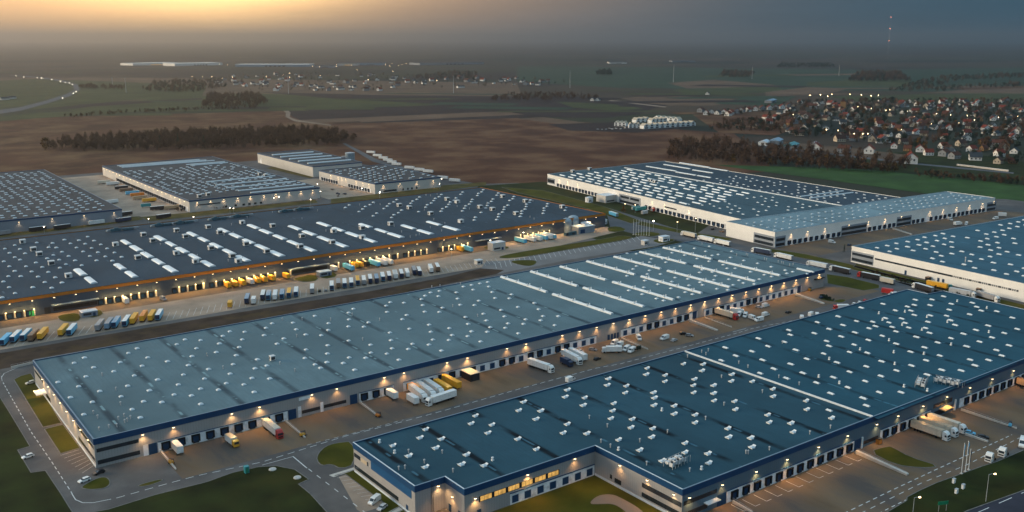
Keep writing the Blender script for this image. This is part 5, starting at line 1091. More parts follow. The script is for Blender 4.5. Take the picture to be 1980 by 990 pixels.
van('white van parked by the blue panelled end wall', (724, 972), 205, s=.95); car('silver estate car parked below the white van', (739, 984), 205, 'silver')
# loading yard of the orange banded hall
Q2 = lambda x, y: (x / 3.6675, 430 + y / 3.6675)
Q3 = lambda x, y: (380 + x / 3.6675, 430 + y / 3.6675)
Q4 = lambda x, y: (760 + x / 3.3, 380 + y / 3.3)
row = [(Q2(15, 884), 'blue', 'blue'), (Q2(88, 862), 'blue', 'white'), (Q2(160, 850), 'blue', 'white'), (Q2(215, 852), 'brown', 'brown'), (Q2(282, 840), 'yellow', 'yellow'), (Q2(428, 813), 'yellow', 'yellow'), (Q2(490, 812), 'blue', 'white'), (Q2(690, 778), 'grey', 'grey'), (Q2(757, 766), 'greyblue', 'grey'), (Q2(808, 757), 'blue', 'greyblue'), (Q2(882, 748), 'blue', 'white'), (Q2(937, 730), 'yellow', 'yellow'), (Q2(1005, 712), 'yellow', 'orange'), (Q2(1065, 708), 'yellow', 'yellow'), (Q2(1118, 703), 'blue', 'white'),
       (Q3(355, 585), 'navy', 'greyblue'), (Q3(403, 587), 'white', 'white'), (Q3(468, 558), 'navy', 'white'), (Q3(508, 560), 'blue', 'greyblue'), (Q3(555, 558), 'white', 'white'), (Q3(605, 552), 'blue', 'greyblue'), (Q3(655, 543), 'blue', 'yellow'), (Q3(705, 535), 'blue', 'white'), (Q3(820, 512), 'grey', 'white'), (Q3(960, 490), 'blue', 'white'), (Q3(1007, 472), 'brown', 'grey'), (Q3(1052, 472), 'blue', 'white'), (Q3(1100, 467), 'blue', 'white'), (Q3(1145, 452), 'blue', 'yellow'), (Q3(1190, 450), 'grey', 'white'), (Q3(1235, 440), 'navy', 'white'), (Q3(1280, 438), 'navy', 'greyblue'), (Q3(1325, 425), 'blue', 'white'), (Q3(1370, 418), 'navy', 'white'), (Q3(1412, 408), 'white', 'white'),
       (Q4(20, 532), 'white', 'white'), (Q4(58, 527), 'navy', 'white'), (Q4(95, 521), 'white', 'white'), (Q4(140, 506), 'navy', 'grey'), (Q4(173, 510), 'navy', 'white'), (Q4(247, 492), 'white', 'white'), (Q4(290, 484), 'brown', 'white')]
cn = {'greyblue': 'grey blue', 'grey': 'grey', 'blue': 'blue', 'white': 'white', 'navy': 'navy', 'yellow': 'yellow', 'brown': 'brown', 'orange': 'orange'}
ORD = ['first', 'second', 'third', 'fourth', 'fifth', 'sixth', 'seventh', 'eighth', 'ninth', 'tenth', 'eleventh', 'twelfth', 'thirteenth', 'fourteenth', 'fifteenth', 'sixteenth', 'seventeenth', 'eighteenth', 'nineteenth', 'twentieth', 'twenty first', 'twenty second', 'twenty third', 'twenty fourth']
lastx = -9; seen = {}
for i, (p, bc, tc_) in enumerate(row):
    key = (bc, tc_); n_ = seen.get(key, 0); seen[key] = n_ + 1
    total = sum(1 for q in row if (q[1], q[2]) == key)
    desc = f'{cn[bc]}' + (f' {cn[tc_]}-roofed' if tc_ != bc else '') + ' trailer'
    lab = f'only {desc} in the slanted row before the dark bank' if total == 1 else f'{ORD[n_]} {desc} from the left in the slanted row'
    g = G(*p)
    t = trailer(lab, p, ang=64, body=bc, top=tc_ if tc_ != bc else None, door='navy' if bc in ('blue', 'navy') else bc, group='trailers parked in the slanted row', L=7.6 if bc in ('white',) and i in (16,) else 13.6, frac=.5)
swapbox('lone yellow container standing among empty slanted bays', Q3(235, 612), ang=64, body='yellow', door='yellow', L=6.5)
car('first of two dark cars parked between the slanted trailers', Q3(873, 490), 64, 'black'); car('second of two dark cars parked between the slanted trailers', Q3(917, 487), 64, 'grey')
dk = [(Q3(250, 468), 'yellow'), (Q3(303, 462), 'yellow'), (Q3(355, 452), 'yellow'), (Q3(407, 440), 'white'), (Q3(456, 433), 'yellow'), (Q3(506, 427), 'yellow'), (Q3(556, 415), 'yellow'), (Q3(655, 398), 'yellow'), (Q3(985, 342), 'white'), (Q3(1110, 342), 'blue'), (Q3(1140, 322), 'yellow'), (Q3(1178, 318), 'yellow'), (Q3(1235, 316), 'black'), (Q3(1285, 310), 'blue'), (Q3(1330, 300), 'white'), (Q3(1375, 295), 'white'), (Q2(918, 580), 'white'), (Q4(430, 345), 'yellow'), (Q4(490, 350), 'blue'), (Q4(815, 292), 'blue'), (Q4(885, 285), 'white'), (Q4(922, 278), 'white'), (Q4(955, 272), 'blue'), (Q4(990, 268), 'white'), (Q4(1018, 266), 'blue')]
cnt = {}
for p, c_ in dk:
    n_ = cnt.get(c_, 0); cnt[c_] = n_ + 1
    total = sum(1 for q in dk if q[1] == c_)
    lab = f'{ORD[n_]} {c_} container from the left at the docks under the orange band' if total > 1 else f'only {c_} container backed to the lamp lit docks under the orange band'
    xw = onX(p[0], p[1], 597); big = c_ in ('blue', 'white') and p[0] > 660
    L_ = 13.6 if big else 7.6
    t = (trailer(lab, p, ang=-90, body=c_, top='white' if c_ == 'blue' and p[0] > 1000 else None, door=c_, L=13.6, name='docked_trailer') if big else swapbox(lab, p, ang=-90, body=c_, door=c_))
    g = G(*p); t.location = (g.x - 1.5, 605 - .9 - L_ / 2, 0)
van('grey van parked at the blue lit door of the lamp lit yard', Q2(1158, 552), -80, 'grey')
def kiosk(label, p, w=6, d=3.5, h=3, wm='wall_v'):
    g = G(*p); t = thing('yard_office', label, 'office cabin', tuple(g)); mb = MB(); mb.box(-w / 2, w / 2, -d / 2, d / 2, 0, h); link('wall', mb.mesh('wall', M[wm]), t)
    mb = MB(); mb.box(-w / 2 - .2, w / 2 + .2, -d / 2 - .2, d / 2 + .2, h, h + .25); link('roof', mb.mesh('roof', M['capwhite']), t)
    mb = MB(); mb.box(-w * .4, w * .1, -d / 2 - .05, -d / 2, 1, 2.3); link('window', mb.mesh('window', M['glass']), t); mb = MB(); mb.box(w * .2, w * .36, -d / 2 - .05, -d / 2, .1, 2.2); link('door', mb.mesh('door', M['bluedoor']), t)
kiosk('grey cabin on the grass patch below the left canopy of the lamp lit yard', Q2(630, 660), 9, 6, 3); kiosk('grey cabin on the grass patch below the middle canopy of the lamp lit yard', Q3(905, 375), 9, 6, 3)
kiosk('cream two part office cabin on the grass by the far lamp lit docks', Q4(660, 338), 12, 7, 6, 'wall_w'); kiosk('small gatehouse at the entrance to the lamp lit yard', Q4(545, 430), 5, 4, 3, 'wall_w'); kiosk('brown gatehouse beside the flagpole roundabout', (1247, 473), 5, 4, 3.5, 'wall_w')
kiosk('white plant cabin on grass beyond the ribbed roof', (1284, 466), 8, 5, 4, 'dockwhite'); kiosk('cream office block leaning against the long cream loading wall', (1176, 389), 20, 14, 7, 'wall_w'); kiosk('white cabin on the yard before the long cream loading wall', (1139, 391), 6, 5, 5, 'dockwhite')
kiosk('pale cube cabin at the end of the orange banded hall', (1167, 433), 5, 4, 4, 'dockwhite')
# far yards
C5 = lambda x, y: (x / 3.8075, 300 + y / 3.8075)
for p, c_, l in ((C5(765, 212), 'cream', 'cream trailer, farthest one at the cream loading wall'), (C5(830, 222), 'white', 'white trailer next to the farthest cream one at the cream loading wall'), (C5(895, 252), 'black', 'dark trailer with a pale roof before the cream loading wall'), (C5(930, 270), 'brown', 'brown trailer next to the dark ones before the cream loading wall'), (C5(975, 292), 'blue', 'blue trailer between brown and orange ones before the cream loading wall'), (C5(1012, 305), 'orange', 'orange trailer before the cream loading wall'), (C5(1030, 328), 'tan', 'tan trailer just below the orange one before the cream loading wall'), (C5(1160, 405), 'black', 'dark stake trailer at the near end of the crowded yard'), (C5(1265, 400), 'tan', 'tan trailer at the near corner of the cream loading wall'), (C5(1100, 345), 'yellow', 'yellow brown trailer parked along the crowded yard docks')):
    trailer(l, p, ang=178, body=c_, top='white' if c_ == 'black' else None, frac=0, door=c_)
swapbox('teal container in the crowded yard by the cream loading wall', C5(1075, 385), ang=178, body='teal', L=9, frac=0)
for p, c_, a, l in ((C5(1205, 465), 'black', 10, 'dark trailer with a white roof in the open below the crowded yard'), (C5(820, 358), 'white', -170, 'white lorry behind the corner of the low dull roof'), (C5(920, 448), 'black', 6, 'dark trailer just past the corner of the low dull roofed warehouse'), (C5(910, 492), 'navy', 6, 'navy trailer with a white roof on the verge at the dull roofed warehouse'), (C5(712, 512), 'white', 6, 'white lorry trailer on the verge at the dull roofed warehouse'), (C5(460, 545), 'black', 6, 'dark trailer on the verge between two wall lamps'), (C5(280, 560), 'black', 6, 'dim dark trailer on the verge, second from the left edge'), (C5(15, 592), 'grey', 6, 'grey trailer on the verge cut by the left edge of the photo')):
    trailer(l, p, ang=a, body=c_, top='white' if c_ in ('black', 'navy') else None, frac=0, door=c_)
C6 = lambda x, y: (180 + x / 4.5, 280 + y / 4.5)
for i, (x, y) in enumerate(((1520, 298), (1592, 322), (1660, 344), (1745, 370))): semi(['farthest', 'second farthest', 'second nearest', 'nearest'][i] + ' of four white lorries parked beside the grey roofed warehouse', C6(x + 65, y - 8), C6(x - 55, y + 2), wheels=False)
C7 = lambda x, y: (480 + x / 4.714, 270 + y / 4.714)
zr = ((1118, 128), (1178, 158), (1232, 180), (1272, 200), (1310, 218), (1352, 238), (1470, 270), (1560, 288), (1640, 304), (1772, 362), (1882, 388))
for i, (x, y) in enumerate(zr): trailer(f'{ORD[i]} white trailer counted down the track past the low far warehouse', C7(x, y), ang=-62, body='white', frac=0, wheels=False, group='trailers queued on the far track')
rnd = random.Random(11)
for i in range(7): car('small dark car in the yard between the grey roofed hall and the low warehouse', (632 + rnd.uniform(-10, 60), 372 + rnd.uniform(-6, 10)), rnd.uniform(0, 360), rnd.choice(['black', 'navy', 'brown']), group='cars in the yard of the low far warehouse', wheels=False)
D5 = lambda x, y: (1480 + x / 3.194, 290 + y / 3.194)
van('white van at the single lit dock of the white wing', D5(410, 575), -90); van('small white van at the far docks of the white wing', D5(1140, 434), -120)
rigid('white box truck with a cab parked in the yard of the white wing', D5(1160, 470), D5(1215, 462), L=9); van('white van beside the box truck in the yard of the white wing', D5(1240, 462), -160)
van('white van just beyond the teal blue roof at the far right yard', D5(1420, 428), 170); swapbox('white container beyond the teal blue roof at the far right yard', D5(1442, 412), D5(1480, 414), L=7)
car('dark blue car in the yard before the white wing', D5(518, 590), 10, 'navy'); car('dark car before the long cream loading wall', (1378, 444), 20, 'black'); car('small dark car by the flagpoles road', (1396, 449), 100, 'brown')
swapbox('teal skip container in front of the long cream loading wall', (1218, 408), (1240, 405), body='teal', L=9); trailer('long teal trailer lying before the long cream loading wall', (1255, 405), (1222, 411), body='teal'); swapbox('red cabin at the end of the long teal trailer', (1258, 411), (1266, 409), body='red', L=4); swapbox('grey container beside the red cabin before the cream loading wall', (1240, 416), (1252, 414), body='silver', L=7)
# machines, small things on the yards
def forklift(label, p, col='yellow', ang=0.):
    g = G(*p); t = thing('forklift', label, 'forklift', tuple(g), math.radians(ang)); mb = MB(); mb.box(-1.2, .8, -.6, .6, .3, 1.2); mb.box(-1.3, -.8, -.55, .55, .4, 1.5); link('body', mb.mesh('body', M['v_' + col]), t)
    mb = MB(); mb.box(.85, 1., -.4, -.28, .1, 2.4); mb.box(.85, 1., .28, .4, .1, 2.4); mb.box(1., 2., -.35, -.2, .1, .18); mb.box(1., 2., .2, .35, .1, .18); link('mast', mb.mesh('mast', M['darkmetal']), t)
    mb = MB(); mb.box(-.9, .6, -.55, .55, 2.05, 2.15); [mb.box(x - .04, x + .04, y - .04, y + .04, 1.2, 2.05) for x in (-.85, .55) for y in (-.5, .5)]; link('cab_frame', mb.mesh('cab_frame', M['darkmetal']), t)
    for x in (-.85, .6):
        for y in (-.55, .55): link('wheel', WS, t, (x, y, .33))
forklift('yellow forklift at the end of the thin pale ramp wall', (586, 843)); forklift('orange yellow machine with a dark end at the tip of a thin ramp wall', (732, 806), 'orange', -60); forklift('small blue forklift at the tip of the thin white ramp wall', (1953, 824), 'blue', 20); forklift('yellow and black machine at the ramp by the corner dock', (332, 897), 'yellow', -70); forklift('yellow machine before the last navy band bays', (1566, 562), 'yellow')
t = thing('waste_bin', 'orange waste bin beside the blue gate at the end of the dark dock row', 'bin', tuple(G(1699, 858))); mb = MB(); mb.box(-1., 1., -.8, .8, .1, 2.2); link('body', mb.mesh('body', M['v_orange']), t); mb = MB(); mb.box(-1.1, 1.1, -.9, .9, 2.2, 2.4); link('lid', mb.mesh('lid', M['darkmetal']), t)
t = thing('portable_toilet', 'teal green portable toilet at the edge of the dark lawn', 'toilet', tuple(G(477, 914))); mb = MB(); mb.box(-.8, .8, -.8, .8, 0, 2.5); link('body', mb.mesh('body', M['v_teal']), t); mb = MB(); mb.box(-.86, .86, -.86, .86, 2.5, 2.75); link('roof', mb.mesh('roof', M['v_teal']), t); mb = MB(); mb.box(-.5, .5, -.84, -.8, .2, 2.2); link('door', mb.mesh('door', M['v_green']), t)
for p, l in (((527, 908), 'pale grey slab cover lying on the dark lawn near the junction'), ((575, 924), 'small pale manhole cover on the dark lawn')):
    t = thing('manhole_cover', l, 'manhole cover', tuple(G(*p))); mb = MB(); mb.cyl((0, 0, .06), (0, 0, .35), 1.5, 1.4, 14); link('ring', mb.mesh('ring', M['ramp']), t); mb = MB(); mb.cyl((0, 0, .35), (0, 0, .45), .7, .7, 12); link('lid', mb.mesh('lid', M['galv']), t)
for p, l in (((1844, 934), 'white meter cabinet on the grass, nearest the flagpoles'), ((1862, 945), 'white meter cabinet on the grass, right of the other two'), ((1849, 954), 'white meter cabinet on the grass, lowest of the three')):
    t = thing('meter_cabinet', l, 'cabinet', tuple(G(*p))); mb = MB(); mb.box(-.6, .6, -.4, .4, 0, 1.7); link('body', mb.mesh('body', M['whitepaint']), t); mb = MB(); mb.box(-.7, .7, -.5, .5, 1.7, 1.85); link('lid', mb.mesh('lid', M['galv']), t)
for p, l in ((BR8(820, 160), 'dark generator hood before the white wall behind the yellow trailer'), (BR8(1195, 245), 'dark generator hood before the white wall above the silver lorry')):
    t = thing('generator', l, 'generator', tuple(G(*p))); mb = MB(); mb.box(-2.5, 2.5, -1.2, 1.2, .2, 2.4); link('body', mb.mesh('body', M['chassis']), t); mb = MB(); mb.box(-2.6, 2.6, -1.3, 1.3, 2.4, 2.7); link('hood', mb.mesh('hood', M['v_brown']), t)
# road sign by the highway, standing on two posts
g = G(1822, 989); t = thing('road_sign', 'green road sign on two posts beside the highway', 'sign', tuple(g), math.radians(-25)); mb = MB(); mb.box(-2., 2., -.06, .06, 2.6, 3.9); link('board', mb.mesh('board', mat('green sign face', (.02, .22, .10), .5, .1)), t)
for x in (-1.5, 1.5): mb = MB(); mb.cyl((x, .1, 0), (x, .1, 3.8), .07, .07, 6); link('post', mb.mesh('post', M['galv']), t)

# ---- flagpoles
def flagpole(label, p, h, group=None, flag=None):
    g = G(*p); t = thing('flagpole', label, 'flagpole', tuple(g), 0, group); mb = MB(); mb.cyl((0, 0, 0), (0, 0, h), .14, .08, 8); mb.cyl((0, 0, h), (0, 0, h + .25), .14, .05, 8); link('pole', mb.mesh('pole', M['whitepaint']), t)
    mb = MB(); mb.box(-.45, .45, -.45, .45, 0, .3); link('base', mb.mesh('base', M['ramp']), t)
    if flag:
        mb = MB(); n = 8
        for k in range(n):
            z0, z1 = h - .6 - 4.6 * k / n, h - .6 - 4.6 * (k + 1) / n
            f_ = lambda q: .12 + .16 * math.sin(q * 1.7)
            mb.box(.1, .1 + .35 + f_(k), -.1 - .1 * math.sin(k), .12, z1, z0)
        link('flag', mb.mesh('flag', M[flag]), t)
for i, (x, y) in enumerate(((1566, 738), (1592, 724), (1614, 712))): flagpole(['left', 'middle', 'right'][i] + ' of three white flagpoles with limp blue and white flags', A5(x, y), 12.4 if i < 2 else 8.5, None, 'v_blue' if i < 2 else 'v_navy')
for i in range(7): flagpole('bare white flagpole in the row of seven on the grass roundabout', (1224.5 + i * 5.1, 454 + i * .25), 13, 'row of seven bare flagpoles')

# ---- street lamps
FAR = bpy.data.lights.new('street lamp light', 'SPOT'); FAR.energy = 9000; FAR.color = (1., .72, .4); FAR.spot_size = math.radians(140); FAR.spot_blend = .8; FAR.shadow_soft_size = .3
def lamppost(p, h, label, group=None, arm=0., ang=0., mat_='lampglow', size=.3, lit=False):
    t = thing('street_lamp', label, 'street lamp', tuple(G(*p)), ang, group)
    pm = shared(('lp', h, arm), lambda: (lambda b: (b.cyl((0, 0, 0), (0, 0, h), .12, .07, 8), b.bar((0, 0, h), (arm + .05, 0, h + .15), .1), b.mesh('pole', M['galv']))[2])(MB()))
    link('pole', pm, t); link('lamp_head', shared(('lh', h, arm, mat_, size), lambda: (lambda b: (b.box(arm - size, arm + size * 1.6, -size, size, h - size * .8, h + .1), b.mesh('lamp_head', M[mat_]))[1])(MB())), t)
    if lit:
        o = bpy.data.objects.new('lamp_light', FAR); COL.objects.link(o); o.location = t.matrix_basis @ Vector((arm, 0, h - size * .9 - .05))
    return t
lamppost((1906, 970), 10.5, 'tall lit street lamp on the grass beside the highway, nearer the flagpoles', None, 2.4, -.4, 'lampglow', .25); lamppost((1765, 993), 6, 'short lit street lamp at the lower edge of the grass', None, 2., -.4, 'lampglow', .25)
for i, (x, y, h) in enumerate(((1263, 447, 9), (1309, 449, 9), (1344, 449, 12), (1113, 432, 8), (1208, 410, 8), (1228, 412, 8))): lamppost((x, y), h, ['lit lamp beside the flagpole roundabout', 'lamp by the small grass island past the flagpoles', 'tall thin lamp in front of the cream loading wall yard', 'lit lamp at the end of the silo yard', 'lit lamp by the orange shrub', 'lit lamp by the teal trailer'][i], mat_='lampwhite' if i == 0 else 'lampglow', size=.45 if i == 0 else .3)
gl = [(86, 452), (375, 432), (452, 415), (540, 392), (700, 375), (735, 382), (601, 397), (530, 394), (445, 414), (734, 384), (620, 381), (614, 366), (854, 356), (850, 366), (768, 364), (288, 436), (22, 449)]
for p in gl: lamppost(p, 6, 'low lit lamp on the verge road behind the orange banded hall', 'verge road lamps', mat_='lampwhite', size=.26)
for x, y in ((1012, 462), (1110, 437), (1140, 442), (1165, 428), (948, 478), (873, 496), (563, 520), (575, 523)): lamppost((x, y + 6), 8, 'lit lamp in the yard of the orange banded hall', 'yard lamps under the orange band', mat_='lampwhite', size=.24)

# ================================================================ villages
def house_meshes(w, d, h, rh, wallm, roofm):
    a = MB(); a.box(-w / 2, w / 2, -d / 2, d / 2, 0, h)
    a.raw([(-w / 2, -d / 2, h), (-w / 2, d / 2, h), (-w / 2, 0, h + rh)], [(0, 2, 1)]); a.raw([(w / 2, -d / 2, h), (w / 2, d / 2, h), (w / 2, 0, h + rh)], [(0, 1, 2)])
    r = MB(); e = .5
    for s_ in (-1, 1):
        y = s_ * (d / 2 + e); zz = h - e * rh / (d / 2)
        P_ = [(-w / 2 - e, y, zz), (w / 2 + e, y, zz), (w / 2 + e, 0, h + rh), (-w / 2 - e, 0, h + rh)]; Q_ = [(x, y_, z + .3) for x, y_, z in P_]
        r.raw(P_ + Q_, [(0, 1, 2, 3) if s_ > 0 else (3, 2, 1, 0), (4, 5, 6, 7) if s_ < 0 else (7, 6, 5, 4), (0, 1, 5, 4), (1, 2, 6, 5), (3, 0, 4, 7)])
    r.box(w * .2, w * .2 + .8, -.4 + d * .12, .4 + d * .12, h, h + rh + .9)
    g = MB(); nw = max(2, int(w / 3))
    for k in range(nw):
        x = -w / 2 + w * (k + .5) / nw
        for s_ in (-1, 1):
            for z in ([1.] if h < 4 else [1., h * .5 + .9]): g.box(x - .6, x + .6, min(s_ * d / 2, s_ * (d / 2 + .06)), max(s_ * d / 2, s_ * (d / 2 + .06)), z, z + 1.4)
    for s_ in (-1, 1):
        for y in (-d * .22, d * .22): g.box(min(s_ * w / 2, s_ * (w / 2 + .06)), max(s_ * w / 2, s_ * (w / 2 + .06)), y - .6, y + .6, h * .5, h * .5 + 1.4)
    return a.mesh('wall', M[wallm]), r.mesh('roof', M[roofm]), g.mesh('window', M['glass'])
HT = {}
for i, (w, d, h, rh, wm, rm, lb) in enumerate(((11, 9, 4.6, 3.8, 'render_white', 'tile_red', 'white house with red gabled roof'), (12, 9, 4.4, 4.0, 'render_cream', 'tile_brown', 'cream house with brown gabled roof'), (10, 9, 3.4, 3.6, 'render_white', 'tile_grey', 'white house with grey gabled roof'), (13, 10, 5.5, 3.4, 'render_grey', 'tile_rust', 'grey house with rusty gabled roof'), (16, 8, 3.2, 1.6, 'render_white', 'tile_grey', 'long low white building with flat grey roof'), (10, 8, 4.0, 4.2, 'render_ochre', 'tile_rust', 'ochre house with rusty gabled roof'))):
    HT[i] = (house_meshes(w, d, h, rh, wm, rm), lb)
def house(p, kind, ang, label=None, group=None, s=1., win=True, xyz=None):
    (wm, rm, gm), lb = HT[kind]; t = thing('village_house', label or lb, 'house', tuple(xyz or G(*p)), ang, group); t.scale = (s, s, s)
    link('wall', wm, t); link('roof', rm, t)
    if win: link('window', gm, t)
    return t
rnd = random.Random(21)
I4 = lambda x, y: (1480 + x / 3, y / 3)
for p, k, s_, a, l in ((I4(293, 878), 0, 1.55, .5, 'white brown-roofed house, first of four in line below the right village'), (I4(457, 885), 3, 1.25, 1.9, 'tall white fronted house with dark flat side, second of four below the right village'), (I4(602, 890), 0, 1.5, .45, 'white red-roofed house, third of four in line below the right village'), (I4(842, 946), 0, 1.75, .6, 'largest white house with a red roof, nearest the green meadow'), (I4(1215, 928), 2, 1.5, 2.2, 'white gabled house with a big pale front near the long low fence')): house(p, k, a, l, None, s_)
hp = [I4(x, y) for x, y in ((60,690),(95,740),(135,725),(465,675),(510,645),(553,715),(590,640),(800,660),(745,720),(700,745),(850,700),(935,680),(965,740),(1015,745),(1060,745),(1175,610),(1215,615),(1290,630),(1380,640),(1395,660),(1485,650),(1315,735),(1245,745),(1275,775),(1450,775),(1435,745),(660,830),(700,825),(745,860),(800,835),(825,875),(895,880),(945,900),(1035,905),(1095,920),(1195,880),(1285,865),(1355,895),(1445,890),(1435,948),(1350,948),(560,800),(620,800))]
lowp = [I4(x, y) for x, y in ((365,668),(350,750),(505,745),(680,640),(815,620),(965,620),(1140,610),(1190,605),(330,600),(290,600),(370,595))]
def inpoly(x, y, P_):
    c = False
    for i in range(len(P_)):
        (x0, y0), (x1, y1) = P_[i - 1], P_[i]
        if (y0 > y) != (y1 > y) and x < (x1 - x0) * (y - y0) / (y1 - y0) + x0: c = not c
    return c
VILL = [(1500, 262), (1440, 240), (1520, 215), (1545, 196), (1980, 194), (2010, 200), (2010, 325), (1930, 318), (1850, 300), (1770, 292), (1650, 276)]
used = [tuple(G(*p)[:2]) for p in hp + lowp]
for p in hp: k = rnd.choice([0, 0, 1, 2, 2, 3, 5]); house(p, k, rnd.uniform(0, 3.14), HT[k][1] + ' among the dark trees of the right village', 'right village, ' + HT[k][1], rnd.uniform(.95, 1.25))
for p in lowp: house(p, 4, rnd.uniform(.2, .8), HT[4][1] + ' in the right village', 'long low buildings of the right village', rnd.uniform(1.1, 1.6))
n = 0
while n < 165:
    x, y = rnd.uniform(1440, 2005), 194 + 128 * rnd.random() ** 1.25
    if not inpoly(x, y, VILL): continue
    g = G(x, y)
    if any((g.x - u[0]) ** 2 + (g.y - u[1]) ** 2 < 420 for u in used): continue
    used.append((g.x, g.y)); k = rnd.choice([0, 0, 2, 1, 2, 3, 1, 5, 0]); n += 1
    house((x, y), k, rnd.uniform(0, 3.14), HT[k][1] + ' among the dark trees of the right village', 'right village, ' + HT[k][1], rnd.uniform(1., 1.35))
# houses left of the right village and single farm houses
for x, y in ((1355, 217), (1365, 222), (1375, 219), (1388, 221), (1400, 220), (1413, 221), (1425, 219), (1434, 217), (1446, 216), (1460, 214), (1474, 213), (1488, 212), (1500, 211), (1512, 210), (1525, 208), (1408, 224)):
    k = rnd.choice([0, 2, 3, 0]); house((x, y), k, rnd.uniform(.2, 1.), HT[k][1] + ' in the thin row beside the right village', 'thin row of houses, ' + HT[k][1], 1.25)
for p, l in (((1146, 195), 'lone white farmhouse at the edge of the dark ploughed field'), ((1156, 195), 'second lone farmhouse beside the white one at the ploughed field'), ((1368, 183), 'pale lone house among the green and tan strips')): house(p, 2, .5, l, None, 1.2)
for i, (p, w, d, h, m, rf, l) in enumerate((((1478, 280), 26, 14, 5, 'render_white', 'capwhite', 'small white farm hall left of the blue roofed one, at the wood edge'), ((1500, 278), 34, 16, 6, 'render_grey', 'v_greyblue', 'blue grey roofed farm hall at the wood edge'), ((1530, 285), 40, 16, 4.5, 'render_grey', 'v_teal', 'long low teal roofed hall at the wood edge'), ((1575, 282), 16, 10, 4, 'render_white', 'v_grey', 'low shed between the teal hall and the first white house'), ((1490, 198), 60, 18, 6, 'render_grey', 'v_greyblue', 'long pale blue hall behind the thin row of houses'), ((1630, 212), 12, 12, 19, 'render_ochre', 'tile_brown', 'tan church tower standing above the village roofs'))):
    g = G(*p); t = thing('farm_hall' if i < 5 else 'church_tower', l, 'hall' if i < 5 else 'tower', tuple(g), .45); mb = MB(); mb.box(-w / 2, w / 2, -d / 2, d / 2, 0, h); link('wall', mb.mesh('wall', M[m]), t); mb = MB(); mb.prism([(-d / 2 - .5, h), (d / 2 + .5, h), (0, h + (3 if i < 5 else 7))], -w / 2 - .5, w / 2 + .5); r = link('roof', mb.mesh('roof', M[rf]), t); r.rotation_euler = (0, 0, math.pi / 2)
    mb = MB(); mb.box(-w * .3, w * .1, -d / 2 - .06, -d / 2, .5, min(3.4, h - 1)); link('door', mb.mesh('door', M['glass']), t)
t = thing('garden_wall', 'long pale wall along the field below the right village', 'wall', tuple(G(1850, 320))); mb = MB(); e_ = G(1950, 332) - G(1850, 320); mb.bar((0, 0, 1), (e_.x, e_.y, 1), .6, 2.); link('body', mb.mesh('body', M['ramp']), t); mb = MB(); mb.bar((0, 0, 2.1), (e_.x, e_.y, 2.1), .9, .2); link('coping', mb.mesh('coping', M['whitepaint']), t)
# white terrace
TWm = {}
def terrace(px0, px1, n, group, lab, s=1.0, face=0.):
    a, b_ = G(*px0), G(*px1); d = (b_ - a) / n; an = math.atan2(d.y, d.x); w = d.length
    key = round(w, 1)
    if key not in TWm:
        q = MB(); q.box(-w / 2, w / 2, -6, 6, 0, 5.6); q.raw([(-w / 2, -6, 5.6), (w / 2, -6, 5.6), (0, -6, 9.6), (-w / 2, 6, 5.6), (w / 2, 6, 5.6), (0, 6, 9.6)], [(0, 1, 2), (3, 5, 4)])
        r = MB(); r.raw([(-w / 2, -6.3, 5.6), (0, -6.3, 9.6), (0, 6.3, 9.6), (-w / 2, 6.3, 5.6), (w / 2, -6.3, 5.6), (w / 2, 6.3, 5.6), (-w / 2, -6.3, 5.9), (0, -6.3, 9.95), (0, 6.3, 9.95), (-w / 2, 6.3, 5.9), (w / 2, -6.3, 5.9), (w / 2, 6.3, 5.9)], [(0, 1, 2, 3), (1, 4, 5, 2), (6, 9, 8, 7), (7, 8, 11, 10), (0, 6, 7, 1), (1, 7, 10, 4)])
        g_ = MB(); g_.box(-w * .28, w * .28, -6.06, -6, .6, 3.); g_.box(-w * .2, w * .2, -6.06, -6, 4.2, 6.8)
        TWm[key] = (q.mesh('wall', M['whitepaint']), r.mesh('roof', M['render_cream']), g_.mesh('window', M['glass']))
    for k in range(n):
        c = a + d * (k + .5); t = thing('terraced_house', lab, 'terraced house', tuple(c), an, group)
        for nm, me in zip(('wall', 'roof', 'window'), TWm[key]): link(nm, me, t)
terrace((1241, 249), (1341, 243), 10, 'front row of the white terrace', 'white gabled terraced house in the front row of the new white estate')
terrace((1190, 243), (1212, 244), 3, 'left rows of the white terrace', 'white gabled terraced house in the left part of the new white estate'); terrace((1215, 247), (1238, 247), 3, 'left rows of the white terrace', 'white gabled terraced house in the left part of the new white estate')
terrace((1226, 237), (1252, 235), 3, 'back row of the white terrace', 'white gabled terraced house in the back rows of the new white estate'); terrace((1256, 238), (1285, 236), 4, 'back row of the white terrace', 'white gabled terraced house in the back rows of the new white estate'); terrace((1268, 232), (1315, 236), 5, 'back row of the white terrace', 'white gabled terraced house in the back rows of the new white estate')
for i in range(9): car('pale car parked left of the new white estate', (1155 + i * 7.5 + rnd.uniform(-2, 2), 250 - i * .2 + rnd.uniform(-1, 1)), rnd.uniform(0, 360), rnd.choice(['white', 'silver', 'white']), 'cars left of the white estate', wheels=False)
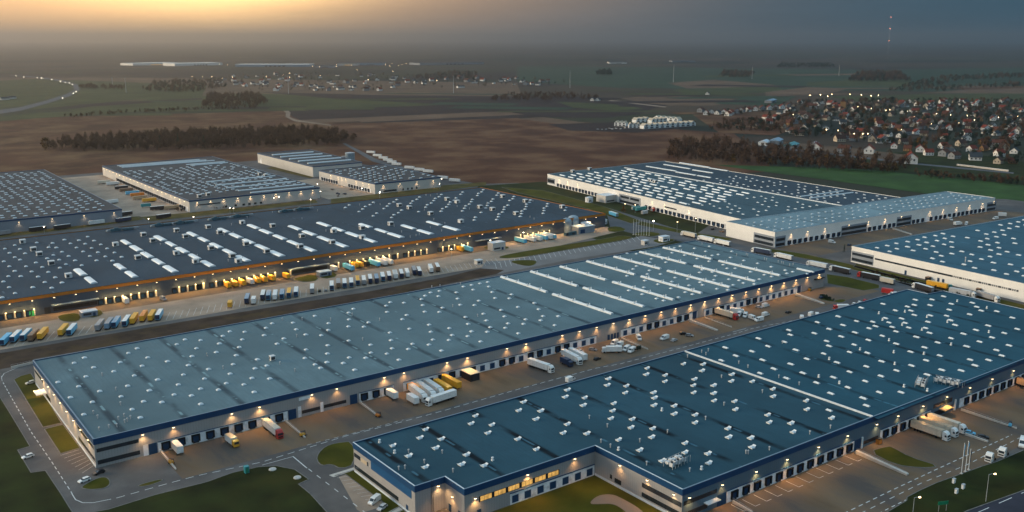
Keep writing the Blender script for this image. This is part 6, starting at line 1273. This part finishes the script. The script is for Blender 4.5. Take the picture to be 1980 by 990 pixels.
# far village behind the fields
n = 0; FV = [(430, 148), (520, 144), (640, 142), (860, 148), (1060, 155), (1110, 162), (1050, 167), (800, 172), (720, 177), (500, 178), (440, 168), (370, 152)]
while n < 105:
    x, y = rnd.uniform(370, 1110), rnd.uniform(142, 178)
    if not inpoly(x, y, FV): continue
    n += 1; k = rnd.choice([0, 2, 2, 4, 3]); house((x, y), k, rnd.uniform(0, 3.14), 'hazy ' + HT[k][1] + ' in the far village', 'far village, ' + HT[k][1], rnd.uniform(1., 1.6), win=False)
for i, (x0, x1, y, h, m, l) in enumerate(((257, 345, 127, 12, 'wall_t', 'far white hall with lit doors, left one of the hazy row'), (338, 430, 128, 14, 'wall_t', 'far bright white hall, second in the hazy row'), (455, 598, 129, 12, 'v_greyblue', 'long far blue grey hall in the haze'), (610, 645, 131, 12, 'wall_v', 'short far hall beside the orange lit yard'), (652, 690, 127, 14, 'wall_w', 'far cream hall with two lit gables'), (690, 740, 126, 13, 'v_greyblue', 'far blue hall right of the cream one'), (812, 936, 126, 12, 'wall_v', 'far long hall at the right end of the hazy row'), (1178, 1212, 123, 8, 'wall_t', 'low far white building on the plain'), (1300, 1345, 120, 8, 'wall_v', 'low far grey building on the plain'))):
    a, b_ = G(x0, y), G(x1, y - (2 if i in (0, 1, 6) else 0)); c = (a + b_) / 2; t = thing('distant_hall', l, 'hall', (c.x, c.y, 0), heading(a, b_)); L_ = (b_ - a).length
    mb = MB(); mb.box(-L_ / 2, L_ / 2, 0, 150, 0, h); link('wall', mb.mesh('wall', M[m]), t); mb = MB(); mb.box(-L_ / 2 - 1, L_ / 2 + 1, -1, 151, h, h + 1.5); link('roof', mb.mesh('roof', M['wall_t'] if i in (0, 1, 2) else M['roof_w']), t)
    mb = MB()
    for k in range(5): mb.box(-L_ * .1 + k * L_ * .06, -L_ * .1 + k * L_ * .06 + L_ * .03, -.5, 0, 0, h * .5)
    link('gate', mb.mesh('gate', M['glasslit'] if i in (0, 4) else M['glass']), t)

# ---- lamps of the plain, the villages, and the motorway traffic
fl = shared('flm', lambda: (lambda b: (b.cyl((0, 0, 7), (0, 0, 8.2), .55, .4, 8), b.mesh('lamp_head', M['lampfar']))[1])(MB())); fp_ = shared('fpm', lambda: (lambda b: (b.cyl((0, 0, 0), (0, 0, 7), .12, .1, 6), b.mesh('pole', M['galv']))[1])(MB()))
def farlamp(p, s_, lab, grp):
    t = thing('street_lamp', lab, 'street lamp', tuple(G(*p)), 0, grp); t.scale = (s_ * .62, s_ * .62, 1.1); link('pole', fp_, t); link('lamp_head', fl, t)
for x, y in ((1566, 190), (1586, 189), (1600, 192), (1608, 188), (1643, 188), (1665, 189), (1684, 191), (1698, 190)): farlamp((x, y), 2.2, 'bright white lamp in the line along the top of the right village', 'bright lamps above the right village')
for x, y in [I4(*q) for q in ((613,650),(720,658),(697,662),(822,668),(1072,690),(990,682),(1243,700),(1350,705),(1168,695),(513,805),(563,805),(592,805),(352,780),(420,785),(535,640),(160,688),(785,780),(1120,740),(960,745),(860,700),(1210,720),(1460,700))]: farlamp((x, y), 1., 'small orange street lamp among the houses of the right village', 'orange street lamps of the right village')
for x, y in ((651, 131), (680, 129), (745, 127), (754, 130), (758, 126), (770, 129), (777, 128), (786, 125), (760, 141), (605, 131), (618, 132), (650, 127), (425, 127), (440, 128), (465, 113), (515, 152), (548, 148), (560, 153), (585, 148), (620, 150), (690, 138), (712, 158), (560, 145), (845, 160), (372, 152), (392, 152), (410, 152), (430, 155), (450, 153), (1940, 84), (1955, 82), (1975, 79), (1980, 88), (1968, 88), (1428, 117)): farlamp((x, y), 2.4 if y < 135 else 1.4, 'tiny warm lamp of the hazy far settlement', 'far lamps in the haze')
for i, (x, y) in enumerate(((31, 147), (46, 149), (72, 151), (80, 151), (83, 152), (100, 154), (117, 158), (126, 160), (134, 161), (140, 164), (147, 178), (142, 181), (121, 190))): t = car('car with bright headlights on the far motorway curve', (x, y), heading(G(x, y), CAM) * 180 / math.pi, 'white', 'motorway cars', wheels=False, name='motorway_car', lights=True); t.scale = (1.15, 1.15, 1.15)
for x, y, l in ((8, 193, 'white roadside building left of the motorway'), (22, 191, 'second white roadside building by the motorway')): house((x, y), 4, .6, l, None, 1.5)

# ---- power poles and the tall mast
def pylon(p, h, lab, g_):
    t = thing('power_pole', lab, 'power pole', tuple(G(*p)), .9, g_); t.scale = (1, 1, h / 50)
    link('pole', shared('pp', lambda: (lambda b: (b.cyl((0, 0, 0), (0, 0, 50), 1.0, .4, 8), b.mesh('pole', M['galv']))[1])(MB())), t)
    link('crossarm', shared('pa', lambda: (lambda b: ([b.bar((-w, 0, z), (w, 0, z), .5) for z, w in ((36, 5), (41, 6.5), (46, 5))], b.mesh('crossarm', M['galv']))[1])(MB())), t)
for x, y, h in ((244, 179, 46), (218, 167, 32), (558, 181, 54), (877, 180, 52), (1102, 170, 58), (1302, 159, 62), (1454, 153, 52), (1622, 147, 48)): pylon((x, y), h, 'thin pale power pole in the line across the plain', 'power poles across the plain')
g = G(1716, 115); t = thing('radio_mast', 'very tall thin radio mast with red warning lights above the right horizon', 'mast', tuple(g)); mb = MB()
for k in range(3):
    a_ = k * 2.094; mb.bar((1.2 * math.cos(a_), 1.2 * math.sin(a_), 0), (1.2 * math.cos(a_), 1.2 * math.sin(a_), 328), .16)
for k in range(40):
    for j in range(3): a0, a1 = j * 2.094, (j + 1) * 2.094; mb.bar((1.2 * math.cos(a0), 1.2 * math.sin(a0), k * 8.2), (1.2 * math.cos(a1), 1.2 * math.sin(a1), k * 8.2 + 8), .1)
link('lattice', mb.mesh('lattice', M['galv']), t)
for z in (326, 240, 145): mb = MB(); mb.cyl((0, 0, z), (0, 0, z + 3), 2.2, 2.2, 10); link('warning_light', mb.mesh('warning_light', M['redlight']), t)

# ================================================================ trees
def tree_meshes(h, r, leafm, n, seed, base=.25, size=1., lean=.0, bare=False):
    R = random.Random(seed); b = MB(); b.cyl((0, 0, 0), (.1 * h * lean, 0, h * .55), .035 * h * .5, .012 * h, 6)
    lobes = []
    for k in range(7):
        a = R.uniform(0, 6.28); q = R.uniform(.25, .75) * r; z = h * R.uniform(base + .12, .86); q *= 1.15 - z / h * .7
        lobes.append((q * math.cos(a), q * math.sin(a), z, R.uniform(.34, .6) * r)); b.cyl((0, 0, h * R.uniform(.2, .45)), (lobes[-1][0], lobes[-1][1], z), .012 * h, .004 * h, 5)
    lobes.append((0, 0, h * .82, r * .45)); c = MB()
    for k in range(n):
        x0, y0, z0, rr = R.choice(lobes); u = Vector((R.gauss(0, 1), R.gauss(0, 1), R.gauss(0, 1))).normalized() * rr * (R.random() ** .45)
        p = Vector((x0, y0, z0 + u.z * (1.3 if bare else .95))) + Vector((u.x, u.y, 0))
        if bare:
            d1 = Vector((R.gauss(0, .45), R.gauss(0, .45), 1)).normalized() * size * R.uniform(1., 2.4); d2 = Vector((R.gauss(0, 1), R.gauss(0, 1), 0)).normalized() * size * .22
            c.face([p - d2, p + d2, p + d1])
        else:
            d1 = Vector((R.gauss(0, 1), R.gauss(0, 1), R.gauss(0, .7))).normalized(); d2 = d1.cross(Vector((R.gauss(0, 1), R.gauss(0, 1), R.gauss(0, 1)))).normalized(); s_ = size * R.uniform(.5, 1.1)
            c.face([p - d1 * s_, p + d2 * s_ * .7, p + d1 * s_, p - d2 * s_ * .6])
    return b, c, leafm
TT = {}
for nm, h, r, lm, n, sz, bare in (('bare', 14, 5, 'twig', 420, 1.1, True), ('bare2', 17, 5.5, 'twig', 460, 1.2, True), ('autumn', 11, 4.6, 'autumn', 300, .95, False), ('rust', 12, 5, 'rust', 320, 1., False), ('dark', 11, 4.8, 'darkleaf', 320, 1., False), ('conifer', 18, 3.2, 'darkleaf', 380, .9, False)):
    b_, c_, lm = tree_meshes(h, r, lm, n, hash(nm) % 1 + len(nm) * 7 + n, .2, sz, bare=bare)
    if nm == 'conifer':
        c_ = MB(); R = random.Random(5)
        for k in range(420):
            z = 18 * R.random() ** .8; q = 3.4 * (1 - z / 18.5) * R.random() ** .4; a = R.uniform(0, 6.28); p = Vector((q * math.cos(a), q * math.sin(a), z)); d1 = Vector((math.cos(a), math.sin(a), -.3)) * .9; d2 = Vector((-math.sin(a), math.cos(a), 0)) * .5; c_.face([p - d2, p + d1, p + d2, p - d1 * .5])
    TT[nm] = (b_.mesh('trunk', M['bark']), c_.mesh('crown', M[lm]), b_, c_)
def tree(p, kind, lab, grp, s=1., name=None, xyz=None):
    t = thing(name or {'bare': 'bare_tree', 'bare2': 'bare_tree', 'autumn': 'autumn_tree', 'rust': 'autumn_tree', 'dark': 'leafy_tree', 'conifer': 'conifer_tree'}[kind], lab, 'tree', tuple(xyz or G(*p)), rnd.uniform(0, 6.28), grp); t.scale = (s * rnd.uniform(.9, 1.1), s * rnd.uniform(.9, 1.1), s * rnd.uniform(.9, 1.15))
    link('trunk', TT[kind][0], t); link('crown', TT[kind][1], t); return t
def woods(label_name, poly, n, kinds, seed, smin=.8, smax=1.25, frac=.28):
    """a far wood that reads as one mass: many trunks and twig clumps, one object"""
    R = random.Random(seed); mb = MB(); k = 0; xs_ = [p[0] for p in poly]; ys_ = [p[1] for p in poly]; mats = [M['bark']] + [TT[q][1].materials[0] for q in kinds]
    gp = [tuple(G(*p)[:2]) for p in poly]; gx = [p[0] for p in gp]; gy = [p[1] for p in gp]; tries = 0
    while k < n and tries < n * 60:
        tries += 1; x, y = R.uniform(min(gx), max(gx)), R.uniform(min(gy), max(gy))
        if not inpoly(x, y, gp): continue
        k += 1; j = R.randrange(len(kinds)); _, _, tb, tcn = TT[kinds[j]]; a = R.uniform(0, 6.28); ca, sa = math.cos(a), math.sin(a); s_ = R.uniform(smin, smax)
        for src, mi, keep in ((tb, 0, .6), (tcn, 1 + j, frac)):
            for f in src.f:
                if R.random() < keep: 
                    e_ = 1.25 if mi else 1.
                    P_ = [Vector(src.v[i]) for i in f]; c0 = sum(P_, Vector()) / len(P_); P_ = [c0 + (q - c0) * e_ for q in P_]
                    mb.face([(x + (q.x * ca - q.y * sa) * s_, y + (q.x * sa + q.y * ca) * s_, q.z * s_) for q in P_], mi)
    o = link(label_name, mb.mesh(label_name, mats)); o['kind'] = 'stuff'; return o
woods('bare_woods', [(85, 291), (130, 276), (330, 262), (560, 254), (660, 262), (690, 272), (640, 282), (420, 289), (200, 293)], 760, ['bare', 'rust', 'bare2', 'bare'], 1, .7, 1.12, .42)
woods('autumn_woods', [(1285, 306), (1300, 282), (1340, 275), (1480, 290), (1640, 304), (1760, 322), (1740, 336), (1600, 330), (1500, 322), (1330, 316)], 420, ['bare', 'rust', 'bare2', 'rust'], 2, .5, 1.2, .36)
woods('distant_woods', [(392, 210), (400, 188), (490, 186), (520, 198), (500, 212)], 240, ['bare', 'bare2'], 3, .9, 1.2)
woods('distant_woods', [(270, 178), (300, 160), (430, 156), (440, 170), (380, 180)], 300, ['bare', 'dark'], 4, .9, 1.3, .2)
woods('distant_woods', [(940, 196), (1000, 182), (1120, 184), (1160, 192), (1060, 196)], 180, ['bare', 'rust'], 5, .8, 1.1, .2)
woods('distant_woods', [(1640, 158), (1660, 142), (1740, 142), (1760, 158)], 380, ['dark', 'bare'], 6, 1.2, 1.7, .2)
woods('distant_woods', [(1710, 178), (1760, 165), (1820, 150), (2010, 142), (2010, 150), (1850, 158), (1800, 172), (2010, 162), (2010, 168), (1810, 178)], 420, ['dark', 'bare'], 7, 1., 1.4, .18)
woods('distant_woods', [(1150, 146), (1160, 138), (1180, 138), (1182, 146)], 90, ['dark'], 8, 1.2, 1.6, .2); woods('distant_woods', [(1390, 150), (1400, 138), (1460, 142), (1450, 152)], 160, ['dark', 'bare'], 9, 1.1, 1.5, .18); woods('distant_woods', [(1500, 132), (1510, 124), (1610, 124), (1615, 132)], 200, ['dark'], 10, 1.2, 1.6, .15)
woods('hedgerow', [(120, 226), (230, 218), (330, 213), (480, 210), (490, 212), (340, 216), (230, 222), (140, 229)], 110, ['bare', 'rust'], 12, .45, .7); woods('hedgerow', [(150, 172), (165, 166), (245, 170), (240, 175)], 70, ['bare'], 13, .8, 1.1)
woods('distant_woods', [(780, 152), (880, 140), (925, 142), (920, 156)], 200, ['dark', 'bare'], 14, 1., 1.4, .18)
woods('village_shrubbery', VILL, 900, ['dark', 'rust', 'dark', 'bare', 'dark'], 15, .6, 1.05, .2)
woods('village_shrubbery', FV, 260, ['bare', 'dark'], 16, .8, 1.1, .16)
woods('village_shrubbery', [(1350, 226), (1440, 210), (1540, 200), (1500, 215), (1400, 228)], 60, ['rust', 'dark'], 17, .5, .8, .25); woods('village_shrubbery', [(1370, 252), (1400, 236), (1480, 232), (1520, 245), (1500, 258)], 150, ['rust', 'bare', 'dark'], 18, .6, .9, .25)
woods('hedgerow', [(1760, 336), (1980, 352), (2060, 360), (2060, 368), (1960, 360), (1780, 344)], 90, ['bare', 'rust', 'dark'], 19, .4, .75, .4)
tree((88, 290), 'autumn', 'orange leaved tree at the left end of the bare wood', None, 1.6)
for i, (x, y) in enumerate(((232, 287), (310, 286), (345, 286), (395, 287), (402, 280), (440, 285), (470, 284), (530, 276), (575, 282))): tree((x, y), 'conifer' if i in (1, 2, 3) else 'bare2', 'dark pointed conifer at the front of the bare wood' if i in (1, 2, 3) else 'tall bare tree at the front edge of the bare wood', 'conifers before the bare wood' if i in (1, 2, 3) else 'front trees of the bare wood', 1.2)
for i in range(34):
    x = rnd.uniform(1295, 1745); y = 308 + (x - 1295) * .06 + rnd.uniform(-8, 2); k = rnd.choice(['autumn', 'rust', 'rust', 'bare']); tree((x, y), k, {'autumn': 'yellowing tree at the near edge of the wood by the green meadow', 'rust': 'rusty brown tree at the near edge of the wood by the green meadow', 'bare': 'bare tree at the near edge of the wood by the green meadow'}[k], 'meadow wood edge, ' + k, rnd.uniform(.8, 1.15))
n = 0
while n < 190:
    x, y = rnd.uniform(1440, 2000), 196 + 124 * rnd.random()
    if not inpoly(x, y, VILL): continue
    n += 1; k = rnd.choice(['dark', 'dark', 'dark', 'rust', 'rust', 'autumn', 'bare']); tree((x, y), k, {'autumn': 'yellowing tree between the houses of the right village', 'rust': 'rusty brown tree between the houses of the right village', 'dark': 'dark green tree between the houses of the right village', 'bare': 'bare tree between the houses of the right village'}[k], 'right village trees, ' + k, rnd.uniform(.85, 1.3))
for p, k, s_, l in (((1206, 411), 'autumn', .55, 'small orange lit shrub tree by the teal container'), ((1632, 487), 'conifer', .35, 'small dark conifer before the corner of the white wing'), ((1485, 474), 'dark', .5, 'small dark tree at the glass corner of the white wing'), ((1290, 400), 'dark', .5, 'dark bush below the cream loading wall')): tree(p, k, l, None, s_)
woods('shrubs', [(1660, 525), (1700, 530), (1800, 556), (1960, 600), (1950, 604), (1800, 562)], 70, ['dark', 'rust'], 23, .14, .26, .5); woods('shrubs', [(1584, 571), (1600, 576), (1613, 582), (1610, 584), (1590, 578)], 26, ['dark'], 24, .12, .2, .5)
woods('shrubs', [(330, 405), (395, 403), (440, 400), (440, 404), (350, 410)], 40, ['bare', 'rust'], 26, .2, .3, .4)
woods('shrubs', [(1225, 675), (1238, 672), (1240, 676), (1226, 681)], 14, ['dark'], 27, .12, .18, .5)

# ================================================================ light, sky, air
SUN_AZ, SUN_EL = -84., 8.
sd = azdir(SUN_AZ) * math.cos(math.radians(SUN_EL)) + Vector((0, 0, math.sin(math.radians(SUN_EL))))
sl = bpy.data.lights.new('sun', 'SUN'); sl.energy = 4.6; sl.angle = math.radians(25); sl.color = (1., .82, .58)
so = bpy.data.objects.new('sun', sl); COL.objects.link(so); so.rotation_euler = (-sd).to_track_quat('-Z', 'Y').to_euler()
w = bpy.data.worlds.new('World'); S.world = w; w.use_nodes = True; N = w.node_tree.nodes; L = w.node_tree.links
bg = N['Background']
sky = N.new('ShaderNodeTexSky'); sky.sky_type = 'NISHITA'; sky.sun_disc = False; sky.sun_elevation = math.radians(SUN_EL); sky.sun_rotation = math.atan2(sd.x, sd.y); sky.air_density = 1.2; sky.dust_density = 2.; sky.ozone_density = 2.
tc = N.new('ShaderNodeTexCoord'); dirv = tc.outputs['Generated']
def mt(op, a, b_=None, c_=None, clamp=False):
    n_ = N.new('ShaderNodeMath'); n_.operation = op; n_.use_clamp = clamp
    for i, v in enumerate((a, b_, c_)):
        if v is None: continue
        if hasattr(v, 'links'): L.new(v, n_.inputs[i])
        else: n_.inputs[i].default_value = v
    return n_.outputs[0]
def dotv(v):
    n_ = N.new('ShaderNodeVectorMath'); n_.operation = 'DOT_PRODUCT'; L.new(dirv, n_.inputs[0]); n_.inputs[1].default_value = v; return n_.outputs['Value']
sz = N.new('ShaderNodeSeparateXYZ'); L.new(dirv, sz.inputs[0]); Z = sz.outputs[2]
def lobe(az, saz, z0, szz):
    a = dotv(azdir(az + 90)); f = mt('MULTIPLY_ADD', dotv(azdir(az)), 1.6, .25, clamp=True)
    e1 = mt('POWER', mt('ABSOLUTE', mt('DIVIDE', a, math.sin(math.radians(saz)))), 2.); e2 = mt('POWER', mt('ABSOLUTE', mt('DIVIDE', mt('SUBTRACT', Z, z0), szz)), 2.)
    return mt('MULTIPLY', f, mt('EXPONENT', mt('MULTIPLY', mt('ADD', e1, e2), -1.)))
def cmul(col, fac):
    n_ = N.new('ShaderNodeVectorMath'); n_.operation = 'SCALE'
    if isinstance(col, tuple): n_.inputs[0].default_value = col
    else: L.new(col, n_.inputs[0])
    if hasattr(fac, 'links'): L.new(fac, n_.inputs['Scale'])
    else: n_.inputs['Scale'].default_value = fac
    return n_.outputs[0]
def cadd(a, b_):
    n_ = N.new('ShaderNodeVectorMath'); n_.operation = 'ADD'; L.new(a, n_.inputs[0]); L.new(b_, n_.inputs[1]); return n_.outputs[0]
SKY = 0.05
nish = cmul(sky.outputs[0], SKY)
# cloud bank: slate grey low band, warmer to the left, lifting to a blue grey overcast
mpc = N.new('ShaderNodeMapping'); mpc.inputs['Scale'].default_value = (2.2, 2.2, 26.); L.new(dirv, mpc.inputs[0])
nzc = N.new('ShaderNodeTexNoise'); nzc.inputs['Scale'].default_value = 1.6; nzc.inputs['Detail'].default_value = 6; L.new(mpc.outputs[0], nzc.inputs['Vector'])
warm = mt('MULTIPLY_ADD', dotv(azdir(-45)), .5, .5, clamp=True)
mxc = N.new('ShaderNodeMix'); mxc.data_type = 'RGBA'; L.new(mt('POWER', warm, 9.), mxc.inputs[0]); mxc.inputs[6].default_value = (.012, .078, .135, 1); mxc.inputs[7].default_value = (.50, .30, .15, 1)
low = cmul(mxc.outputs[2], mt('MULTIPLY_ADD', nzc.outputs['Fac'], .5, .75))
high = cmul((.45, .67, .83), 1.)
mxh = N.new('ShaderNodeMix'); mxh.data_type = 'RGBA'; up_ = N.new('ShaderNodeMapRange'); up_.interpolation_type = 'SMOOTHSTEP'; up_.inputs[1].default_value = .14; up_.inputs[2].default_value = .5; L.new(Z, up_.inputs[0])
L.new(up_.outputs[0], mxh.inputs[0]); L.new(low, mxh.inputs[6]); L.new(high, mxh.inputs[7])
cloud = mxh.outputs[2]
glow = cadd(cmul((1.0, .64, .21), mt('MULTIPLY', mt('MULTIPLY_ADD', nzc.outputs['Fac'], .9, .55), mt('MULTIPLY', lobe(-17.8, 7.2, .070, .040), 2.5))), cmul((1., .50, .17), mt('MULTIPLY', lobe(-24, 20., .055, .045), .85)))
wash = cmul((1., .70, .46), mt('MULTIPLY', lobe(-85, 48., .22, .22), 1.1))
L.new(cadd(cadd(cadd(cmul(nish, mt('MULTIPLY_ADD', up_.outputs[0], .85, .15)), cloud), glow), wash), bg.inputs[0]); bg.inputs[1].default_value = 1.
hz = MB(); hz.box(-46000, 46000, -46000, 46000, -1.5, 348)
m = bpy.data.materials.new('haze'); m.use_nodes = True; nt = m.node_tree; nt.nodes.remove(nt.nodes['Principled BSDF'])
pv = nt.nodes.new('ShaderNodeVolumePrincipled'); pv.inputs['Color'].default_value = (.65, .69, .74, 1); pv.inputs['Density'].default_value = .82e-4; pv.inputs['Anisotropy'].default_value = .84
nt.links.new(pv.outputs[0], nt.nodes['Material Output'].inputs['Volume'])
o = link('haze', hz.mesh('haze', m)); o['kind'] = 'stuff'
S.cycles.volume_bounces = 0; S.cycles.max_bounces = 5; S.cycles.diffuse_bounces = 2; S.cycles.transparent_max_bounces = 4
S.view_settings.view_transform = 'Standard'; S.view_settings.look = 'None'; S.view_settings.exposure = 0.0; S.view_settings.gamma = 1
